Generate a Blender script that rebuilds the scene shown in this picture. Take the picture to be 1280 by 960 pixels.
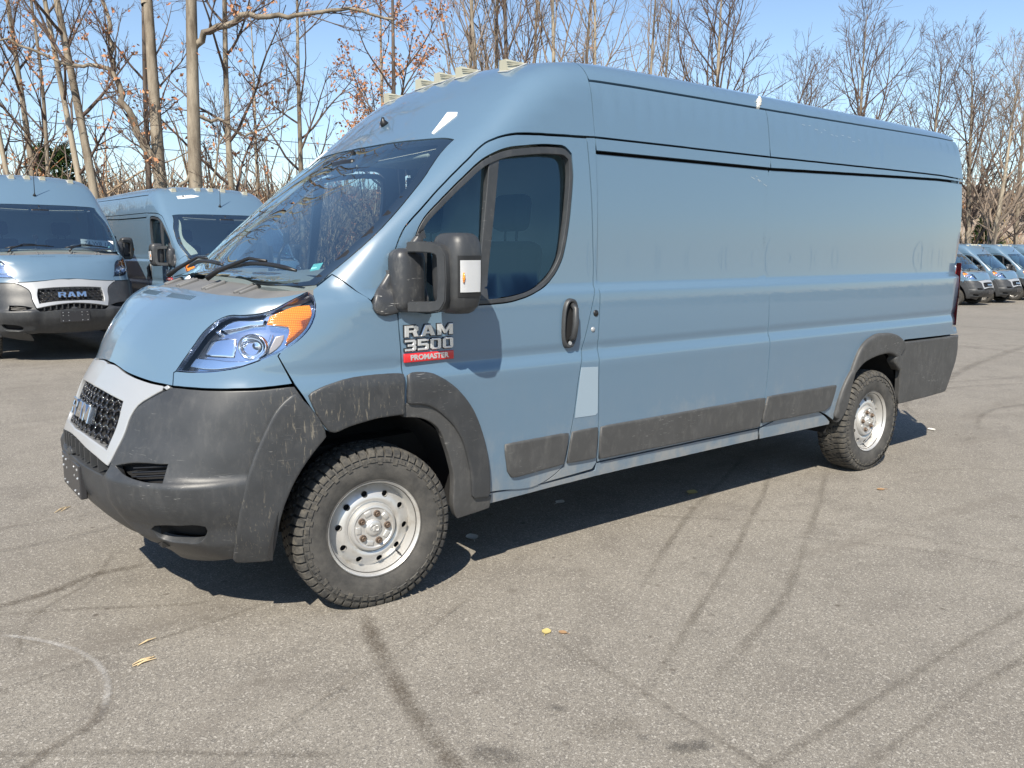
import numpy as np
import bpy, bmesh, math, random

from mathutils import Vector, Matrix
from mathutils.geometry import delaunay_2d_cdt
R=math.radians
random.seed(7); np.random.seed(7)
for o in list(bpy.data.objects): bpy.data.objects.remove(o)
scene=bpy.context.scene; COL=scene.collection
# ---------------------------------------------------------------- camera
CAM=np.array([-.8025,-4.1738,1.6048]); YAW,PIT,ROL,FPX=.911157,.159224,.002037,1051.207
fw=np.array([math.cos(YAW)*math.cos(PIT),math.sin(YAW)*math.cos(PIT),-math.sin(PIT)])
rt=np.array([math.sin(YAW),-math.cos(YAW),0.]); up=np.cross(rt,fw)
rt,up=math.cos(ROL)*rt+math.sin(ROL)*up,-math.sin(ROL)*rt+math.cos(ROL)*up
cd=bpy.data.cameras.new('camera'); co=bpy.data.objects.new('camera',cd); COL.objects.link(co)
co.matrix_world=Matrix(((rt[0],up[0],-fw[0],CAM[0]),(rt[1],up[1],-fw[1],CAM[1]),(rt[2],up[2],-fw[2],CAM[2]),(0,0,0,1)))
cd.sensor_width=36; cd.lens=36*FPX/1280; cd.clip_start=.05; cd.clip_end=3000
scene.camera=co
# ---------------------------------------------------------------- light
SUNV=Vector((-.74,-.62,1.0)).normalized()          # towards the sun
elev=math.asin(SUNV.z)
w=bpy.data.worlds.new('World'); scene.world=w; w.use_nodes=True
nt=w.node_tree; bg=nt.nodes['Background']; sky=nt.nodes.new('ShaderNodeTexSky')
sky.sky_type='NISHITA'; sky.sun_disc=False; sky.sun_elevation=elev
sky.sun_rotation=math.atan2(SUNV.x,SUNV.y); sky.altitude=100; sky.air_density=1.0; sky.dust_density=.15; sky.ozone_density=2.0
nt.links.new(sky.outputs[0],bg.inputs[0]); bg.inputs[1].default_value=.105
sd=bpy.data.lights.new('sun','SUN'); sd.energy=4.9; sd.angle=R(.53); sd.color=(1,.925,.80)
so=bpy.data.objects.new('sun',sd); COL.objects.link(so); so.rotation_euler=(-SUNV).to_track_quat('-Z','Y').to_euler(); so.location=(0,0,30)
scene.view_settings.view_transform='Standard'; scene.view_settings.look='None'; scene.view_settings.gamma=1
scene.view_settings.exposure=.70
scene.render.resolution_x=1024; scene.render.resolution_y=768
scene.cycles.max_bounces=8; scene.cycles.transparent_max_bounces=24
# ---------------------------------------------------------------- material helpers
def nodes(m): return m.node_tree.nodes, m.node_tree.links
def mat(name,col,rough=.5,metal=0,coat=0,spec=.5,coat_rough=.03):
    m=bpy.data.materials.new(name); m.use_nodes=True; b=m.node_tree.nodes['Principled BSDF']
    b.inputs['Base Color'].default_value=(*col,1); b.inputs['Roughness'].default_value=rough; b.inputs['Metallic'].default_value=metal
    b.inputs['Coat Weight'].default_value=coat; b.inputs['Coat Roughness'].default_value=coat_rough; b.inputs['Specular IOR Level'].default_value=spec
    return m
def N(m,t,**k):
    n=m.node_tree.nodes.new(t)
    for a,v in k.items(): setattr(n,a,v)
    return n
def L_(m,a,b): m.node_tree.links.new(a,b)
def noise(m,scale,detail=4,rough=.6,vec=None,dist=0):
    n=N(m,'ShaderNodeTexNoise'); n.inputs['Scale'].default_value=scale; n.inputs['Detail'].default_value=detail
    n.inputs['Roughness'].default_value=rough; n.inputs['Distortion'].default_value=dist
    if vec: L_(m,vec,n.inputs['Vector'])
    return n.outputs['Fac']
def ramp(m,fac,stops):
    r=N(m,'ShaderNodeValToRGB'); e=r.color_ramp.elements
    while len(e)<len(stops): e.new(.5)
    for i,(p_,c) in enumerate(stops): e[i].position=p_; e[i].color=(*c,1) if hasattr(c,'__len__') else (c,c,c,1)
    L_(m,fac,r.inputs[0]); return r.outputs[0]
def mix(m,fac,a,b,mode='MIX'):
    n=N(m,'ShaderNodeMix',data_type='RGBA',blend_type=mode)
    for s,v in ((0,fac),(6,a),(7,b)):
        if hasattr(v,'links') or hasattr(v,'is_linked'): L_(m,v,n.inputs[s])
        else: n.inputs[s].default_value=v if s==0 else (*v,1)
    return n.outputs[2]
def math_(m,op,a,b=0.):
    n=N(m,'ShaderNodeMath',operation=op)
    for i,v in enumerate((a,b)):
        if hasattr(v,'is_linked'): L_(m,v,n.inputs[i])
        else: n.inputs[i].default_value=v
    return n.outputs[0]
def objcoord(m): return N(m,'ShaderNodeTexCoord').outputs['Object']
def mapping(m,vec,sc=(1,1,1),rot=(0,0,0)):
    n=N(m,'ShaderNodeMapping'); n.inputs['Scale'].default_value=sc; n.inputs['Rotation'].default_value=rot; L_(m,vec,n.inputs['Vector']); return n.outputs[0]
def bsdf(m): return m.node_tree.nodes['Principled BSDF']
def bump(m,h,strength=.3,dist=.01):
    n=N(m,'ShaderNodeBump'); n.inputs['Strength'].default_value=strength; n.inputs['Distance'].default_value=dist
    L_(m,h,n.inputs['Height']); L_(m,n.outputs[0],bsdf(m).inputs['Normal'])
def sepz(m,vec): 
    n=N(m,'ShaderNodeSeparateXYZ'); L_(m,vec,n.inputs[0]); return n.outputs
M={}
def paint(name,col,dirt):
    m=mat(name,col,.30,0,1.,.5,.012); v=objcoord(m); z=sepz(m,v)[2]
    # road film: dusty streaks that thin out upwards, with their own blotchy outline
    st=noise(m,5,6,.65,mapping(m,v,(1.3,1.3,.8))); fine=noise(m,38,4,.7,mapping(m,v,(1,1,.5)))
    h=math_(m,'ADD',z,math_(m,'MULTIPLY',math_(m,'SUBTRACT',st,.5),.9))
    f=ramp(m,h,[(.0,.75*dirt),(.36,.55*dirt),(.52,.22*dirt),(.70,.05*dirt),(1,.015*dirt)])
    f=math_(m,'MULTIPLY',f,math_(m,'ADD',.55,fine))
    c=mix(m,f,col,(.30,.28,.25))
    # thin pale scuffs and chips
    sc=ramp(m,noise(m,9,3,.5,mapping(m,v,(1.2,1,9),(0,.25,0)),1.2),[(.755,0),(.77,.6)])
    sc=math_(m,'MULTIPLY',sc,ramp(m,noise(m,1.7,2,.5,v),[(.55,0),(.62,.35)]))
    c=mix(m,sc,c,(.55,.6,.64)); L_(m,c,bsdf(m).inputs['Base Color'])
    r=math_(m,'ADD',.31,math_(m,'MULTIPLY',f,.5)); L_(m,r,bsdf(m).inputs['Roughness'])
    L_(m,math_(m,'SUBTRACT',1.,math_(m,'MULTIPLY',f,1.3)),bsdf(m).inputs['Coat Weight'])
    bump(m,noise(m,1.6,1,.4,mapping(m,v,(.8,1,1.3))),.05,.012)
    return m
M['paint']=paint('paint_blue_grey',(.097,.165,.236),1.0)
def plastic(name,col,rough,scr):
    m=mat(name,col,rough,0,0,.5); v=objcoord(m)
    a=noise(m,7,6,.65,v); b=noise(m,26,4,.7,mapping(m,v,(1,1,.45)))
    s=ramp(m,noise(m,14,3,.55,mapping(m,v,(1,1,10),(.5,.6,0)),1.5),[(.66,0),(.70,1)])
    s=math_(m,'MULTIPLY',s,ramp(m,noise(m,2.3,3,.6,v),[(.5,0),(.62,1)]))
    c=mix(m,ramp(m,a,[(.35,0),(.75,.45)]),col,tuple(min(1,x*1.6+.006) for x in col))
    c=mix(m,math_(m,'MULTIPLY',ramp(m,b,[(.5,0),(.75,.6)]),scr*.6),c,(.165,.16,.15))
    c=mix(m,math_(m,'MULTIPLY',s,scr*.75),c,(.42,.41,.39)); L_(m,c,bsdf(m).inputs['Base Color'])
    for ctr,rad,den in(((.66,-.97,.88),.34,.9),((.40,-.90,.48),.22,.6),((.95,-1.0,.93),.20,.6)):
        dn=N(m,'ShaderNodeVectorMath',operation='DISTANCE'); L_(m,v,dn.inputs[0]); dn.inputs[1].default_value=ctr
        g=ramp(m,dn.outputs['Value'],[(rad*.35,den),(rad,0)])
        st=ramp(m,noise(m,34,4,.75,mapping(m,v,(2.4,2.4,.42),(0,.4,0)),.6),[(.585,0),(.63,1)])
        c=mix(m,math_(m,'MULTIPLY',math_(m,'MULTIPLY',g,st),.42*min(1,scr*1.8)),c,(.40,.35,.26))
    L_(m,c,bsdf(m).inputs['Base Color'])
    L_(m,math_(m,'ADD',rough-.08,math_(m,'MULTIPLY',a,.2)),bsdf(m).inputs['Roughness'])
    bump(m,noise(m,900,2,.5,v),.12,.002)
    return m
M['plastic']=plastic('grey_plastic',(.032,.034,.037),.42,.4)
M['cowl']=plastic('faded_cowl_plastic',(.12,.12,.12),.6,.3)
M['plastic_dirty']=plastic('dusty_plastic',(.050,.050,.050),.55,.75)
M['black']=mat('black_trim',(.012,.012,.013),.4)
M['dark']=mat('dark_cavity',(.008,.008,.009),.9)
M['under']=mat('underbody',(.015,.014,.013),.9)
M['silver']=mat('silver_paint',(.37,.38,.39),.34,.25,.3)
M['chrome']=mat('chrome',(.8,.81,.82),.09,1)
M['chromebright']=mat('chrome_letter',(.74,.76,.78),.22,.7)
M['red']=mat('red_badge',(.55,.02,.025),.3,0,.5)
M['white']=mat('white_plastic',(.8,.8,.78),.45)
M['paper']=mat('white_paper',(.8,.8,.78),.8)
M['ink']=mat('ink',(.03,.03,.03),.7)
M['cream']=mat('cream_trim',(.52,.52,.45),.7)
M['cabin']=mat('cabin_grey',(.045,.047,.05),.75)
M['bulkhead']=mat('bulkhead',(.30,.36,.38),.6)
M['seat']=mat('seat_cloth',(.018,.019,.022),.9)
M['amber']=mat('amber_lens',(.95,.27,.01),.12,0,1)
b=bsdf(M['amber'])
def lensmat(name,a,b_,sc):
    m=mat(name,a,.12,0,1); v=objcoord(m); wv=N(m,'ShaderNodeTexWave'); wv.inputs['Scale'].default_value=sc; wv.bands_direction='Z'; L_(m,v,wv.inputs[0])
    w2=N(m,'ShaderNodeTexWave'); w2.inputs['Scale'].default_value=sc; w2.bands_direction='X'; L_(m,v,w2.inputs[0])
    L_(m,mix(m,math_(m,'MULTIPLY',wv.outputs['Fac'],w2.outputs['Fac']),a,b_),bsdf(m).inputs['Base Color']); bump(m,wv.outputs['Fac'],.5,.004); return m
M['amber']=lensmat('amber_lens',(.80,.20,.005),(1,.42,.04),45)
M['signal']=lensmat('clear_signal_lens',(.50,.51,.52),(.72,.72,.72),90)
M['clearance']=mat('yellowed_clear_lens',(.46,.44,.34),.3,0,.6)
M['lampmetal']=mat('lamp_reflector',(.86,.89,.93),.14,1)
M['lampdark']=mat('lamp_bezel_dark',(.52,.58,.68),.16,.95,.6)
M['lamptan']=mat('lamp_side_reflector',(.36,.33,.30),.3,.3)
M['wheelpaint']=None
def glass(name,tint,ior=1.5,rough=0.,base=0.,refl=(1,1,1)):
    m=bpy.data.materials.new(name); m.use_nodes=True; t=m.node_tree; t.nodes.remove(t.nodes['Principled BSDF'])
    out=t.nodes['Material Output']; tr=N(m,'ShaderNodeBsdfTransparent'); tr.inputs[0].default_value=(*tint,1)
    gl=N(m,'ShaderNodeBsdfGlossy'); gl.inputs['Roughness'].default_value=rough; gl.inputs['Color'].default_value=(*refl,1)
    fr=N(m,'ShaderNodeFresnel'); fr.inputs['IOR'].default_value=ior; mx=N(m,'ShaderNodeMixShader')
    fac=fr.outputs[0]
    if base: fac=math_(m,'ADD',fac,base)
    L_(m,fac,mx.inputs[0]); L_(m,tr.outputs[0],mx.inputs[1]); L_(m,gl.outputs[0],mx.inputs[2]); L_(m,mx.outputs[0],out.inputs[0]); return m
M['glass']=glass('side_glass',(.70,.80,.82),1.55,0,.04,(.50,.78,1))
M['screen']=glass('windscreen_glass',(.76,.87,.90),1.52,0,.26,(.88,1,1))
M['lens']=glass('lamp_lens',(.93,.95,1.),1.5)
def rimmat():
    m=mat('steel_wheel_paint',(.58,.57,.54),.38,.55,.2); v=objcoord(m)
    c=mix(m,ramp(m,noise(m,9,6,.7,v),[(.5,0),(.72,.7)]),(.56,.55,.53),(.33,.29,.23))
    L_(m,c,bsdf(m).inputs['Base Color']); return m
M['rim']=rimmat()
M['rust']=mat('rusty_nut',(.17,.125,.095),.55,.6)
def rubber():
    m=mat('tyre_rubber',(.03,.03,.03),.75); v=objcoord(m)
    c=mix(m,ramp(m,noise(m,11,6,.7,v),[(.35,.15),(.75,.8)]),(.022,.022,.022),(.115,.107,.095)); L_(m,c,bsdf(m).inputs['Base Color'])
    bump(m,noise(m,160,3,.6,v),.25,.004); return m
M['rubber']=rubber()
def tread():
    m=mat('tyre_tread_dusty',(.05,.048,.045),.85); v=objcoord(m)
    c=mix(m,ramp(m,noise(m,30,5,.7,v),[(.40,.05),(.75,.8)]),(.028,.028,.028),(.15,.135,.11)); L_(m,c,bsdf(m).inputs['Base Color']); return m
M['tread']=tread()
M['taillight']=mat('red_lens',(.45,.01,.012),.1,0,1)
# ---------------------------------------------------------------- object helpers
def link(name,me,m,parent=None):
    o=bpy.data.objects.new(name,me); COL.objects.link(o)
    if m is not None and not me.materials: me.materials.append(m)
    if parent is not None: o.parent=parent
    return o
def empty(name,loc=(0,0,0),rz=0):
    o=bpy.data.objects.new(name,None); COL.objects.link(o); o.location=loc; o.rotation_euler=(0,0,rz); o.empty_display_size=.3; return o
def tag(o,label=None,cat=None,group=None,kind=None):
    if label: o['label']=label
    if cat: o['category']=cat
    if group: o['group']=group
    if kind: o['kind']=kind
    return o
def mesh(name,V,F,smooth=True,normals=None):
    me=bpy.data.meshes.new(name); me.from_pydata([tuple(map(float,v)) for v in V],[],[tuple(map(int,f)) for f in F]); me.update()
    if smooth: me.polygons.foreach_set('use_smooth',[True]*len(me.polygons))
    if normals is not None: me.normals_split_custom_set_from_vertices([tuple(map(float,n)) for n in normals])
    return me
class MB:
    """collects simple solids into one mesh"""
    def __init__(s): s.V=[];s.F=[]
    def add(s,V,F):
        b=len(s.V); s.V+= [tuple(v) for v in V]; s.F+=[tuple(i+b for i in f) for f in F]
    def box(s,c,d,rot=None,bev=0):
        x,y,z=[k/2 for k in d]
        if bev:
            bm=bmesh.new(); bmesh.ops.create_cube(bm,size=1)
            for v in bm.verts: v.co=Vector((v.co.x*d[0],v.co.y*d[1],v.co.z*d[2]))
            bmesh.ops.bevel(bm,geom=bm.edges[:],offset=min(bev,min(d)*.45),segments=3,affect='EDGES',profile=.5)
            bm.verts.index_update(); V=[v.co.copy() for v in bm.verts]; F=[[v.index for v in f.verts] for f in bm.faces]; bm.free()
        else:
            V=[Vector(p) for p in((-x,-y,-z),(x,-y,-z),(x,y,-z),(-x,y,-z),(-x,-y,z),(x,-y,z),(x,y,z),(-x,y,z))]
            F=[(3,2,1,0),(4,5,6,7),(0,1,5,4),(1,2,6,5),(2,3,7,6),(3,0,4,7)]
        if rot is not None: V=[rot@v for v in V]
        s.add([Vector(c)+v for v in V],F)
    def tube(s,pts,rad,n=8,cap=True):
        pts=[Vector(p) for p in pts]; rr=rad if hasattr(rad,'__len__') else [rad]*len(pts)
        base=len(s.V); prev=None
        for i,p in enumerate(pts):
            t=(pts[min(i+1,len(pts)-1)]-pts[max(i-1,0)]).normalized()
            if prev is None:
                a=Vector((0,0,1)) if abs(t.z)<.9 else Vector((1,0,0)); u=t.cross(a).normalized()
            else: u=(prev-t*prev.dot(t)).normalized()
            prev=u; v=t.cross(u)
            for k in range(n):
                an=2*math.pi*k/n; s.V.append(tuple(p+(u*math.cos(an)+v*math.sin(an))*rr[i]))
        for i in range(len(pts)-1):
            for k in range(n):
                a=base+i*n+k;b=base+i*n+(k+1)%n; s.F.append((a,b,b+n,a+n))
        if cap: s.F.append(tuple(base+k for k in range(n))[::-1]); s.F.append(tuple(base+(len(pts)-1)*n+k for k in range(n)))
    def build(s,name,m,parent=None,smooth=False):
        return link(name,mesh(name,s.V,s.F,smooth),m,parent)
def autosmooth(o,ang=35):
    me=o.data; bm=bmesh.new(); bm.from_mesh(me)
    for f in bm.faces: f.smooth=True
    for e in bm.edges: e.smooth = len(e.link_faces)==2 and e.calc_face_angle(0)<R(ang)
    bm.to_mesh(me); bm.free(); return o
def text(name,s,size,M4,m,parent,ext=.004,bold=.0,sx=1.,bev=0.):
    c=bpy.data.curves.new('t','FONT'); c.body=s; c.size=size; c.extrude=ext; c.offset=bold; c.align_x='CENTER'; c.align_y='CENTER'; c.bevel_depth=bev; c.resolution_u=3
    t=bpy.data.objects.new('t',c); COL.objects.link(t); bpy.context.view_layer.update()
    me=bpy.data.meshes.new_from_object(t.evaluated_get(bpy.context.evaluated_depsgraph_get())); bpy.data.objects.remove(t); bpy.data.curves.remove(c)
    me.name=name; me.transform(M4@Matrix.Diagonal((sx,1,1,1))); me.materials.clear()
    return link(name,me,m,parent)
def frame(o,x,y):
    x=Vector(x).normalized(); y=Vector(y).normalized(); z=x.cross(y)
    return Matrix(((x.x,y.x,z.x,o[0]),(x.y,y.y,z.y,o[1]),(x.z,y.z,z.z,o[2]),(0,0,0,1)))

def pchip(xs,ys):
    xs=np.array(xs,float);ys=np.array(ys,float);h=np.diff(xs);d=np.diff(ys)/h
    m=np.zeros_like(ys)
    for i in range(1,len(xs)-1):
        if d[i-1]*d[i]>0:
            w1=2*h[i]+h[i-1];w2=h[i]+2*h[i-1]; m[i]=(w1+w2)/(w1/d[i-1]+w2/d[i])
    m[0]=d[0];m[-1]=d[-1]
    def f(x):
        x=np.asarray(x,float); i=np.clip(np.searchsorted(xs,x)-1,0,len(xs)-2)
        t=(x-xs[i])/h[i]; lo=t<0; hi=t>1; tc=np.clip(t,0,1)
        v=(2*tc**3-3*tc**2+1)*ys[i]+(tc**3-2*tc**2+tc)*h[i]*m[i]+(-2*tc**3+3*tc**2)*ys[i+1]+(tc**3-tc**2)*h[i]*m[i+1]
        return v+np.where(lo,t*h[i]*m[i],0)+np.where(hi,(t-1)*h[i]*m[i+1],0)
    return f
def smax(a,b,r):
    h=np.maximum(r-np.abs(a-b),0)/r
    return np.maximum(a,b)+h*h*r*.25
# nose centre profile x(z)
NOSE=pchip([.20,.28,.34,.42,.50,.58,.65,.76,.86,.96,1.02,1.08,1.14,1.24],
           [.20,.12,.05,-.03,-.085,-.115,-.122,-.092,-.05,-.012,.018,.05,.072,.11])
# plan curvature: x offset as function of |y|
PLAN=pchip([0,.2,.4,.55,.7,.82,.92,1.0,1.1],[0,.012,.052,.105,.185,.285,.42,.60,.95])
# top centre profile z(x): hood, screen, cap, roof
TOP=pchip([-.02,.07,.13,.20,.30,.43,.55,.64,.72,.85,1.0,1.3,1.53,1.72,1.88,2.05,2.25,2.6,3.5,5.0,6.3],
          [1.00,1.11,1.21,1.285,1.365,1.43,1.47,1.50,1.565,1.685,1.815,2.065,2.25,2.405,2.515,2.58,2.607,2.616,2.612,2.595,2.575])
CROWN=pchip([0,.3,.6,.8,1.0],[0,.006,.025,.05,.09])    # sag over |y|
SIDE=pchip([.22,.30,.40,.55,.75,.95,1.020,1.030,1.042,1.082,1.094,1.102,1.136,1.144,1.30,1.380,1.390,1.424,1.434,1.8,2.1,2.3,2.42,2.6],
           [.93,.955,.978,.995,1.005,1.015,1.0180,1.0178,1.0160,1.0005,.9980,.9982,1.0028,1.0032,1.000,.996,.9935,.9715,.9685,.962,.95,.932,.915,.87])
PLANSIDE=pchip([-.2,.2,.5,.8,1.05,1.5,2.2,5.0,5.8,6.2,6.4],[-.20,-.12,-.06,-.025,-.012,-.004,0,0,-.002,-.012,-.02])
REAR=pchip([.3,.5,.9,1.0,1.4,1.95,2.3,2.45,2.6],[6.30,6.33,6.36,6.30,6.33,6.42,6.37,6.31,6.15])
RTOP=pchip([-.1,.3,.7,1.0,1.6,2.0,2.4,6.4],[.20,.20,.18,.10,.10,.14,.14,.14])
def G(P,parts=False):
    x,y,z=P[...,0],np.abs(P[...,1]),P[...,2]
    # front
    fx=NOSE(np.clip(z,.2,1.3))+PLAN(y)
    e=1e-3
    dz=(NOSE(np.clip(z+e,.2,1.3))-NOSE(np.clip(z-e,.2,1.3)))/(2*e); dy=(PLAN(y+e)-PLAN(y-e))/(2*e)
    a=(fx-x)/np.sqrt(1+dz*dz+dy*dy)
    # screen wraps back with |y| -> top profile evaluated at x - plan shift
    sh=PLAN(y)*.30*np.clip(1-(x-1.6)/1.2,0,1)+0
    xe=x-sh
    t=TOP(xe); dt=(TOP(xe+e)-TOP(xe-e))/(2*e)
    cr=CROWN(y)*np.clip(.35+.65*(x-1.2)/1.0,.35,1)
    b=(z-(t-cr))/np.sqrt(1+dt*dt)
    c=(y-(SIDE(z)+PLANSIDE(x)))
    d=(x-REAR(z)-(-.06*y*y))
    e_=.22-z
    g=smax(b,c,RTOP(x))
    g=smax(g,a,.10)
    g=smax(g,d,.05)
    g=np.maximum(g,e_)
    if parts: return g,a,b,c,d
    return g
def solve(o,d,t0=0.,t1=5.,off=0.,n=160):
    """first crossing of G=off along o+t d"""
    o=np.asarray(o,float);d=np.asarray(d,float)
    ts=np.linspace(t0,t1,n); N=len(o)
    lo=np.full(N,np.nan);hi=np.full(N,np.nan);prev=None
    for i,t in enumerate(ts):
        g=G(o+t*d)-off
        if prev is not None:
            m=np.isnan(lo)&(prev>0)&(g<=0); lo[m]=ts[i-1];hi[m]=t
        prev=g
    ok=~np.isnan(lo); lo=np.where(ok,lo,0);hi=np.where(ok,hi,0)
    for _ in range(30):
        mid=.5*(lo+hi); g=G(o+mid[:,None]*d)-off
        s=g>0; lo=np.where(s,mid,lo);hi=np.where(s,hi,mid)
    return o+(.5*(lo+hi))[:,None]*d,ok
def grad(P,e=2e-3):
    r=[]
    for k in range(3):
        q=np.zeros(3);q[k]=e
        r.append(G(P+q)-G(P-q))
    n=np.stack(r,-1); return n/np.maximum(np.linalg.norm(n,axis=-1,keepdims=True),1e-9)
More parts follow.
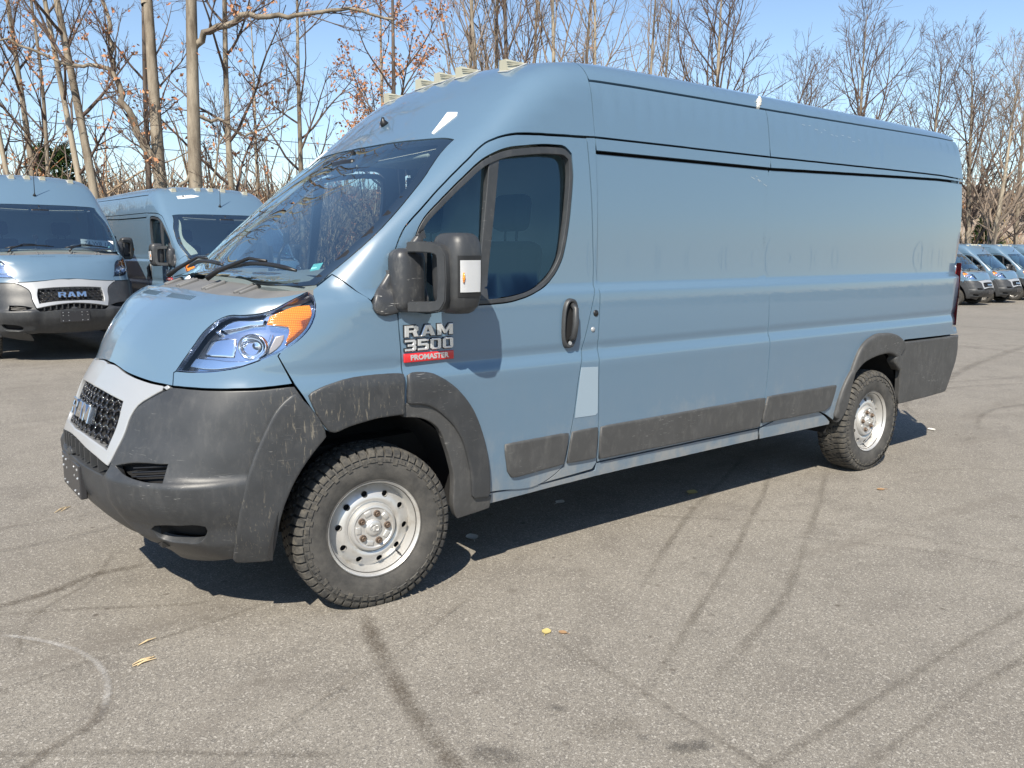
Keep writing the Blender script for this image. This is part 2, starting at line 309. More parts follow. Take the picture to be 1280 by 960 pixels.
LOOPS={
'H_hood':[(0.072,0.000,1.092),(0.079,-0.018,1.090),(0.085,-0.037,1.089),(0.092,-0.065,1.087),(0.096,-0.094,1.085),(0.098,-0.123,1.082),(0.098,-0.153,1.080),(0.098,-0.183,1.078),(0.096,-0.212,1.076),(0.095,-0.242,1.073),(0.095,-0.272,1.071),(0.095,-0.302,1.069),(0.098,-0.331,1.067),(0.102,-0.360,1.065),(0.107,-0.388,1.063),(0.112,-0.417,1.061),(0.118,-0.446,1.059),(0.124,-0.474,1.057),(0.131,-0.502,1.055),(0.140,-0.530,1.053),(0.149,-0.558,1.052),(0.160,-0.585,1.051),(0.171,-0.612,1.049),(0.182,-0.639,1.048),(0.195,-0.617,1.099),(0.202,-0.626,1.106),(0.216,-0.635,1.129),(0.229,-0.643,1.151),(0.243,-0.652,1.173),(0.258,-0.659,1.196),(0.273,-0.666,1.219),(0.289,-0.671,1.242),(0.305,-0.678,1.264),(0.322,-0.688,1.283),(0.337,-0.700,1.299),(0.353,-0.714,1.313),(0.370,-0.730,1.324),(0.386,-0.747,1.332),(0.402,-0.765,1.335),(0.418,-0.784,1.334),(0.436,-0.802,1.335),(0.453,-0.816,1.337),(0.471,-0.830,1.339),(0.489,-0.842,1.343),(0.507,-0.852,1.349),(0.525,-0.860,1.356),(0.543,-0.867,1.363),(0.566,-0.874,1.375),(0.590,-0.878,1.387),(0.617,-0.878,1.399),(0.644,-0.876,1.411),(0.664,-0.872,1.420),(0.684,-0.867,1.429),(0.661,-0.864,1.424),(0.639,-0.861,1.419),(0.616,-0.856,1.415),(0.595,-0.849,1.411),(0.572,-0.840,1.408),(0.550,-0.828,1.406),(0.528,-0.815,1.405),(0.509,-0.800,1.404),(0.493,-0.782,1.403),(0.480,-0.759,1.404),(0.471,-0.733,1.405),(0.463,-0.705,1.407),(0.456,-0.678,1.408),(0.449,-0.653,1.409),(0.443,-0.628,1.409),(0.438,-0.602,1.409),(0.433,-0.577,1.409),(0.428,-0.551,1.409),(0.424,-0.525,1.409),(0.421,-0.499,1.410),(0.418,-0.473,1.410),(0.416,-0.447,1.411),(0.415,-0.421,1.412),(0.414,-0.394,1.413),(0.413,-0.368,1.414),(0.412,-0.342,1.415),(0.411,-0.315,1.416),(0.410,-0.287,1.416),(0.409,-0.258,1.417),(0.409,-0.229,1.418),(0.408,-0.201,1.418),(0.408,-0.172,1.418),(0.408,-0.143,1.419),(0.408,-0.115,1.419),(0.409,-0.086,1.419),(0.409,-0.057,1.420),(0.410,-0.029,1.420),(0.410,0.000,1.420)],
'H_windshield':[(0.575,0.000,1.478),(0.575,-0.028,1.478),(0.576,-0.055,1.478),(0.576,-0.083,1.478),(0.577,-0.111,1.478),(0.577,-0.139,1.478),(0.578,-0.166,1.478),(0.578,-0.194,1.478),(0.579,-0.222,1.478),(0.580,-0.249,1.478),(0.580,-0.277,1.477),(0.581,-0.305,1.477),(0.582,-0.332,1.476),(0.583,-0.360,1.475),(0.583,-0.388,1.474),(0.582,-0.417,1.472),(0.580,-0.447,1.471),(0.578,-0.476,1.469),(0.575,-0.506,1.467),(0.573,-0.535,1.465),(0.572,-0.564,1.462),(0.572,-0.593,1.460),(0.573,-0.621,1.458),(0.576,-0.649,1.457),(0.581,-0.676,1.455),(0.589,-0.702,1.454),(0.600,-0.726,1.453),(0.615,-0.752,1.452),(0.630,-0.778,1.451),(0.649,-0.802,1.451),(0.669,-0.822,1.451),(0.687,-0.835,1.452),(0.706,-0.845,1.453),(0.726,-0.855,1.454),(0.751,-0.857,1.472),(0.775,-0.859,1.489),(0.798,-0.862,1.507),(0.820,-0.865,1.523),(0.841,-0.869,1.540),(0.862,-0.874,1.557),(0.882,-0.880,1.574),(0.902,-0.885,1.591),(0.923,-0.891,1.609),(0.943,-0.895,1.627),(0.963,-0.899,1.644),(0.983,-0.902,1.662),(1.004,-0.903,1.681),(1.025,-0.904,1.700),(1.046,-0.903,1.720),(1.067,-0.902,1.739),(1.088,-0.901,1.759),(1.109,-0.899,1.779),(1.130,-0.896,1.799),(1.150,-0.893,1.818),(1.171,-0.889,1.838),(1.192,-0.885,1.858),(1.212,-0.881,1.877),(1.234,-0.875,1.897),(1.255,-0.868,1.917),(1.276,-0.860,1.937),(1.296,-0.850,1.958),(1.317,-0.841,1.978),(1.338,-0.831,1.998),(1.359,-0.822,2.018),(1.380,-0.814,2.037),(1.402,-0.808,2.056),(1.424,-0.803,2.075),(1.447,-0.801,2.094),(1.465,-0.801,2.108),(1.464,-0.780,2.113),(1.462,-0.760,2.117),(1.458,-0.735,2.121),(1.453,-0.710,2.123),(1.447,-0.685,2.124),(1.441,-0.659,2.125),(1.436,-0.634,2.125),(1.431,-0.609,2.126),(1.426,-0.581,2.127),(1.422,-0.553,2.128),(1.418,-0.525,2.129),(1.415,-0.497,2.130),(1.412,-0.469,2.130),(1.408,-0.441,2.131),(1.405,-0.413,2.131),(1.402,-0.384,2.132),(1.400,-0.355,2.132),(1.397,-0.327,2.132),(1.395,-0.298,2.132),(1.393,-0.269,2.132),(1.391,-0.240,2.132),(1.389,-0.211,2.132),(1.388,-0.182,2.132),(1.387,-0.156,2.132),(1.386,-0.130,2.132),(1.386,-0.104,2.132),(1.385,-0.078,2.132),(1.385,-0.052,2.132),(1.385,-0.026,2.132),(1.385,0.000,2.132)],
'H_cowl':[(0.410,0.000,1.420),(0.410,-0.029,1.420),(0.409,-0.057,1.420),(0.409,-0.086,1.419),(0.408,-0.115,1.419),(0.408,-0.143,1.419),(0.408,-0.172,1.418),(0.408,-0.201,1.418),(0.409,-0.229,1.418),(0.409,-0.258,1.417),(0.410,-0.287,1.416),(0.411,-0.315,1.416),(0.412,-0.342,1.415),(0.413,-0.368,1.414),(0.414,-0.394,1.413),(0.415,-0.421,1.412),(0.416,-0.447,1.411),(0.418,-0.473,1.410),(0.421,-0.499,1.410),(0.424,-0.525,1.409),(0.428,-0.551,1.409),(0.433,-0.577,1.409),(0.438,-0.602,1.409),(0.443,-0.628,1.409),(0.449,-0.653,1.409),(0.456,-0.678,1.408),(0.463,-0.705,1.407),(0.471,-0.733,1.405),(0.480,-0.759,1.404),(0.493,-0.782,1.403),(0.509,-0.800,1.404),(0.528,-0.815,1.405),(0.550,-0.828,1.406),(0.572,-0.840,1.408),(0.595,-0.849,1.411),(0.617,-0.857,1.414),(0.639,-0.862,1.418),(0.662,-0.866,1.422),(0.684,-0.867,1.429),(0.711,-0.864,1.442),(0.726,-0.855,1.454),(0.706,-0.845,1.453),(0.687,-0.835,1.452),(0.669,-0.822,1.451),(0.649,-0.802,1.451),(0.630,-0.778,1.451),(0.615,-0.752,1.452),(0.600,-0.726,1.453),(0.589,-0.702,1.454),(0.581,-0.676,1.455),(0.576,-0.649,1.457),(0.573,-0.621,1.458),(0.572,-0.593,1.460),(0.572,-0.564,1.462),(0.573,-0.535,1.465),(0.575,-0.506,1.467),(0.578,-0.476,1.469),(0.580,-0.447,1.471),(0.582,-0.417,1.472),(0.583,-0.388,1.474),(0.583,-0.360,1.475),(0.582,-0.332,1.476),(0.581,-0.305,1.477),(0.580,-0.277,1.477),(0.580,-0.249,1.478),(0.579,-0.222,1.478),(0.578,-0.194,1.478),(0.578,-0.166,1.478),(0.577,-0.139,1.478),(0.577,-0.111,1.478),(0.576,-0.083,1.478),(0.576,-0.055,1.478),(0.575,-0.028,1.478),(0.575,0.000,1.478)],
'H_cab':[(1.385,0.000,2.132),(1.385,-0.026,2.132),(1.385,-0.052,2.132),(1.385,-0.078,2.132),(1.386,-0.104,2.132),(1.386,-0.130,2.132),(1.387,-0.156,2.132),(1.388,-0.182,2.132),(1.389,-0.211,2.132),(1.391,-0.240,2.132),(1.393,-0.269,2.132),(1.395,-0.298,2.132),(1.397,-0.327,2.132),(1.400,-0.355,2.132),(1.402,-0.384,2.132),(1.405,-0.413,2.131),(1.408,-0.441,2.131),(1.412,-0.469,2.130),(1.415,-0.497,2.130),(1.418,-0.525,2.129),(1.422,-0.553,2.128),(1.426,-0.581,2.127),(1.431,-0.609,2.126),(1.436,-0.634,2.125),(1.441,-0.659,2.125),(1.447,-0.685,2.124),(1.453,-0.710,2.123),(1.458,-0.735,2.121),(1.462,-0.760,2.117),(1.464,-0.780,2.113),(1.465,-0.801,2.108),(1.447,-0.801,2.094),(1.424,-0.803,2.075),(1.402,-0.808,2.056),(1.380,-0.814,2.037),(1.359,-0.822,2.018),(1.338,-0.831,1.998),(1.317,-0.841,1.978),(1.296,-0.850,1.958),(1.276,-0.860,1.937),(1.255,-0.868,1.917),(1.234,-0.875,1.897),(1.212,-0.881,1.877),(1.192,-0.885,1.858),(1.171,-0.889,1.838),(1.150,-0.893,1.818),(1.130,-0.896,1.799),(1.109,-0.899,1.779),(1.088,-0.901,1.759),(1.067,-0.902,1.739),(1.046,-0.903,1.720),(1.025,-0.904,1.700),(1.004,-0.903,1.681),(0.983,-0.902,1.662),(0.963,-0.899,1.644),(0.943,-0.895,1.627),(0.923,-0.891,1.609),(0.902,-0.885,1.591),(0.882,-0.880,1.574),(0.862,-0.874,1.557),(0.841,-0.869,1.540),(0.820,-0.865,1.523),(0.798,-0.862,1.507),(0.775,-0.859,1.489),(0.751,-0.857,1.472),(0.726,-0.855,1.454),(0.761,-0.862,1.476),(0.795,-0.868,1.497),(0.808,-0.886,1.483),(0.822,-0.904,1.469),(0.836,-0.921,1.455),(0.852,-0.936,1.441),(0.867,-0.948,1.427),(0.884,-0.959,1.414),(0.901,-0.968,1.400),(0.919,-0.977,1.386),(0.940,-0.970,1.406),(0.960,-0.963,1.427),(0.979,-0.957,1.449),(0.996,-0.953,1.472),(1.011,-0.952,1.497),(1.025,-0.952,1.523),(1.038,-0.953,1.551),(1.038,-0.953,1.551),(1.048,-0.951,1.579),(1.058,-0.949,1.606),(1.070,-0.948,1.633),(1.083,-0.947,1.658),(1.098,-0.945,1.682),(1.115,-0.944,1.704),(1.134,-0.944,1.724),(1.155,-0.943,1.744),(1.176,-0.943,1.763),(1.197,-0.942,1.782),(1.219,-0.941,1.803),(1.240,-0.940,1.823),(1.262,-0.938,1.844),(1.284,-0.937,1.864),(1.307,-0.936,1.884),(1.329,-0.935,1.903),(1.349,-0.934,1.921),(1.369,-0.933,1.938),(1.389,-0.932,1.954),(1.409,-0.931,1.971),(1.429,-0.930,1.988),(1.450,-0.929,2.004),(1.471,-0.928,2.022),(1.492,-0.926,2.041),(1.513,-0.925,2.058),(1.535,-0.925,2.075),(1.558,-0.925,2.090),(1.578,-0.927,2.100),(1.599,-0.930,2.109),(1.621,-0.933,2.118),(1.643,-0.936,2.125),(1.669,-0.939,2.132),(1.696,-0.941,2.137),(1.724,-0.942,2.141),(1.751,-0.944,2.144),(1.779,-0.945,2.147),(1.805,-0.946,2.150),(1.831,-0.946,2.151),(1.857,-0.946,2.153),(1.883,-0.946,2.154),(1.909,-0.946,2.154),(1.935,-0.946,2.155),(1.961,-0.946,2.156),(1.988,-0.946,2.157),(2.014,-0.946,2.158),(2.041,-0.946,2.159),(2.067,-0.946,2.159),(2.094,-0.946,2.160),(2.120,-0.946,2.161),(2.147,-0.946,2.162),(2.173,-0.946,2.163),(2.203,-0.946,2.164),(2.232,-0.945,2.165),(2.230,-0.943,2.190),(2.228,-0.941,2.214),(2.227,-0.939,2.239),(2.225,-0.936,2.264),(2.224,-0.933,2.289),(2.223,-0.930,2.319),(2.222,-0.927,2.349),(2.221,-0.923,2.379),(2.221,-0.916,2.407),(2.220,-0.909,2.429),(2.220,-0.901,2.451),(2.221,-0.892,2.471),(2.221,-0.880,2.490),(2.222,-0.863,2.508),(2.223,-0.843,2.523),(2.224,-0.821,2.537),(2.225,-0.800,2.550),(2.226,-0.775,2.565),(2.227,-0.750,2.579),(2.228,-0.724,2.591),(2.229,-0.698,2.602),(2.230,-0.671,2.612),(2.231,-0.644,2.620),(2.231,-0.616,2.627),(2.232,-0.588,2.633),(2.233,-0.560,2.638),(2.233,-0.531,2.641),(2.234,-0.501,2.644),(2.235,-0.472,2.646),(2.235,-0.442,2.647),(2.236,-0.411,2.647),(2.236,-0.381,2.646),(2.236,-0.350,2.645),(2.237,-0.319,2.643),(2.237,-0.288,2.640),(2.238,-0.256,2.637),(2.238,-0.225,2.633),(2.238,-0.193,2.629),(2.239,-0.161,2.625),(2.239,-0.129,2.620),(2.239,-0.097,2.615),(2.239,-0.064,2.610),(2.240,-0.032,2.605),(2.240,0.000,2.600)],
'H_roof':[(2.240,0.000,2.600),(2.240,-0.032,2.605),(2.239,-0.064,2.610),(2.239,-0.097,2.615),(2.239,-0.129,2.620),(2.239,-0.161,2.625),(2.238,-0.193,2.629),(2.238,-0.225,2.633),(2.238,-0.256,2.637),(2.237,-0.288,2.640),(2.237,-0.319,2.643),(2.236,-0.350,2.645),(2.236,-0.381,2.646),(2.236,-0.411,2.647),(2.235,-0.442,2.647),(2.235,-0.472,2.646),(2.234,-0.501,2.644),(2.233,-0.531,2.641),(2.233,-0.560,2.638),(2.232,-0.588,2.633),(2.231,-0.616,2.627),(2.231,-0.644,2.620),(2.230,-0.671,2.612),(2.229,-0.698,2.602),(2.228,-0.724,2.591),(2.227,-0.750,2.579),(2.226,-0.775,2.565),(2.225,-0.800,2.550),(2.224,-0.821,2.537),(2.223,-0.843,2.523),(2.222,-0.863,2.508),(2.221,-0.880,2.490),(2.221,-0.893,2.470),(2.221,-0.905,2.448),(2.250,-0.905,2.448),(2.280,-0.905,2.448),(2.309,-0.905,2.448),(2.339,-0.905,2.448),(2.368,-0.905,2.448),(2.398,-0.905,2.448),(2.427,-0.905,2.448),(2.457,-0.905,2.448),(2.486,-0.905,2.449),(2.516,-0.905,2.449),(2.545,-0.905,2.449),(2.575,-0.905,2.449),(2.604,-0.905,2.449),(2.634,-0.905,2.449),(2.663,-0.905,2.449),(2.693,-0.905,2.449),(2.722,-0.905,2.449),(2.752,-0.905,2.449),(2.781,-0.905,2.449),(2.811,-0.905,2.449),(2.840,-0.905,2.449),(2.869,-0.905,2.449),(2.898,-0.905,2.449),(2.928,-0.905,2.449),(2.957,-0.905,2.449),(2.986,-0.905,2.449),(3.015,-0.905,2.449),(3.045,-0.905,2.449),(3.074,-0.905,2.449),(3.103,-0.905,2.449),(3.132,-0.905,2.449),(3.162,-0.905,2.449),(3.191,-0.905,2.449),(3.220,-0.905,2.449),(3.249,-0.905,2.449),(3.278,-0.905,2.449),(3.308,-0.905,2.449),(3.337,-0.905,2.449),(3.366,-0.905,2.449),(3.395,-0.905,2.449),(3.425,-0.905,2.449),(3.454,-0.905,2.449),(3.483,-0.905,2.449),(3.512,-0.905,2.449),(3.542,-0.905,2.449),(3.571,-0.905,2.449),(3.600,-0.905,2.449),(3.629,-0.905,2.449),(3.659,-0.905,2.449),(3.688,-0.905,2.449),(3.717,-0.905,2.449),(3.746,-0.905,2.449),(3.776,-0.905,2.449),(3.805,-0.905,2.449),(3.834,-0.905,2.449),(3.863,-0.905,2.449),(3.893,-0.904,2.450),(3.922,-0.904,2.450),(3.951,-0.904,2.450),(3.980,-0.904,2.450),(4.010,-0.904,2.450),(4.039,-0.904,2.450),(4.068,-0.904,2.450),(4.098,-0.904,2.450),(4.127,-0.904,2.450),(4.156,-0.904,2.450),(4.185,-0.904,2.450),(4.215,-0.904,2.450),(4.244,-0.903,2.451),(4.273,-0.903,2.451),(4.302,-0.903,2.451),(4.332,-0.903,2.451),(4.361,-0.903,2.451),(4.390,-0.903,2.451),(4.420,-0.903,2.451),(4.449,-0.902,2.451),(4.478,-0.902,2.451),(4.507,-0.902,2.451),(4.537,-0.902,2.451),(4.566,-0.902,2.452),(4.595,-0.902,2.452),(4.624,-0.901,2.452),(4.654,-0.901,2.452),(4.683,-0.901,2.452),(4.712,-0.901,2.452),(4.741,-0.901,2.452),(4.771,-0.900,2.452),(4.800,-0.900,2.452),(4.829,-0.900,2.452),(4.859,-0.899,2.452),(4.888,-0.899,2.452),(4.917,-0.899,2.452),(4.947,-0.899,2.452),(4.976,-0.898,2.452),(5.006,-0.898,2.452),(5.035,-0.898,2.452),(5.064,-0.897,2.452),(5.094,-0.897,2.452),(5.123,-0.897,2.452),(5.152,-0.896,2.452),(5.182,-0.896,2.452),(5.211,-0.895,2.452),(5.240,-0.895,2.452),(5.270,-0.895,2.452),(5.299,-0.894,2.452),(5.329,-0.894,2.452),(5.358,-0.893,2.452),(5.387,-0.893,2.452),(5.417,-0.893,2.452),(5.446,-0.892,2.452),(5.475,-0.892,2.452),(5.505,-0.891,2.452),(5.534,-0.891,2.452),(5.563,-0.890,2.452),(5.593,-0.890,2.452),(5.622,-0.889,2.452),(5.652,-0.889,2.452),(5.681,-0.888,2.452),(5.710,-0.888,2.452),(5.740,-0.887,2.452),(5.769,-0.887,2.452),(5.798,-0.887,2.452),(5.828,-0.886,2.452),(5.857,-0.886,2.452),(5.886,-0.885,2.452),(5.916,-0.885,2.452),(5.945,-0.884,2.452),(5.974,-0.884,2.452),(6.004,-0.883,2.452),(6.033,-0.883,2.452),(6.063,-0.882,2.452),(6.092,-0.882,2.452),(6.121,-0.881,2.452),(6.151,-0.881,2.452),(6.180,-0.880,2.452),(6.210,-0.840,2.476),(6.240,-0.800,2.500),(6.241,-0.733,2.502),(6.242,-0.667,2.505),(6.243,-0.600,2.507),(6.243,-0.533,2.510),(6.244,-0.467,2.512),(6.245,-0.400,2.515),(6.246,-0.333,2.518),(6.247,-0.267,2.520),(6.248,-0.200,2.522),(6.248,-0.133,2.525),(6.249,-0.067,2.527),(6.250,0.000,2.530)],
'H_surround':[(0.060,0.000,1.085),(0.072,-0.022,1.085),(0.083,-0.044,1.084),(0.093,-0.071,1.083),(0.099,-0.099,1.082),(0.101,-0.128,1.080),(0.101,-0.157,1.078),(0.100,-0.187,1.075),(0.098,-0.217,1.072),(0.095,-0.247,1.070),(0.094,-0.277,1.067),(0.094,-0.307,1.065),(0.097,-0.336,1.063),(0.101,-0.365,1.060),(0.105,-0.393,1.058),(0.111,-0.422,1.056),(0.116,-0.450,1.054),(0.123,-0.478,1.052),(0.130,-0.506,1.050),(0.138,-0.534,1.049),(0.148,-0.561,1.048),(0.159,-0.588,1.047),(0.170,-0.614,1.046),(0.181,-0.641,1.045),(0.166,-0.621,1.035),(0.152,-0.600,1.024),(0.137,-0.580,1.013),(0.122,-0.561,1.001),(0.107,-0.542,0.988),(0.091,-0.522,0.974),(0.075,-0.505,0.957),(0.062,-0.494,0.937),(0.050,-0.487,0.915),(0.040,-0.483,0.894),(0.031,-0.483,0.871),(0.023,-0.483,0.849),(0.014,-0.482,0.827),(0.002,-0.478,0.801),(-0.010,-0.472,0.776),(-0.022,-0.466,0.751),(-0.034,-0.458,0.726),(-0.046,-0.451,0.701),(-0.051,-0.428,0.707),(-0.055,-0.406,0.712),(-0.060,-0.383,0.717),(-0.064,-0.361,0.722),(-0.068,-0.332,0.728),(-0.072,-0.303,0.733),(-0.076,-0.274,0.738),(-0.079,-0.245,0.742),(-0.081,-0.215,0.746),(-0.084,-0.186,0.750),(-0.086,-0.156,0.753),(-0.087,-0.130,0.756),(-0.089,-0.104,0.758),(-0.090,-0.078,0.760),(-0.091,-0.052,0.762),(-0.091,-0.026,0.763),(-0.092,0.000,0.765)],
'H_grille':[(0.035,0.000,0.975),(0.035,-0.029,0.975),(0.035,-0.057,0.975),(0.035,-0.086,0.975),(0.035,-0.114,0.974),(0.035,-0.143,0.974),(0.035,-0.171,0.973),(0.036,-0.200,0.972),(0.037,-0.228,0.971),(0.038,-0.255,0.969),(0.039,-0.283,0.968),(0.040,-0.310,0.966),(0.041,-0.338,0.964),(0.042,-0.365,0.962),(0.043,-0.393,0.959),(0.033,-0.402,0.933),(0.023,-0.410,0.906),(0.012,-0.414,0.879),(0.001,-0.415,0.853),(-0.011,-0.413,0.826),(-0.022,-0.410,0.799),(-0.034,-0.406,0.772),(-0.039,-0.379,0.776),(-0.044,-0.352,0.780),(-0.049,-0.325,0.784),(-0.053,-0.298,0.788),(-0.057,-0.271,0.791),(-0.061,-0.244,0.794),(-0.065,-0.217,0.796),(-0.068,-0.190,0.798),(-0.070,-0.163,0.799),(-0.073,-0.136,0.800),(-0.075,-0.109,0.800),(-0.077,-0.082,0.801),(-0.079,-0.055,0.800),(-0.081,-0.027,0.800),(-0.083,0.000,0.800)],
'H_bumper':[(-0.093,0.000,0.705),(-0.113,0.030,0.696),(-0.106,-0.033,0.691),(-0.099,-0.097,0.687),(-0.093,-0.160,0.682),(-0.086,-0.223,0.678),(-0.079,-0.286,0.673),(-0.072,-0.350,0.668),(-0.066,-0.413,0.664),(-0.046,-0.451,0.701),(-0.046,-0.451,0.701),(-0.034,-0.458,0.726),(-0.022,-0.466,0.751),(-0.010,-0.472,0.776),(0.002,-0.478,0.801),(0.014,-0.482,0.827),(0.023,-0.483,0.849),(0.031,-0.483,0.871),(0.040,-0.483,0.894),(0.050,-0.487,0.915),(0.062,-0.494,0.937),(0.075,-0.505,0.957),(0.091,-0.522,0.974),(0.107,-0.542,0.988),(0.122,-0.561,1.001),(0.137,-0.580,1.013),(0.152,-0.600,1.024),(0.166,-0.621,1.035),(0.181,-0.641,1.045),(0.196,-0.666,1.045),(0.211,-0.690,1.044),(0.226,-0.714,1.043),(0.242,-0.738,1.043),(0.259,-0.760,1.042),(0.277,-0.782,1.042),(0.297,-0.802,1.042),(0.316,-0.819,1.042),(0.337,-0.836,1.042),(0.358,-0.852,1.042),(0.381,-0.867,1.042),(0.404,-0.881,1.042),(0.427,-0.894,1.042),(0.451,-0.905,1.043),(0.475,-0.915,1.044),(0.499,-0.924,1.046),(0.524,-0.931,1.047),(0.550,-0.938,1.049),(0.575,-0.945,1.051),(0.604,-0.952,1.003),(0.632,-0.959,0.954),(0.660,-0.967,0.906),(0.689,-0.974,0.857),(0.695,-0.974,0.829),(0.695,-0.974,0.829),(0.676,-0.971,0.808),(0.656,-0.967,0.787),(0.638,-0.964,0.766),(0.620,-0.961,0.744),(0.603,-0.958,0.721),(0.587,-0.954,0.698),(0.573,-0.952,0.676),(0.560,-0.949,0.654),(0.548,-0.946,0.631),(0.537,-0.944,0.607),(0.527,-0.941,0.583),(0.517,-0.937,0.559),(0.510,-0.934,0.534),(0.503,-0.930,0.510),(0.498,-0.926,0.486),(0.494,-0.921,0.461),(0.491,-0.916,0.437),(0.488,-0.910,0.412),(0.486,-0.903,0.389),(0.484,-0.893,0.362),(0.482,-0.882,0.336),(0.481,-0.869,0.309),(0.433,-0.843,0.311),(0.386,-0.817,0.313),(0.338,-0.791,0.315),(0.319,-0.734,0.303),(0.301,-0.676,0.290),(0.282,-0.619,0.278),(0.263,-0.562,0.266),(0.245,-0.504,0.253),(0.226,-0.447,0.241),(0.184,-0.473,0.263),(0.143,-0.498,0.285),(0.101,-0.524,0.308),(0.060,-0.550,0.330),(0.057,-0.522,0.330),(0.055,-0.494,0.330),(0.053,-0.467,0.330),(0.050,-0.439,0.330),(0.048,-0.411,0.330),(0.046,-0.383,0.330),(0.044,-0.356,0.330),(0.042,-0.328,0.330),(0.040,-0.300,0.330),(0.038,-0.273,0.330),(0.037,-0.246,0.330),(0.036,-0.218,0.330),(0.035,-0.191,0.330),(0.034,-0.164,0.330),(0.033,-0.136,0.330),(0.032,-0.109,0.330),(0.032,-0.082,0.330),(0.031,-0.055,0.330),(0.031,-0.027,0.330),(0.030,0.000,0.330)],
'H_slot':[(-0.092,0.000,0.765),(-0.092,0.068,0.750),(-0.092,0.040,0.751),(-0.092,0.012,0.753),(-0.091,-0.016,0.754),(-0.091,-0.044,0.755),(-0.090,-0.073,0.755),(-0.089,-0.100,0.755),(-0.088,-0.128,0.754),(-0.086,-0.156,0.753),(-0.084,-0.186,0.750),(-0.081,-0.215,0.747),(-0.079,-0.245,0.743),(-0.076,-0.274,0.738),(-0.072,-0.303,0.733),(-0.068,-0.332,0.728),(-0.064,-0.361,0.722),(-0.060,-0.383,0.717),(-0.055,-0.406,0.712),(-0.051,-0.428,0.707),(-0.046,-0.451,0.701),(-0.066,-0.413,0.664),(-0.072,-0.350,0.668),(-0.079,-0.286,0.673),(-0.086,-0.223,0.678),(-0.093,-0.160,0.682),(-0.099,-0.097,0.687),(-0.106,-0.033,0.691),(-0.113,0.030,0.696),(-0.093,0.000,0.705)],
'headlight':[(0.202,-0.626,1.106),(0.216,-0.635,1.129),(0.229,-0.643,1.151),(0.243,-0.652,1.173),(0.258,-0.659,1.196),(0.273,-0.666,1.219),(0.289,-0.671,1.242),(0.305,-0.678,1.264),(0.322,-0.688,1.283),(0.337,-0.700,1.299),(0.353,-0.714,1.313),(0.370,-0.730,1.324),(0.386,-0.747,1.332),(0.402,-0.765,1.335),(0.418,-0.784,1.334),(0.436,-0.802,1.335),(0.453,-0.816,1.337),(0.471,-0.830,1.339),(0.489,-0.842,1.343),(0.507,-0.852,1.349),(0.525,-0.860,1.356),(0.543,-0.867,1.363),(0.566,-0.874,1.375),(0.590,-0.878,1.387),(0.617,-0.878,1.399),(0.644,-0.876,1.411),(0.664,-0.872,1.420),(0.684,-0.867,1.429),(0.689,-0.880,1.422),(0.693,-0.893,1.413),(0.694,-0.909,1.397),(0.691,-0.922,1.378),(0.686,-0.932,1.357),(0.679,-0.937,1.331),(0.668,-0.938,1.305),(0.654,-0.938,1.283),(0.637,-0.937,1.263),(0.618,-0.934,1.245),(0.600,-0.930,1.230),(0.580,-0.925,1.217),(0.559,-0.920,1.205),(0.538,-0.914,1.193),(0.513,-0.905,1.182),(0.488,-0.896,1.171),(0.463,-0.886,1.160),(0.439,-0.874,1.150),(0.418,-0.863,1.142),(0.397,-0.851,1.134),(0.376,-0.837,1.127),(0.360,-0.825,1.123),(0.345,-0.812,1.119),(0.330,-0.799,1.116),(0.313,-0.783,1.113),(0.297,-0.766,1.111),(0.281,-0.748,1.109),(0.266,-0.729,1.108),(0.252,-0.710,1.107),(0.239,-0.690,1.106),(0.226,-0.669,1.106),(0.214,-0.647,1.106)],
'filler':[(0.182,-0.639,1.048),(0.197,-0.664,1.048),(0.212,-0.688,1.047),(0.227,-0.712,1.047),(0.243,-0.736,1.047),(0.260,-0.758,1.046),(0.278,-0.780,1.046),(0.298,-0.800,1.046),(0.317,-0.818,1.046),(0.338,-0.835,1.046),(0.359,-0.851,1.047),(0.381,-0.866,1.047),(0.404,-0.880,1.047),(0.428,-0.892,1.048),(0.452,-0.904,1.049),(0.475,-0.913,1.051),(0.498,-0.921,1.052),(0.522,-0.928,1.054),(0.546,-0.935,1.056),(0.570,-0.941,1.058),(0.547,-0.926,1.116),(0.524,-0.912,1.173),(0.538,-0.914,1.193),(0.513,-0.905,1.182),(0.488,-0.896,1.171),(0.463,-0.886,1.160),(0.439,-0.874,1.150),(0.418,-0.863,1.142),(0.397,-0.851,1.134),(0.376,-0.837,1.127),(0.360,-0.825,1.123),(0.345,-0.812,1.119),(0.330,-0.799,1.116),(0.313,-0.783,1.113),(0.297,-0.766,1.111),(0.281,-0.748,1.109),(0.266,-0.729,1.108),(0.252,-0.710,1.107),(0.239,-0.690,1.106),(0.226,-0.669,1.106),(0.214,-0.647,1.106),(0.202,-0.626,1.106),(0.195,-0.617,1.099)],
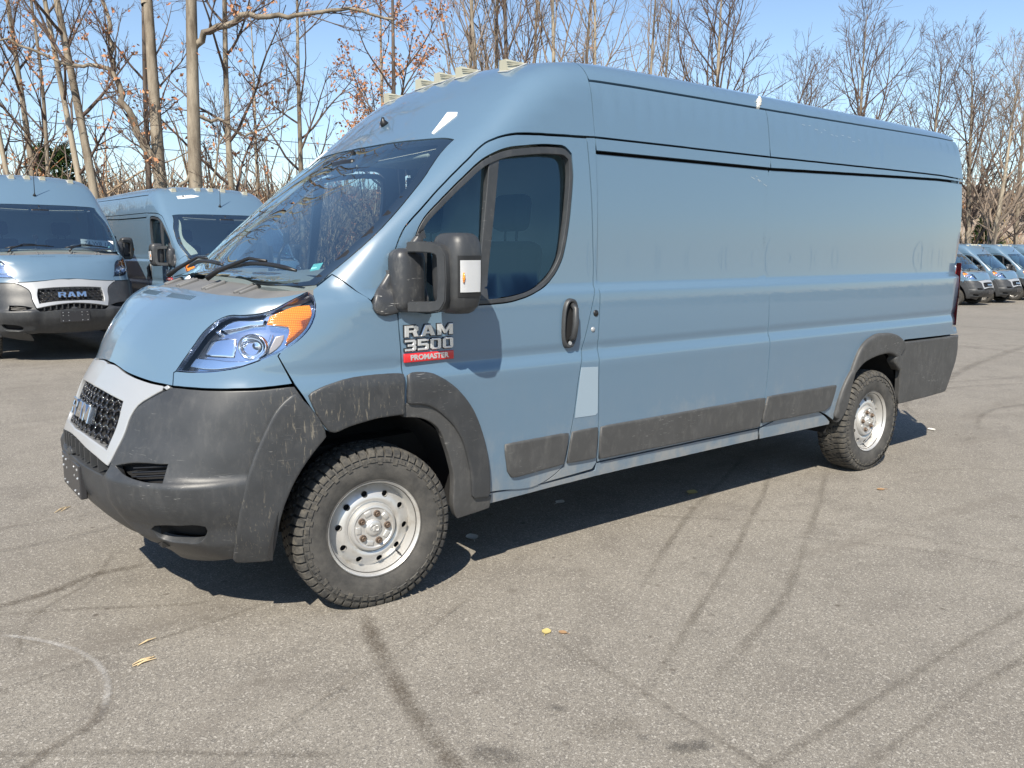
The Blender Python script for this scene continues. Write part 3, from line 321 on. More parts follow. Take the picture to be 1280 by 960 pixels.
'fender':[(0.705,-0.868,1.435),(0.750,-0.868,1.466),(0.795,-0.868,1.497),(0.808,-0.886,1.483),(0.822,-0.904,1.469),(0.836,-0.921,1.455),(0.852,-0.936,1.441),(0.869,-0.949,1.428),(0.887,-0.961,1.416),(0.905,-0.970,1.403),(0.919,-0.977,1.386),(0.930,-0.981,1.362),(0.938,-0.982,1.335),(0.989,-0.985,1.331),(1.041,-0.987,1.327),(1.042,-0.988,1.303),(1.044,-0.989,1.279),(1.045,-0.990,1.254),(1.046,-0.990,1.230),(1.048,-0.990,1.206),(1.050,-0.990,1.176),(1.051,-0.988,1.147),(1.053,-0.987,1.117),(1.054,-0.987,1.088),(1.054,-0.989,1.059),(1.053,-0.992,1.031),(1.052,-0.995,1.003),(1.051,-0.999,0.974),(1.052,-1.001,0.946),(1.055,-1.002,0.918),(1.059,-1.001,0.900),(1.064,-1.000,0.881),(1.035,-0.999,0.882),(1.007,-0.998,0.882),(0.979,-0.997,0.882),(0.951,-0.996,0.881),(0.923,-0.994,0.880),(0.898,-0.993,0.877),(0.873,-0.991,0.873),(0.849,-0.990,0.869),(0.824,-0.988,0.865),(0.799,-0.986,0.860),(0.776,-0.983,0.857),(0.752,-0.981,0.853),(0.729,-0.978,0.849),(0.706,-0.976,0.845),(0.689,-0.974,0.857),(0.661,-0.966,0.907),(0.632,-0.958,0.957),(0.604,-0.951,1.007),(0.576,-0.943,1.057),(0.550,-0.927,1.115),(0.524,-0.912,1.173),(0.538,-0.914,1.193),(0.559,-0.920,1.205),(0.580,-0.925,1.217),(0.600,-0.930,1.230),(0.618,-0.934,1.245),(0.637,-0.937,1.263),(0.654,-0.938,1.283),(0.668,-0.938,1.305),(0.679,-0.937,1.331),(0.686,-0.932,1.357),(0.689,-0.922,1.377),(0.690,-0.908,1.396),(0.693,-0.893,1.413),(0.699,-0.881,1.425)],
'door':[(1.041,-0.987,1.327),(1.043,-0.983,1.353),(1.048,-0.977,1.379),(1.054,-0.971,1.404),(1.060,-0.964,1.430),(1.062,-0.959,1.455),(1.061,-0.955,1.481),(1.055,-0.953,1.504),(1.047,-0.953,1.528),(1.038,-0.953,1.551),(1.048,-0.951,1.579),(1.058,-0.949,1.606),(1.070,-0.948,1.633),(1.083,-0.947,1.658),(1.098,-0.945,1.682),(1.115,-0.944,1.704),(1.134,-0.944,1.724),(1.155,-0.943,1.744),(1.176,-0.943,1.763),(1.197,-0.942,1.782),(1.219,-0.941,1.803),(1.240,-0.940,1.823),(1.262,-0.938,1.844),(1.284,-0.937,1.864),(1.307,-0.936,1.884),(1.329,-0.935,1.903),(1.349,-0.934,1.921),(1.369,-0.933,1.938),(1.389,-0.932,1.954),(1.409,-0.931,1.971),(1.429,-0.930,1.988),(1.450,-0.929,2.004),(1.471,-0.928,2.022),(1.492,-0.926,2.041),(1.513,-0.925,2.058),(1.535,-0.925,2.075),(1.558,-0.925,2.090),(1.578,-0.927,2.100),(1.599,-0.930,2.109),(1.621,-0.933,2.118),(1.643,-0.936,2.125),(1.669,-0.939,2.132),(1.696,-0.941,2.137),(1.724,-0.942,2.141),(1.751,-0.944,2.144),(1.779,-0.945,2.147),(1.805,-0.946,2.150),(1.831,-0.946,2.151),(1.857,-0.946,2.153),(1.883,-0.946,2.154),(1.909,-0.946,2.154),(1.935,-0.946,2.155),(1.961,-0.946,2.156),(1.988,-0.946,2.157),(2.014,-0.946,2.158),(2.041,-0.946,2.159),(2.067,-0.946,2.160),(2.094,-0.946,2.160),(2.120,-0.946,2.161),(2.147,-0.946,2.162),(2.173,-0.946,2.163),(2.176,-0.947,2.135),(2.179,-0.949,2.108),(2.182,-0.951,2.081),(2.184,-0.952,2.054),(2.187,-0.954,2.026),(2.190,-0.955,1.999),(2.192,-0.956,1.972),(2.194,-0.957,1.944),(2.197,-0.958,1.915),(2.199,-0.959,1.886),(2.201,-0.960,1.856),(2.203,-0.961,1.827),(2.205,-0.961,1.797),(2.206,-0.962,1.768),(2.207,-0.962,1.738),(2.209,-0.963,1.709),(2.210,-0.964,1.679),(2.211,-0.965,1.650),(2.212,-0.965,1.621),(2.214,-0.965,1.592),(2.216,-0.966,1.563),(2.217,-0.967,1.534),(2.217,-0.968,1.505),(2.216,-0.969,1.476),(2.214,-0.971,1.448),(2.211,-0.974,1.420),(2.206,-0.977,1.394),(2.199,-0.981,1.369),(2.192,-0.986,1.344),(2.184,-0.991,1.319),(2.176,-0.996,1.295),(2.168,-0.999,1.270),(2.160,-1.002,1.245),(2.153,-1.002,1.220),(2.145,-1.001,1.195),(2.137,-0.999,1.170),(2.129,-0.997,1.145),(2.121,-0.996,1.121),(2.114,-0.998,1.096),(2.108,-1.002,1.073),(2.102,-1.008,1.050),(2.096,-1.013,1.027),(2.091,-1.018,1.003),(2.086,-1.020,0.975),(2.081,-1.021,0.946),(2.077,-1.020,0.916),(2.074,-1.019,0.887),(2.072,-1.016,0.857),(2.069,-1.012,0.827),(2.066,-1.009,0.798),(2.062,-1.006,0.768),(2.057,-1.004,0.739),(2.052,-1.003,0.711),(2.047,-1.001,0.684),(2.041,-1.000,0.657),(2.036,-0.998,0.629),(2.029,-0.996,0.602),(2.023,-0.995,0.574),(2.017,-0.993,0.547),(2.010,-0.991,0.520),(2.004,-0.990,0.493),(1.982,-0.988,0.476),(1.958,-0.986,0.461),(1.936,-0.984,0.449),(1.913,-0.983,0.438),(1.890,-0.981,0.429),(1.867,-0.980,0.422),(1.839,-0.979,0.415),(1.810,-0.978,0.411),(1.781,-0.978,0.410),(1.751,-0.978,0.412),(1.721,-0.978,0.414),(1.691,-0.978,0.418),(1.661,-0.979,0.422),(1.631,-0.979,0.426),(1.601,-0.979,0.429),(1.571,-0.979,0.431),(1.541,-0.979,0.432),(1.515,-0.979,0.431),(1.488,-0.978,0.430),(1.462,-0.978,0.428),(1.435,-0.977,0.427),(1.418,-0.980,0.448),(1.401,-0.982,0.470),(1.385,-0.984,0.493),(1.370,-0.986,0.515),(1.357,-0.988,0.539),(1.344,-0.990,0.563),(1.335,-0.991,0.587),(1.328,-0.993,0.611),(1.322,-0.994,0.636),(1.315,-0.995,0.661),(1.306,-0.996,0.685),(1.295,-0.997,0.713),(1.283,-0.998,0.741),(1.269,-0.999,0.768),(1.252,-1.000,0.792),(1.232,-1.000,0.813),(1.209,-1.001,0.833),(1.184,-1.001,0.850),(1.158,-1.001,0.863),(1.135,-1.001,0.871),(1.110,-1.001,0.876),(1.085,-1.001,0.879),(1.060,-1.000,0.882),(1.057,-1.001,0.900),(1.055,-1.002,0.918),(1.053,-1.001,0.947),(1.053,-0.999,0.975),(1.053,-0.995,1.003),(1.054,-0.992,1.031),(1.054,-0.989,1.060),(1.054,-0.987,1.088),(1.053,-0.987,1.117),(1.051,-0.988,1.147),(1.050,-0.990,1.176),(1.048,-0.990,1.206),(1.046,-0.991,1.230),(1.044,-0.990,1.255),(1.042,-0.990,1.279),(1.041,-0.989,1.303)],
'window':[(1.190,-0.954,1.719),(1.205,-0.953,1.739),(1.223,-0.953,1.758),(1.242,-0.953,1.776),(1.262,-0.952,1.793),(1.282,-0.952,1.810),(1.301,-0.951,1.827),(1.323,-0.951,1.846),(1.345,-0.951,1.865),(1.367,-0.950,1.884),(1.389,-0.949,1.902),(1.412,-0.949,1.920),(1.434,-0.948,1.938),(1.457,-0.948,1.957),(1.479,-0.947,1.975),(1.502,-0.947,1.992),(1.525,-0.947,2.008),(1.551,-0.947,2.022),(1.578,-0.948,2.035),(1.605,-0.949,2.047),(1.633,-0.949,2.057),(1.661,-0.949,2.065),(1.689,-0.949,2.072),(1.718,-0.949,2.077),(1.747,-0.949,2.081),(1.776,-0.949,2.085),(1.802,-0.949,2.089),(1.827,-0.949,2.092),(1.853,-0.949,2.095),(1.879,-0.949,2.098),(1.905,-0.949,2.100),(1.931,-0.949,2.101),(1.957,-0.949,2.101),(1.981,-0.949,2.102),(2.006,-0.949,2.102),(2.028,-0.950,2.097),(2.047,-0.951,2.085),(2.066,-0.952,2.069),(2.069,-0.953,2.043),(2.072,-0.954,2.018),(2.074,-0.955,1.992),(2.075,-0.956,1.966),(2.073,-0.957,1.940),(2.071,-0.958,1.913),(2.068,-0.959,1.887),(2.065,-0.960,1.861),(2.061,-0.961,1.835),(2.058,-0.961,1.809),(2.055,-0.962,1.782),(2.051,-0.962,1.756),(2.047,-0.963,1.729),(2.042,-0.963,1.703),(2.037,-0.963,1.677),(2.031,-0.964,1.650),(2.024,-0.964,1.622),(2.017,-0.964,1.595),(2.009,-0.964,1.569),(1.997,-0.965,1.544),(1.984,-0.965,1.522),(1.970,-0.965,1.501),(1.954,-0.965,1.481),(1.936,-0.965,1.463),(1.918,-0.967,1.446),(1.896,-0.971,1.432),(1.872,-0.976,1.420),(1.847,-0.982,1.410),(1.821,-0.987,1.401),(1.796,-0.991,1.392),(1.770,-0.993,1.383),(1.743,-0.995,1.375),(1.716,-0.995,1.369),(1.689,-0.995,1.363),(1.662,-0.995,1.358),(1.636,-0.995,1.355),(1.611,-0.995,1.353),(1.585,-0.995,1.352),(1.560,-0.995,1.351),(1.534,-0.995,1.350),(1.504,-0.994,1.350),(1.475,-0.994,1.349),(1.449,-0.994,1.348),(1.423,-0.994,1.346),(1.397,-0.993,1.344),(1.371,-0.993,1.341),(1.346,-0.993,1.339),(1.320,-0.993,1.337),(1.293,-0.992,1.334),(1.266,-0.992,1.330),(1.239,-0.992,1.326),(1.212,-0.991,1.324),(1.185,-0.991,1.324),(1.161,-0.990,1.328),(1.136,-0.989,1.332),(1.112,-0.988,1.338),(1.113,-0.982,1.366),(1.113,-0.976,1.394),(1.114,-0.970,1.421),(1.116,-0.964,1.449),(1.119,-0.960,1.477),(1.123,-0.956,1.504),(1.128,-0.953,1.532),(1.133,-0.952,1.560),(1.139,-0.952,1.588),(1.145,-0.952,1.616),(1.154,-0.953,1.644),(1.164,-0.953,1.671),(1.175,-0.954,1.696)],
'glass_rear':[(1.579,-0.948,2.033),(1.606,-0.949,2.041),(1.632,-0.950,2.048),(1.658,-0.950,2.054),(1.685,-0.950,2.058),(1.711,-0.950,2.061),(1.738,-0.950,2.064),(1.765,-0.950,2.067),(1.791,-0.950,2.069),(1.819,-0.950,2.072),(1.846,-0.950,2.075),(1.874,-0.950,2.078),(1.901,-0.950,2.080),(1.929,-0.950,2.081),(1.956,-0.950,2.081),(1.980,-0.951,2.080),(2.003,-0.951,2.076),(2.019,-0.952,2.066),(2.033,-0.952,2.051),(2.039,-0.954,2.023),(2.042,-0.955,1.994),(2.044,-0.956,1.967),(2.043,-0.957,1.941),(2.040,-0.958,1.914),(2.037,-0.959,1.887),(2.033,-0.960,1.861),(2.029,-0.961,1.834),(2.026,-0.961,1.808),(2.022,-0.962,1.781),(2.018,-0.962,1.755),(2.014,-0.963,1.729),(2.009,-0.963,1.703),(2.003,-0.963,1.677),(1.997,-0.964,1.650),(1.992,-0.964,1.622),(1.985,-0.964,1.595),(1.976,-0.964,1.569),(1.965,-0.965,1.544),(1.948,-0.965,1.520),(1.928,-0.965,1.497),(1.906,-0.965,1.476),(1.883,-0.966,1.458),(1.861,-0.969,1.444),(1.837,-0.972,1.432),(1.811,-0.976,1.422),(1.785,-0.980,1.414),(1.758,-0.983,1.407),(1.732,-0.986,1.400),(1.703,-0.988,1.394),(1.674,-0.990,1.389),(1.645,-0.992,1.385),(1.615,-0.993,1.381),(1.587,-0.993,1.376),(1.559,-0.993,1.371),(1.531,-0.993,1.369),(1.510,-0.993,1.369),(1.489,-0.993,1.370),(1.498,-0.988,1.437),(1.507,-0.984,1.503),(1.516,-0.979,1.569),(1.525,-0.975,1.635),(1.534,-0.971,1.702),(1.543,-0.966,1.768),(1.552,-0.962,1.834),(1.561,-0.957,1.900),(1.570,-0.953,1.967)],
'glass_front':[(1.201,-0.955,1.716),(1.218,-0.955,1.737),(1.237,-0.954,1.757),(1.258,-0.954,1.776),(1.279,-0.954,1.794),(1.300,-0.953,1.813),(1.321,-0.953,1.832),(1.343,-0.953,1.851),(1.365,-0.952,1.870),(1.388,-0.952,1.888),(1.410,-0.951,1.906),(1.433,-0.951,1.924),(1.455,-0.951,1.942),(1.478,-0.950,1.959),(1.500,-0.950,1.977),(1.524,-0.949,1.993),(1.544,-0.949,2.007),(1.565,-0.949,2.021),(1.556,-0.953,1.956),(1.547,-0.958,1.892),(1.538,-0.962,1.827),(1.529,-0.966,1.762),(1.521,-0.971,1.698),(1.512,-0.975,1.633),(1.503,-0.979,1.568),(1.494,-0.984,1.504),(1.485,-0.988,1.439),(1.476,-0.992,1.375),(1.450,-0.992,1.370),(1.424,-0.992,1.366),(1.398,-0.992,1.362),(1.372,-0.992,1.358),(1.346,-0.992,1.354),(1.320,-0.992,1.351),(1.293,-0.992,1.347),(1.266,-0.991,1.343),(1.239,-0.991,1.339),(1.212,-0.991,1.337),(1.185,-0.990,1.339),(1.165,-0.989,1.342),(1.145,-0.989,1.346),(1.125,-0.988,1.351),(1.127,-0.981,1.381),(1.129,-0.973,1.410),(1.131,-0.967,1.439),(1.134,-0.961,1.468),(1.139,-0.956,1.497),(1.143,-0.954,1.525),(1.148,-0.952,1.554),(1.153,-0.952,1.583),(1.159,-0.952,1.611),(1.166,-0.953,1.639),(1.176,-0.954,1.667),(1.187,-0.955,1.692)],
'divider':[(1.567,-0.946,2.039),(1.632,-0.949,2.054),(1.622,-0.954,1.985),(1.612,-0.958,1.916),(1.602,-0.963,1.848),(1.592,-0.967,1.779),(1.582,-0.971,1.710),(1.572,-0.976,1.641),(1.562,-0.980,1.572),(1.552,-0.985,1.503),(1.543,-0.989,1.434),(1.533,-0.994,1.365),(1.475,-0.993,1.360),(1.484,-0.989,1.428),(1.494,-0.984,1.496),(1.503,-0.979,1.564),(1.512,-0.974,1.632),(1.521,-0.970,1.700),(1.530,-0.965,1.768),(1.540,-0.960,1.836),(1.549,-0.955,1.903),(1.558,-0.950,1.971)],
'pillar':[(2.173,-0.946,2.163),(2.232,-0.945,2.165),(2.233,-0.946,2.136),(2.234,-0.946,2.107),(2.235,-0.947,2.079),(2.236,-0.947,2.050),(2.237,-0.948,2.022),(2.238,-0.949,1.993),(2.239,-0.949,1.965),(2.240,-0.950,1.936),(2.241,-0.951,1.908),(2.241,-0.952,1.879),(2.242,-0.953,1.851),(2.242,-0.955,1.822),(2.243,-0.956,1.794),(2.243,-0.958,1.765),(2.243,-0.960,1.737),(2.243,-0.962,1.708),(2.243,-0.964,1.680),(2.243,-0.966,1.652),(2.243,-0.969,1.625),(2.243,-0.972,1.597),(2.242,-0.975,1.570),(2.242,-0.978,1.542),(2.241,-0.981,1.515),(2.240,-0.985,1.487),(2.240,-0.988,1.460),(2.239,-0.991,1.432),(2.238,-0.994,1.405),(2.237,-0.996,1.377),(2.236,-0.999,1.349),(2.235,-1.001,1.320),(2.233,-1.003,1.292),(2.231,-1.006,1.263),(2.230,-1.008,1.234),(2.228,-1.010,1.206),(2.226,-1.012,1.177),(2.224,-1.014,1.148),(2.223,-1.015,1.120),(2.222,-1.016,1.091),(2.221,-1.017,1.062),(2.220,-1.018,1.034),(2.220,-1.018,1.005),(2.221,-1.018,0.976),(2.222,-1.017,0.947),(2.223,-1.016,0.918),(2.225,-1.015,0.889),(2.227,-1.013,0.859),(2.229,-1.011,0.830),(2.231,-1.010,0.801),(2.233,-1.008,0.772),(2.235,-1.006,0.743),(2.237,-1.004,0.714),(2.238,-1.002,0.685),(2.239,-1.000,0.655),(2.239,-0.998,0.625),(2.240,-0.996,0.596),(2.240,-0.994,0.566),(2.241,-0.992,0.536),(2.241,-0.990,0.506),(2.241,-0.988,0.476),(2.214,-0.984,0.442),(2.145,-0.983,0.438),(2.075,-0.982,0.434),(2.006,-0.982,0.430),(1.936,-0.981,0.426),(1.867,-0.980,0.422),(1.890,-0.981,0.429),(1.913,-0.983,0.438),(1.936,-0.984,0.449),(1.958,-0.986,0.461),(1.982,-0.988,0.476),(2.004,-0.990,0.493),(2.010,-0.991,0.520),(2.017,-0.993,0.547),(2.023,-0.995,0.574),(2.029,-0.996,0.602),(2.036,-0.998,0.629),(2.041,-1.000,0.657),(2.047,-1.001,0.684),(2.052,-1.003,0.711),(2.057,-1.004,0.739),(2.062,-1.006,0.768),(2.066,-1.009,0.798),(2.069,-1.012,0.827),(2.072,-1.016,0.857),(2.074,-1.019,0.887),(2.077,-1.020,0.916),(2.081,-1.021,0.946),(2.086,-1.020,0.975),(2.091,-1.018,1.003),(2.096,-1.013,1.027),(2.102,-1.008,1.050),(2.108,-1.002,1.073),(2.114,-0.998,1.096),(2.121,-0.996,1.121),(2.129,-0.997,1.145),(2.137,-0.999,1.170),(2.145,-1.001,1.195),(2.153,-1.002,1.220),(2.160,-1.002,1.245),(2.168,-0.999,1.270),(2.176,-0.996,1.295),(2.184,-0.991,1.319),(2.192,-0.986,1.344),(2.199,-0.981,1.369),(2.206,-0.977,1.394),(2.211,-0.974,1.420),(2.214,-0.971,1.448),(2.216,-0.969,1.476),(2.217,-0.968,1.505),(2.217,-0.967,1.534),(2.216,-0.966,1.563),(2.214,-0.965,1.592),(2.212,-0.965,1.621),(2.211,-0.965,1.650),(2.210,-0.964,1.679),(2.209,-0.963,1.709),(2.207,-0.962,1.738),(2.206,-0.962,1.768),(2.205,-0.961,1.797),(2.203,-0.961,1.827),(2.201,-0.960,1.856),(2.199,-0.959,1.886),(2.197,-0.958,1.915),(2.194,-0.957,1.944),(2.192,-0.956,1.972),(2.190,-0.955,1.999),(2.187,-0.954,2.026),(2.184,-0.952,2.054),(2.182,-0.951,2.081),(2.179,-0.949,2.108),(2.176,-0.947,2.135)],
'fuel_flap':[(2.094,-1.018,1.007),(2.153,-1.018,1.004),(2.212,-1.018,1.001),(2.216,-1.015,0.939),(2.220,-1.011,0.876),(2.224,-1.008,0.814),(2.227,-1.005,0.751),(2.211,-1.005,0.740),(2.162,-1.005,0.741),(2.113,-1.004,0.742),(2.064,-1.004,0.743),(2.071,-1.008,0.809),(2.079,-1.011,0.875),(2.086,-1.014,0.941)],
'mould_door':[(1.605,-0.998,0.673),(1.666,-0.999,0.673),(1.727,-0.999,0.674),(1.788,-1.000,0.675),(1.849,-1.000,0.675),(1.909,-1.001,0.676),(1.970,-1.001,0.677),(2.031,-1.001,0.677),(2.022,-0.998,0.619),(2.012,-0.994,0.560),(2.003,-0.990,0.501),(1.941,-0.990,0.497),(1.880,-0.989,0.494),(1.819,-0.988,0.490),(1.757,-0.987,0.486),(1.696,-0.987,0.482),(1.660,-0.987,0.486),(1.633,-0.990,0.523),(1.624,-0.993,0.573),(1.614,-0.996,0.623)],
'mould_pillar':[(2.045,-1.001,0.678),(2.108,-1.002,0.678),(2.171,-1.002,0.679),(2.234,-1.002,0.680),(2.233,-0.998,0.619),(2.231,-0.994,0.559),(2.230,-0.991,0.499),(2.177,-0.991,0.499),(2.123,-0.991,0.500),(2.070,-0.991,0.501),(2.017,-0.991,0.501),(2.026,-0.994,0.560),(2.036,-0.998,0.619)],
'mould_front':[(2.247,-1.002,0.679),(2.316,-1.002,0.680),(2.385,-1.002,0.680),(2.454,-1.002,0.680),(2.523,-1.002,0.680),(2.592,-1.002,0.680),(2.661,-1.002,0.680),(2.729,-1.002,0.681),(2.798,-1.002,0.681),(2.867,-1.002,0.681),(2.936,-1.002,0.681),(3.005,-1.002,0.681),(3.074,-1.002,0.682),(3.143,-1.002,0.682),(3.212,-1.002,0.682),(3.281,-1.002,0.682),(3.350,-1.002,0.682),(3.419,-1.002,0.683),(3.488,-1.002,0.683),(3.557,-1.002,0.683),(3.626,-1.002,0.683),(3.695,-1.002,0.683),(3.682,-0.998,0.618),(3.668,-0.994,0.552),(3.655,-0.989,0.486),(3.588,-0.989,0.487),(3.521,-0.989,0.487),(3.453,-0.989,0.487),(3.386,-0.989,0.487),(3.319,-0.989,0.487),(3.252,-0.989,0.487),(3.185,-0.989,0.487),(3.118,-0.989,0.488),(3.051,-0.989,0.488),(2.984,-0.989,0.488),(2.917,-0.990,0.488),(2.850,-0.990,0.488),(2.782,-0.990,0.488),(2.715,-0.990,0.488),(2.648,-0.990,0.489),(2.581,-0.990,0.489),(2.514,-0.990,0.489),(2.447,-0.990,0.489),(2.380,-0.990,0.489),(2.313,-0.990,0.489),(2.246,-0.990,0.489),(2.246,-0.994,0.553),(2.246,-0.998,0.616)],
'mould_rear':[(3.709,-1.002,0.686),(3.775,-1.002,0.686),(3.841,-1.002,0.686),(3.908,-1.002,0.686),(3.974,-1.002,0.685),(4.040,-1.002,0.685),(4.107,-1.002,0.685),(4.173,-1.002,0.685),(4.239,-1.002,0.685),(4.306,-1.002,0.685),(4.372,-1.002,0.685),(4.439,-1.002,0.685),(4.505,-1.002,0.685),(4.487,-0.999,0.634),(4.469,-0.996,0.583),(4.450,-0.994,0.532),(4.389,-0.991,0.505),(4.323,-0.991,0.505),(4.257,-0.991,0.505),(4.192,-0.991,0.505),(4.126,-0.991,0.505),(4.061,-0.991,0.505),(3.995,-0.991,0.505),(3.929,-0.991,0.506),(3.864,-0.991,0.506),(3.798,-0.991,0.506),(3.733,-0.991,0.506),(3.667,-0.991,0.506),(3.681,-0.995,0.566),(3.695,-0.999,0.626)],
'flare_bumper':[(0.572,-0.949,1.029),(0.549,-0.944,1.011),(0.526,-0.939,0.993),(0.506,-0.935,0.973),(0.489,-0.932,0.952),(0.474,-0.929,0.929),(0.461,-0.926,0.904),(0.448,-0.924,0.879),(0.436,-0.921,0.855),(0.423,-0.919,0.829),(0.411,-0.916,0.803),(0.399,-0.914,0.776),(0.389,-0.912,0.749),(0.379,-0.909,0.722),(0.370,-0.907,0.696),(0.362,-0.905,0.669),(0.355,-0.903,0.642),(0.348,-0.900,0.614),(0.343,-0.896,0.587),(0.338,-0.891,0.560),(0.334,-0.886,0.532),(0.331,-0.881,0.504),(0.329,-0.874,0.477),(0.327,-0.866,0.450),(0.327,-0.856,0.424),(0.328,-0.846,0.401),(0.329,-0.833,0.379),(0.332,-0.820,0.358),(0.335,-0.806,0.336),(0.338,-0.791,0.315),(0.386,-0.817,0.313),(0.433,-0.843,0.311),(0.481,-0.869,0.309),(0.482,-0.882,0.336),(0.484,-0.893,0.362),(0.486,-0.903,0.389),(0.488,-0.910,0.412),(0.491,-0.916,0.437),(0.494,-0.921,0.461),(0.498,-0.926,0.486),(0.503,-0.930,0.510),(0.510,-0.934,0.534),(0.517,-0.937,0.559),(0.527,-0.941,0.583),(0.537,-0.944,0.607),(0.548,-0.946,0.631),(0.560,-0.949,0.654),(0.573,-0.952,0.676),(0.587,-0.954,0.698),(0.603,-0.958,0.721),(0.620,-0.961,0.744),(0.638,-0.964,0.766),(0.656,-0.967,0.787),(0.676,-0.971,0.808),(0.695,-0.974,0.829),(0.689,-0.974,0.857),(0.679,-0.973,0.885),(0.666,-0.971,0.911),(0.651,-0.967,0.936),(0.633,-0.963,0.960),(0.614,-0.959,0.983),(0.593,-0.954,1.006)],
'flare_fender':[(0.619,-0.961,1.012),(0.637,-0.964,1.021),(0.656,-0.967,1.030),(0.675,-0.970,1.038),(0.699,-0.973,1.046),(0.723,-0.975,1.052),(0.747,-0.976,1.058),(0.771,-0.978,1.063),(0.796,-0.979,1.066),(0.820,-0.981,1.069),(0.845,-0.983,1.070),(0.869,-0.984,1.071),(0.894,-0.985,1.071),(0.919,-0.987,1.072),(0.947,-0.988,1.071),(0.975,-0.990,1.071),(1.003,-0.991,1.070),(1.031,-0.993,1.068),(1.059,-0.994,1.067),(1.056,-0.997,1.037),(1.054,-0.999,1.007),(1.053,-1.001,0.978),(1.054,-1.002,0.948),(1.055,-1.002,0.918),(1.057,-1.001,0.900),(1.060,-1.000,0.882),(1.032,-0.999,0.882),(1.005,-0.998,0.882),(0.977,-0.997,0.882),(0.950,-0.996,0.881),(0.923,-0.994,0.880),(0.898,-0.993,0.877),(0.873,-0.991,0.873),(0.849,-0.990,0.869),(0.824,-0.988,0.865),(0.799,-0.986,0.860),(0.774,-0.983,0.853),(0.749,-0.980,0.844),(0.725,-0.978,0.839),(0.706,-0.976,0.845),(0.692,-0.974,0.860),(0.676,-0.973,0.883),(0.661,-0.970,0.907),(0.649,-0.968,0.932),(0.638,-0.966,0.958),(0.628,-0.963,0.985)],
'flare_door':[(1.068,-0.995,1.066),(1.095,-0.997,1.067),(1.122,-0.998,1.067),(1.148,-1.000,1.065),(1.173,-1.001,1.062),(1.198,-1.003,1.056),(1.220,-1.005,1.047),(1.242,-1.007,1.036),(1.264,-1.008,1.024),(1.284,-1.010,1.010),(1.304,-1.011,0.996),(1.327,-1.011,0.977),(1.348,-1.011,0.956),(1.369,-1.009,0.934),(1.388,-1.008,0.911),(1.406,-1.007,0.887),(1.421,-1.006,0.865),(1.434,-1.005,0.841),(1.446,-1.004,0.817),(1.458,-1.003,0.792),(1.468,-1.002,0.767),(1.478,-1.000,0.742),(1.487,-0.999,0.716),(1.495,-0.998,0.688),(1.503,-0.997,0.660),(1.510,-0.996,0.632),(1.516,-0.995,0.603),(1.521,-0.993,0.574),(1.525,-0.991,0.545),(1.529,-0.988,0.519),(1.531,-0.986,0.492),(1.533,-0.983,0.465),(1.534,-0.979,0.439),(1.536,-0.976,0.412),(1.481,-0.976,0.416),(1.426,-0.976,0.420),(1.423,-0.979,0.446),(1.420,-0.982,0.471),(1.417,-0.984,0.497),(1.413,-0.987,0.522),(1.409,-0.989,0.548),(1.404,-0.991,0.573),(1.398,-0.993,0.598),(1.391,-0.994,0.624),(1.383,-0.996,0.650),(1.375,-0.997,0.676),(1.366,-0.997,0.701),(1.355,-0.998,0.726),(1.342,-0.999,0.749),(1.328,-1.000,0.770),(1.313,-1.001,0.791),(1.296,-1.002,0.811),(1.278,-1.002,0.830),(1.259,-1.003,0.847),(1.240,-1.003,0.864),(1.221,-1.004,0.879),(1.200,-1.004,0.893),(1.178,-1.004,0.905),(1.151,-1.004,0.914),(1.123,-1.003,0.920),(1.093,-1.003,0.923),(1.063,-1.002,0.925),(1.065,-1.000,0.972),(1.067,-0.997,1.019)],
'flare_inner':[(1.063,-1.002,0.921),(1.093,-1.003,0.919),(1.123,-1.003,0.916),(1.151,-1.004,0.910),(1.178,-1.004,0.901),(1.200,-1.004,0.890),(1.221,-1.003,0.876),(1.241,-1.003,0.860),(1.259,-1.003,0.843),(1.277,-1.002,0.826),(1.293,-1.001,0.807),(1.309,-1.001,0.788),(1.323,-1.000,0.767),(1.336,-0.999,0.746),(1.348,-0.998,0.723),(1.359,-0.997,0.699),(1.368,-0.996,0.675),(1.376,-0.995,0.649),(1.384,-0.994,0.624),(1.391,-0.993,0.599),(1.397,-0.991,0.574),(1.402,-0.989,0.549),(1.406,-0.987,0.524),(1.410,-0.984,0.498),(1.414,-0.982,0.473),(1.416,-0.979,0.447),(1.419,-0.976,0.421),(1.478,-0.976,0.413),(1.536,-0.975,0.405),(1.532,-0.968,0.366),(1.476,-0.966,0.360),(1.420,-0.964,0.355),(1.364,-0.962,0.349),(1.361,-0.963,0.354),(1.349,-0.968,0.379),(1.342,-0.973,0.405),(1.339,-0.977,0.433),(1.338,-0.980,0.462),(1.338,-0.983,0.491),(1.337,-0.986,0.520),(1.335,-0.989,0.549),(1.331,-0.991,0.577),(1.324,-0.992,0.602),(1.317,-0.993,0.626),(1.310,-0.994,0.651),(1.302,-0.995,0.675),(1.293,-0.996,0.699),(1.282,-0.997,0.727),(1.272,-0.998,0.755),(1.259,-0.999,0.782),(1.243,-1.000,0.806),(1.223,-1.001,0.825),(1.199,-1.001,0.843),(1.174,-1.002,0.857),(1.147,-1.001,0.868),(1.120,-1.001,0.875),(1.092,-1.001,0.879),(1.064,-1.000,0.881)],
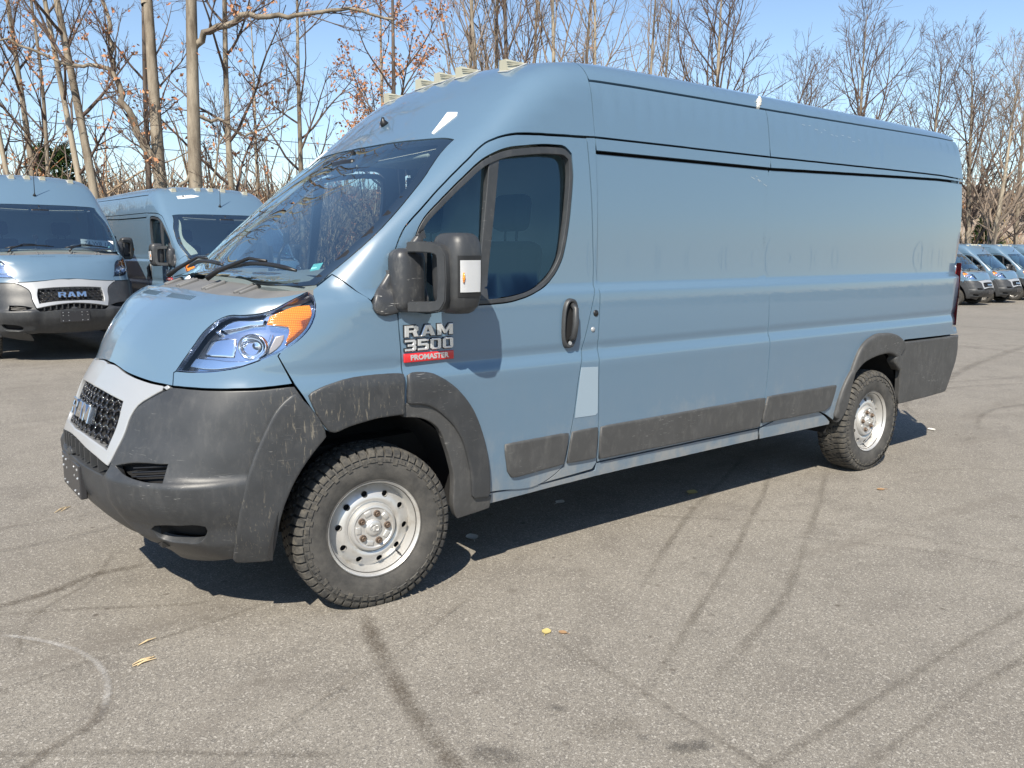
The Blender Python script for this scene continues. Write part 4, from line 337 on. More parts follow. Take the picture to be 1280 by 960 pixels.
'fog':[(0.076,-0.602,0.449),(0.077,-0.617,0.459),(0.079,-0.633,0.468),(0.084,-0.648,0.473),(0.090,-0.663,0.477),(0.101,-0.687,0.482),(0.114,-0.710,0.486),(0.128,-0.732,0.488),(0.144,-0.753,0.490),(0.163,-0.776,0.494),(0.183,-0.796,0.497),(0.205,-0.813,0.494),(0.221,-0.822,0.488),(0.228,-0.819,0.469),(0.225,-0.804,0.445),(0.216,-0.785,0.427),(0.204,-0.763,0.417),(0.189,-0.740,0.413),(0.172,-0.716,0.412),(0.158,-0.691,0.410),(0.146,-0.669,0.407),(0.135,-0.647,0.406),(0.119,-0.627,0.411),(0.102,-0.607,0.420)],
'vent':[(-0.023,-0.503,0.714),(-0.013,-0.523,0.720),(-0.003,-0.543,0.725),(0.008,-0.562,0.730),(0.021,-0.587,0.735),(0.035,-0.612,0.738),(0.050,-0.637,0.740),(0.065,-0.661,0.742),(0.080,-0.686,0.742),(0.096,-0.710,0.743),(0.111,-0.735,0.743),(0.097,-0.741,0.685),(0.080,-0.718,0.683),(0.063,-0.694,0.682),(0.050,-0.673,0.682),(0.037,-0.651,0.684),(0.025,-0.628,0.686),(0.013,-0.603,0.689),(0.002,-0.578,0.693),(-0.008,-0.553,0.698),(-0.016,-0.528,0.705)],
'drip_front':[(2.235,-0.945,2.161),(2.238,-0.950,2.099),(2.308,-0.950,2.099),(2.377,-0.950,2.099),(2.447,-0.950,2.099),(2.517,-0.950,2.099),(2.587,-0.950,2.099),(2.656,-0.950,2.099),(2.726,-0.950,2.099),(2.796,-0.950,2.099),(2.865,-0.950,2.099),(2.935,-0.950,2.099),(3.005,-0.950,2.099),(3.075,-0.950,2.099),(3.144,-0.950,2.099),(3.214,-0.950,2.099),(3.284,-0.950,2.099),(3.353,-0.950,2.099),(3.423,-0.950,2.099),(3.493,-0.950,2.099),(3.563,-0.950,2.099),(3.632,-0.950,2.099),(3.702,-0.950,2.099),(3.700,-0.946,2.161),(3.630,-0.946,2.161),(3.560,-0.946,2.161),(3.491,-0.946,2.161),(3.421,-0.946,2.161),(3.351,-0.946,2.161),(3.281,-0.946,2.161),(3.212,-0.946,2.161),(3.142,-0.946,2.161),(3.072,-0.946,2.161),(3.002,-0.946,2.161),(2.933,-0.945,2.161),(2.863,-0.945,2.161),(2.793,-0.945,2.161),(2.723,-0.945,2.161),(2.654,-0.945,2.161),(2.584,-0.945,2.161),(2.514,-0.945,2.161),(2.444,-0.945,2.161),(2.375,-0.945,2.161),(2.305,-0.945,2.161)],
'drip_rear':[(3.706,-0.946,2.161),(3.708,-0.950,2.099),(3.778,-0.949,2.099),(3.847,-0.947,2.099),(3.917,-0.946,2.099),(3.987,-0.945,2.099),(4.056,-0.943,2.099),(4.126,-0.942,2.099),(4.196,-0.941,2.099),(4.265,-0.939,2.099),(4.335,-0.938,2.099),(4.404,-0.936,2.099),(4.474,-0.935,2.099),(4.544,-0.934,2.099),(4.613,-0.932,2.099),(4.683,-0.931,2.099),(4.753,-0.930,2.099),(4.822,-0.928,2.099),(4.892,-0.927,2.099),(4.962,-0.926,2.099),(5.031,-0.924,2.099),(5.101,-0.923,2.099),(5.171,-0.922,2.099),(5.240,-0.920,2.099),(5.310,-0.919,2.099),(5.380,-0.918,2.099),(5.449,-0.916,2.099),(5.519,-0.915,2.099),(5.589,-0.914,2.099),(5.658,-0.912,2.099),(5.728,-0.911,2.099),(5.797,-0.909,2.099),(5.867,-0.908,2.099),(5.937,-0.907,2.099),(6.006,-0.905,2.099),(6.076,-0.904,2.099),(6.146,-0.903,2.099),(6.215,-0.901,2.099),(6.285,-0.900,2.099),(6.277,-0.918,2.130),(6.270,-0.937,2.161),(6.201,-0.937,2.161),(6.131,-0.937,2.161),(6.062,-0.938,2.161),(5.993,-0.938,2.161),(5.924,-0.938,2.161),(5.854,-0.938,2.161),(5.785,-0.939,2.161),(5.716,-0.939,2.161),(5.646,-0.939,2.161),(5.577,-0.939,2.161),(5.508,-0.940,2.161),(5.438,-0.940,2.161),(5.369,-0.940,2.161),(5.300,-0.940,2.161),(5.231,-0.941,2.161),(5.161,-0.941,2.161),(5.092,-0.941,2.161),(5.023,-0.941,2.161),(4.953,-0.942,2.161),(4.884,-0.942,2.161),(4.815,-0.942,2.161),(4.745,-0.942,2.161),(4.676,-0.943,2.161),(4.607,-0.943,2.161),(4.538,-0.943,2.161),(4.468,-0.943,2.161),(4.399,-0.944,2.161),(4.330,-0.944,2.161),(4.260,-0.944,2.161),(4.191,-0.944,2.161),(4.122,-0.945,2.161),(4.052,-0.945,2.161),(3.983,-0.945,2.161),(3.914,-0.945,2.161),(3.845,-0.946,2.161),(3.775,-0.946,2.161)],
'side_front':[(2.240,-0.950,2.093),(2.240,-0.950,2.063),(2.241,-0.951,2.034),(2.241,-0.951,2.004),(2.242,-0.952,1.975),(2.242,-0.952,1.945),(2.243,-0.953,1.916),(2.243,-0.954,1.886),(2.243,-0.954,1.857),(2.244,-0.956,1.827),(2.244,-0.957,1.798),(2.244,-0.958,1.768),(2.244,-0.960,1.739),(2.244,-0.962,1.709),(2.243,-0.964,1.680),(2.243,-0.966,1.652),(2.243,-0.969,1.625),(2.242,-0.972,1.597),(2.242,-0.975,1.570),(2.241,-0.978,1.542),(2.241,-0.981,1.515),(2.240,-0.985,1.487),(2.240,-0.988,1.460),(2.239,-0.991,1.432),(2.238,-0.994,1.405),(2.237,-0.996,1.377),(2.236,-0.999,1.349),(2.235,-1.001,1.320),(2.233,-1.003,1.292),(2.231,-1.006,1.263),(2.230,-1.008,1.234),(2.228,-1.010,1.206),(2.226,-1.012,1.177),(2.224,-1.014,1.148),(2.223,-1.015,1.120),(2.222,-1.016,1.091),(2.221,-1.017,1.062),(2.220,-1.018,1.034),(2.220,-1.018,1.005),(2.221,-1.018,0.976),(2.222,-1.017,0.947),(2.223,-1.016,0.918),(2.225,-1.015,0.889),(2.227,-1.013,0.859),(2.229,-1.011,0.830),(2.231,-1.010,0.801),(2.233,-1.008,0.772),(2.235,-1.006,0.743),(2.237,-1.004,0.714),(2.238,-1.002,0.685),(2.239,-1.000,0.655),(2.239,-0.998,0.625),(2.240,-0.996,0.596),(2.240,-0.994,0.566),(2.241,-0.992,0.536),(2.241,-0.990,0.506),(2.241,-0.988,0.476),(2.309,-0.988,0.477),(2.376,-0.988,0.477),(2.444,-0.988,0.477),(2.512,-0.988,0.477),(2.579,-0.988,0.477),(2.647,-0.988,0.478),(2.714,-0.988,0.478),(2.782,-0.988,0.478),(2.849,-0.988,0.478),(2.917,-0.988,0.478),(2.985,-0.988,0.479),(3.052,-0.989,0.479),(3.120,-0.989,0.479),(3.187,-0.989,0.479),(3.255,-0.989,0.479),(3.322,-0.989,0.479),(3.390,-0.989,0.480),(3.458,-0.989,0.480),(3.525,-0.989,0.480),(3.593,-0.989,0.480),(3.660,-0.989,0.480),(3.665,-0.991,0.509),(3.670,-0.993,0.538),(3.674,-0.995,0.567),(3.679,-0.997,0.596),(3.683,-0.999,0.625),(3.686,-1.000,0.654),(3.690,-1.002,0.683),(3.692,-1.003,0.712),(3.695,-1.004,0.740),(3.696,-1.005,0.769),(3.697,-1.006,0.797),(3.697,-1.006,0.826),(3.697,-1.007,0.854),(3.697,-1.007,0.883),(3.696,-1.007,0.912),(3.695,-1.007,0.940),(3.694,-1.006,0.969),(3.693,-1.006,0.998),(3.692,-1.006,1.026),(3.691,-1.005,1.055),(3.690,-1.005,1.083),(3.689,-1.004,1.112),(3.688,-1.004,1.141),(3.688,-1.003,1.169),(3.688,-1.002,1.198),(3.688,-1.002,1.228),(3.688,-1.001,1.257),(3.688,-1.000,1.286),(3.688,-0.999,1.315),(3.689,-0.998,1.345),(3.689,-0.997,1.374),(3.689,-0.995,1.403),(3.689,-0.994,1.432),(3.690,-0.993,1.462),(3.690,-0.991,1.491),(3.690,-0.990,1.520),(3.691,-0.988,1.549),(3.691,-0.986,1.578),(3.691,-0.985,1.608),(3.692,-0.983,1.637),(3.692,-0.981,1.666),(3.693,-0.979,1.695),(3.694,-0.977,1.724),(3.694,-0.975,1.754),(3.695,-0.973,1.783),(3.695,-0.971,1.812),(3.696,-0.969,1.841),(3.697,-0.967,1.870),(3.697,-0.965,1.900),(3.698,-0.962,1.929),(3.699,-0.960,1.958),(3.699,-0.958,1.987),(3.700,-0.956,2.016),(3.701,-0.954,2.045),(3.702,-0.951,2.075),(3.702,-0.950,2.093),(3.632,-0.950,2.093),(3.563,-0.950,2.093),(3.493,-0.950,2.093),(3.424,-0.950,2.093),(3.354,-0.950,2.093),(3.284,-0.950,2.093),(3.215,-0.950,2.093),(3.145,-0.950,2.093),(3.075,-0.950,2.093),(3.006,-0.950,2.093),(2.936,-0.950,2.093),(2.867,-0.950,2.093),(2.797,-0.950,2.093),(2.727,-0.950,2.093),(2.658,-0.950,2.093),(2.588,-0.950,2.093),(2.518,-0.950,2.093),(2.449,-0.950,2.093),(2.379,-0.950,2.093),(2.310,-0.950,2.093)],
'side_rear':[(3.708,-0.950,2.093),(3.702,-0.951,2.075),(3.693,-0.954,2.047),(3.685,-0.956,2.019),(3.678,-0.958,1.991),(3.672,-0.960,1.963),(3.667,-0.962,1.934),(3.663,-0.964,1.906),(3.660,-0.966,1.877),(3.657,-0.968,1.848),(3.656,-0.970,1.819),(3.654,-0.972,1.790),(3.654,-0.974,1.761),(3.654,-0.976,1.732),(3.655,-0.978,1.702),(3.656,-0.980,1.673),(3.657,-0.982,1.643),(3.659,-0.984,1.614),(3.661,-0.986,1.584),(3.663,-0.988,1.554),(3.665,-0.989,1.525),(3.668,-0.991,1.495),(3.670,-0.992,1.465),(3.673,-0.994,1.435),(3.676,-0.995,1.406),(3.678,-0.997,1.376),(3.680,-0.998,1.346),(3.682,-0.999,1.317),(3.684,-1.000,1.287),(3.686,-1.001,1.257),(3.687,-1.002,1.228),(3.688,-1.002,1.199),(3.688,-1.003,1.169),(3.688,-1.004,1.141),(3.689,-1.004,1.112),(3.690,-1.005,1.083),(3.691,-1.005,1.055),(3.692,-1.006,1.026),(3.693,-1.006,0.998),(3.694,-1.006,0.969),(3.695,-1.007,0.940),(3.696,-1.007,0.912),(3.697,-1.007,0.883),(3.697,-1.007,0.854),(3.697,-1.006,0.826),(3.697,-1.006,0.797),(3.696,-1.005,0.769),(3.695,-1.004,0.740),(3.692,-1.003,0.712),(3.690,-1.002,0.683),(3.686,-1.000,0.654),(3.683,-0.999,0.625),(3.679,-0.997,0.596),(3.674,-0.995,0.567),(3.670,-0.993,0.538),(3.665,-0.991,0.509),(3.660,-0.989,0.480),(3.691,-0.989,0.486),(3.722,-0.990,0.491),(3.752,-0.991,0.497),(3.783,-0.991,0.502),(3.813,-0.992,0.507),(3.844,-0.993,0.512),(3.874,-0.993,0.516),(3.904,-0.994,0.520),(3.934,-0.994,0.524),(3.964,-0.995,0.527),(3.994,-0.995,0.530),(4.024,-0.995,0.532),(4.054,-0.995,0.534),(4.083,-0.995,0.534),(4.113,-0.995,0.534),(4.142,-0.995,0.534),(4.171,-0.995,0.532),(4.200,-0.995,0.530),(4.228,-0.994,0.527),(4.256,-0.994,0.522),(4.284,-0.993,0.517),(4.312,-0.992,0.510),(4.340,-0.991,0.503),(4.367,-0.990,0.494),(4.394,-0.989,0.484),(4.420,-0.988,0.473),(4.446,-0.986,0.461),(4.472,-0.985,0.448),(4.497,-0.983,0.435),(4.522,-0.981,0.422),(4.520,-0.980,0.420),(4.530,-0.984,0.446),(4.541,-0.987,0.472),(4.552,-0.991,0.498),(4.563,-0.994,0.524),(4.575,-0.996,0.550),(4.587,-0.998,0.575),(4.600,-1.000,0.600),(4.612,-1.001,0.623),(4.624,-1.001,0.645),(4.636,-1.001,0.668),(4.650,-1.000,0.690),(4.664,-1.000,0.711),(4.680,-1.000,0.730),(4.698,-1.000,0.748),(4.717,-1.000,0.766),(4.737,-1.000,0.782),(4.758,-1.000,0.797),(4.780,-1.000,0.810),(4.803,-1.000,0.820),(4.826,-1.000,0.828),(4.851,-1.000,0.834),(4.875,-1.000,0.840),(4.900,-1.000,0.845),(4.927,-1.000,0.850),(4.953,-1.000,0.855),(4.980,-1.000,0.858),(5.007,-1.000,0.860),(5.036,-1.000,0.861),(5.065,-1.000,0.862),(5.094,-1.000,0.862),(5.123,-1.000,0.860),(5.152,-1.000,0.856),(5.179,-1.000,0.849),(5.205,-1.000,0.840),(5.228,-1.000,0.828),(5.249,-1.000,0.814),(5.270,-1.000,0.797),(5.291,-1.000,0.779),(5.310,-1.000,0.760),(5.330,-1.000,0.740),(5.305,-1.004,0.772),(5.280,-1.007,0.804),(5.313,-1.010,0.848),(5.345,-1.012,0.892),(5.377,-1.014,0.936),(5.445,-1.012,0.936),(5.513,-1.010,0.935),(5.581,-1.008,0.935),(5.649,-1.007,0.934),(5.717,-1.005,0.934),(5.785,-1.003,0.933),(5.853,-1.001,0.933),(5.921,-0.999,0.932),(5.988,-0.997,0.932),(6.056,-0.996,0.931),(6.124,-0.994,0.931),(6.192,-0.992,0.930),(6.260,-0.990,0.930),(6.258,-0.945,0.960),(6.255,-0.900,0.990),(6.257,-0.900,1.019),(6.260,-0.900,1.049),(6.262,-0.900,1.078),(6.265,-0.900,1.107),(6.267,-0.900,1.136),(6.269,-0.900,1.166),(6.271,-0.900,1.195),(6.274,-0.900,1.224),(6.276,-0.900,1.253),(6.278,-0.900,1.283),(6.280,-0.900,1.312),(6.282,-0.900,1.341),(6.283,-0.900,1.371),(6.285,-0.900,1.400),(6.287,-0.900,1.429),(6.288,-0.900,1.459),(6.290,-0.900,1.488),(6.292,-0.900,1.518),(6.294,-0.900,1.547),(6.295,-0.900,1.576),(6.297,-0.900,1.606),(6.298,-0.900,1.635),(6.299,-0.900,1.665),(6.301,-0.900,1.694),(6.301,-0.900,1.724),(6.302,-0.900,1.753),(6.302,-0.900,1.782),(6.302,-0.900,1.812),(6.302,-0.900,1.841),(6.301,-0.900,1.871),(6.300,-0.900,1.900),(6.299,-0.900,1.928),(6.297,-0.900,1.955),(6.295,-0.900,1.983),(6.292,-0.900,2.010),(6.290,-0.900,2.038),(6.288,-0.900,2.065),(6.285,-0.900,2.093),(6.215,-0.901,2.093),(6.146,-0.903,2.093),(6.076,-0.904,2.093),(6.006,-0.905,2.093),(5.937,-0.907,2.093),(5.867,-0.908,2.093),(5.797,-0.909,2.093),(5.728,-0.911,2.093),(5.658,-0.912,2.093),(5.589,-0.914,2.093),(5.519,-0.915,2.093),(5.449,-0.916,2.093),(5.380,-0.918,2.093),(5.310,-0.919,2.093),(5.240,-0.920,2.093),(5.171,-0.922,2.093),(5.101,-0.923,2.093),(5.031,-0.924,2.093),(4.962,-0.926,2.093),(4.892,-0.927,2.093),(4.822,-0.928,2.093),(4.753,-0.930,2.093),(4.683,-0.931,2.093),(4.613,-0.932,2.093),(4.544,-0.934,2.093),(4.474,-0.935,2.093),(4.404,-0.936,2.093),(4.335,-0.938,2.093),(4.265,-0.939,2.093),(4.196,-0.941,2.093),(4.126,-0.942,2.093),(4.056,-0.943,2.093),(3.987,-0.945,2.093),(3.917,-0.946,2.093),(3.847,-0.947,2.093),(3.778,-0.949,2.093)],
'upper_front':[(2.228,-0.945,2.167),(2.226,-0.935,2.236),(2.225,-0.925,2.305),(2.223,-0.915,2.374),(2.221,-0.905,2.443),(2.250,-0.905,2.443),(2.280,-0.905,2.443),(2.309,-0.905,2.443),(2.339,-0.905,2.443),(2.368,-0.905,2.443),(2.398,-0.905,2.443),(2.427,-0.905,2.443),(2.457,-0.905,2.443),(2.486,-0.905,2.444),(2.516,-0.905,2.444),(2.545,-0.905,2.444),(2.575,-0.905,2.444),(2.604,-0.905,2.444),(2.634,-0.905,2.444),(2.663,-0.905,2.444),(2.693,-0.905,2.444),(2.722,-0.905,2.444),(2.752,-0.905,2.444),(2.781,-0.905,2.444),(2.811,-0.905,2.444),(2.840,-0.905,2.444),(2.869,-0.905,2.444),(2.898,-0.905,2.444),(2.927,-0.905,2.444),(2.957,-0.905,2.444),(2.986,-0.905,2.444),(3.015,-0.905,2.444),(3.044,-0.905,2.444),(3.073,-0.905,2.444),(3.102,-0.905,2.444),(3.131,-0.905,2.444),(3.161,-0.905,2.444),(3.190,-0.905,2.444),(3.219,-0.905,2.444),(3.248,-0.905,2.444),(3.277,-0.905,2.444),(3.306,-0.905,2.444),(3.335,-0.905,2.444),(3.364,-0.905,2.444),(3.394,-0.905,2.444),(3.423,-0.905,2.444),(3.452,-0.905,2.444),(3.481,-0.905,2.444),(3.510,-0.905,2.444),(3.539,-0.905,2.444),(3.568,-0.905,2.444),(3.598,-0.905,2.444),(3.627,-0.905,2.444),(3.656,-0.905,2.444),(3.685,-0.905,2.444),(3.688,-0.913,2.389),(3.691,-0.921,2.333),(3.694,-0.930,2.278),(3.697,-0.938,2.222),(3.700,-0.946,2.167),(3.633,-0.946,2.167),(3.566,-0.946,2.167),(3.499,-0.946,2.167),(3.432,-0.946,2.167),(3.365,-0.946,2.167),(3.299,-0.946,2.167),(3.232,-0.946,2.167),(3.165,-0.946,2.167),(3.098,-0.946,2.167),(3.031,-0.946,2.167),(2.964,-0.946,2.167),(2.897,-0.945,2.167),(2.830,-0.945,2.167),(2.763,-0.945,2.167),(2.696,-0.945,2.167),(2.629,-0.945,2.167),(2.563,-0.945,2.167),(2.496,-0.945,2.167),(2.429,-0.945,2.167),(2.362,-0.945,2.167),(2.295,-0.945,2.167)],
'upper_rear':[(3.705,-0.946,2.167),(3.702,-0.938,2.222),(3.699,-0.930,2.278),(3.696,-0.921,2.333),(3.693,-0.913,2.389),(3.690,-0.905,2.444),(3.719,-0.905,2.444),(3.748,-0.905,2.444),(3.778,-0.905,2.444),(3.807,-0.905,2.444),(3.836,-0.905,2.444),(3.865,-0.905,2.445),(3.894,-0.905,2.445),(3.924,-0.904,2.445),(3.953,-0.904,2.445),(3.982,-0.904,2.445),(4.011,-0.904,2.445),(4.041,-0.904,2.445),(4.070,-0.904,2.445),(4.099,-0.904,2.445),(4.128,-0.904,2.445),(4.157,-0.904,2.445),(4.187,-0.904,2.446),(4.216,-0.904,2.446),(4.245,-0.903,2.446),(4.274,-0.903,2.446),(4.303,-0.903,2.446),(4.333,-0.903,2.446),(4.362,-0.903,2.446),(4.391,-0.903,2.446),(4.420,-0.903,2.446),(4.449,-0.902,2.446),(4.479,-0.902,2.446),(4.508,-0.902,2.446),(4.537,-0.902,2.447),(4.566,-0.902,2.447),(4.596,-0.902,2.447),(4.625,-0.901,2.447),(4.654,-0.901,2.447),(4.683,-0.901,2.447),(4.712,-0.901,2.447),(4.742,-0.901,2.447),(4.771,-0.900,2.447),(4.800,-0.900,2.447),(4.829,-0.900,2.447),(4.859,-0.899,2.447),(4.888,-0.899,2.447),(4.917,-0.899,2.447),(4.947,-0.899,2.447),(4.976,-0.898,2.447),(5.006,-0.898,2.447),(5.035,-0.898,2.447),(5.064,-0.897,2.447),(5.094,-0.897,2.447),(5.123,-0.897,2.447),(5.152,-0.896,2.447),(5.182,-0.896,2.447),(5.211,-0.895,2.447),(5.240,-0.895,2.447),(5.270,-0.895,2.447),(5.299,-0.894,2.447),(5.329,-0.894,2.447),(5.358,-0.893,2.447),(5.387,-0.893,2.447),(5.417,-0.893,2.447),(5.446,-0.892,2.447),(5.475,-0.892,2.447),(5.505,-0.891,2.447),(5.534,-0.891,2.447),(5.563,-0.890,2.447),(5.593,-0.890,2.447),(5.622,-0.889,2.447),(5.652,-0.889,2.447),(5.681,-0.888,2.447),(5.710,-0.888,2.447),(5.740,-0.887,2.447),(5.769,-0.887,2.447),(5.798,-0.887,2.447),(5.828,-0.886,2.447),(5.857,-0.886,2.447),(5.886,-0.885,2.447),(5.916,-0.885,2.447),(5.945,-0.884,2.447),(5.974,-0.884,2.447),(6.004,-0.883,2.447),(6.033,-0.883,2.447),(6.063,-0.882,2.447),(6.092,-0.882,2.447),(6.121,-0.881,2.447),(6.151,-0.881,2.447),(6.180,-0.880,2.447),(6.189,-0.882,2.422),(6.197,-0.885,2.398),(6.206,-0.888,2.373),(6.214,-0.891,2.349),(6.222,-0.895,2.324),(6.230,-0.900,2.300),(6.238,-0.906,2.273),(6.247,-0.913,2.247),(6.254,-0.921,2.220),(6.262,-0.929,2.194),(6.270,-0.937,2.167),(6.201,-0.937,2.167),(6.131,-0.937,2.167),(6.062,-0.938,2.167),(5.993,-0.938,2.167),(5.923,-0.938,2.167),(5.854,-0.938,2.167),(5.785,-0.939,2.167),(5.715,-0.939,2.167),(5.646,-0.939,2.167),(5.577,-0.939,2.167),(5.507,-0.940,2.167),(5.438,-0.940,2.167),(5.369,-0.940,2.167),(5.299,-0.940,2.167),(5.230,-0.941,2.167),(5.161,-0.941,2.167),(5.091,-0.941,2.167),(5.022,-0.941,2.167),(4.953,-0.942,2.167),(4.884,-0.942,2.167),(4.814,-0.942,2.167),(4.745,-0.942,2.167),(4.676,-0.943,2.167),(4.606,-0.943,2.167),(4.537,-0.943,2.167),(4.468,-0.943,2.167),(4.398,-0.944,2.167),(4.329,-0.944,2.167),(4.260,-0.944,2.167),(4.190,-0.944,2.167),(4.121,-0.945,2.167),(4.052,-0.945,2.167),(3.982,-0.945,2.167),(3.913,-0.945,2.167),(3.844,-0.946,2.167),(3.774,-0.946,2.167)],
'sill_front':[(1.542,-0.979,0.430),(1.571,-0.979,0.428),(1.601,-0.979,0.427),(1.630,-0.979,0.425),(1.660,-0.979,0.424),(1.690,-0.979,0.423),(1.719,-0.979,0.422),(1.749,-0.979,0.421),(1.778,-0.979,0.420),(1.808,-0.979,0.420),(1.838,-0.980,0.419),(1.867,-0.980,0.419),(1.896,-0.980,0.419),(1.925,-0.980,0.419),(1.954,-0.980,0.420),(1.983,-0.980,0.420),(2.013,-0.981,0.421),(2.042,-0.981,0.422),(2.071,-0.981,0.423),(2.100,-0.981,0.424),(2.129,-0.982,0.425),(2.158,-0.982,0.426),(2.187,-0.982,0.428),(2.216,-0.982,0.429),(2.245,-0.982,0.431),(2.242,-0.988,0.472),(2.310,-0.988,0.472),(2.377,-0.988,0.472),(2.445,-0.988,0.472),(2.512,-0.988,0.472),(2.580,-0.988,0.473),(2.648,-0.988,0.473),(2.715,-0.988,0.473),(2.783,-0.988,0.473),(2.850,-0.988,0.473),(2.918,-0.988,0.473),(2.986,-0.988,0.473),(3.053,-0.988,0.474),(3.121,-0.988,0.474),(3.188,-0.988,0.474),(3.256,-0.988,0.474),(3.324,-0.988,0.474),(3.391,-0.988,0.474),(3.459,-0.988,0.475),(3.526,-0.988,0.475),(3.594,-0.988,0.475),(3.662,-0.988,0.475),(3.672,-0.983,0.437),(3.681,-0.978,0.400),(3.652,-0.978,0.400),(3.623,-0.978,0.400),(3.594,-0.978,0.399),(3.565,-0.978,0.399),(3.536,-0.978,0.399),(3.507,-0.978,0.399),(3.478,-0.978,0.399),(3.449,-0.978,0.399),(3.420,-0.978,0.399),(3.391,-0.978,0.398),(3.362,-0.978,0.398),(3.333,-0.978,0.398),(3.304,-0.978,0.398),(3.275,-0.978,0.398),(3.246,-0.978,0.398),(3.217,-0.978,0.398),(3.188,-0.978,0.397),(3.159,-0.978,0.397),(3.130,-0.978,0.397),(3.101,-0.978,0.397),(3.072,-0.977,0.397),(3.043,-0.977,0.397),(3.014,-0.977,0.397),(2.985,-0.977,0.396),(2.956,-0.977,0.396),(2.927,-0.977,0.396),(2.898,-0.977,0.396),(2.868,-0.977,0.396),(2.839,-0.977,0.396),(2.809,-0.977,0.396),(2.780,-0.977,0.396),(2.751,-0.977,0.396),(2.721,-0.977,0.396),(2.692,-0.977,0.396),(2.663,-0.977,0.396),(2.633,-0.978,0.396),(2.604,-0.978,0.396),(2.574,-0.978,0.396),(2.545,-0.978,0.396),(2.516,-0.978,0.395),(2.486,-0.978,0.395),(2.457,-0.978,0.395),(2.427,-0.977,0.395),(2.398,-0.977,0.395),(2.369,-0.977,0.394),(2.339,-0.977,0.394),(2.310,-0.977,0.394),(2.281,-0.977,0.393),(2.251,-0.977,0.393),(2.222,-0.977,0.392),(2.192,-0.976,0.391),(2.162,-0.976,0.391),(2.133,-0.976,0.390),(2.103,-0.976,0.389),(2.074,-0.975,0.388),(2.044,-0.975,0.388),(2.015,-0.975,0.387),(1.985,-0.974,0.386),(1.955,-0.974,0.385),(1.926,-0.974,0.384),(1.896,-0.973,0.383),(1.867,-0.973,0.382),(1.837,-0.973,0.380),(1.807,-0.972,0.379),(1.778,-0.972,0.378),(1.748,-0.971,0.377),(1.719,-0.971,0.376),(1.689,-0.971,0.375),(1.659,-0.970,0.373),(1.630,-0.970,0.372),(1.600,-0.969,0.371),(1.571,-0.969,0.370),(1.541,-0.968,0.368)],
'sill_rear':[(3.675,-0.988,0.473),(3.705,-0.989,0.480),(3.736,-0.990,0.487),(3.767,-0.990,0.493),(3.797,-0.991,0.500),(3.828,-0.992,0.506),(3.858,-0.993,0.512),(3.889,-0.994,0.517),(3.919,-0.994,0.523),(3.949,-0.995,0.527),(3.979,-0.995,0.531),(4.009,-0.996,0.534),(4.038,-0.996,0.537),(4.068,-0.996,0.539),(4.097,-0.996,0.540),(4.126,-0.996,0.540),(4.154,-0.996,0.539),(4.183,-0.996,0.537),(4.210,-0.996,0.534),(4.238,-0.995,0.530),(4.265,-0.994,0.525),(4.292,-0.994,0.518),(4.319,-0.993,0.510),(4.345,-0.991,0.501),(4.371,-0.990,0.490),(4.396,-0.988,0.478),(4.421,-0.987,0.464),(4.446,-0.985,0.449),(4.470,-0.983,0.433),(4.494,-0.980,0.416),(4.493,-0.977,0.393),(4.426,-0.977,0.394),(4.360,-0.977,0.394),(4.293,-0.977,0.394),(4.227,-0.977,0.395),(4.160,-0.977,0.395),(4.094,-0.977,0.396),(4.027,-0.977,0.396),(3.961,-0.977,0.396),(3.894,-0.977,0.397),(3.828,-0.978,0.397),(3.761,-0.978,0.398),(3.695,-0.978,0.398),(3.685,-0.983,0.436)],
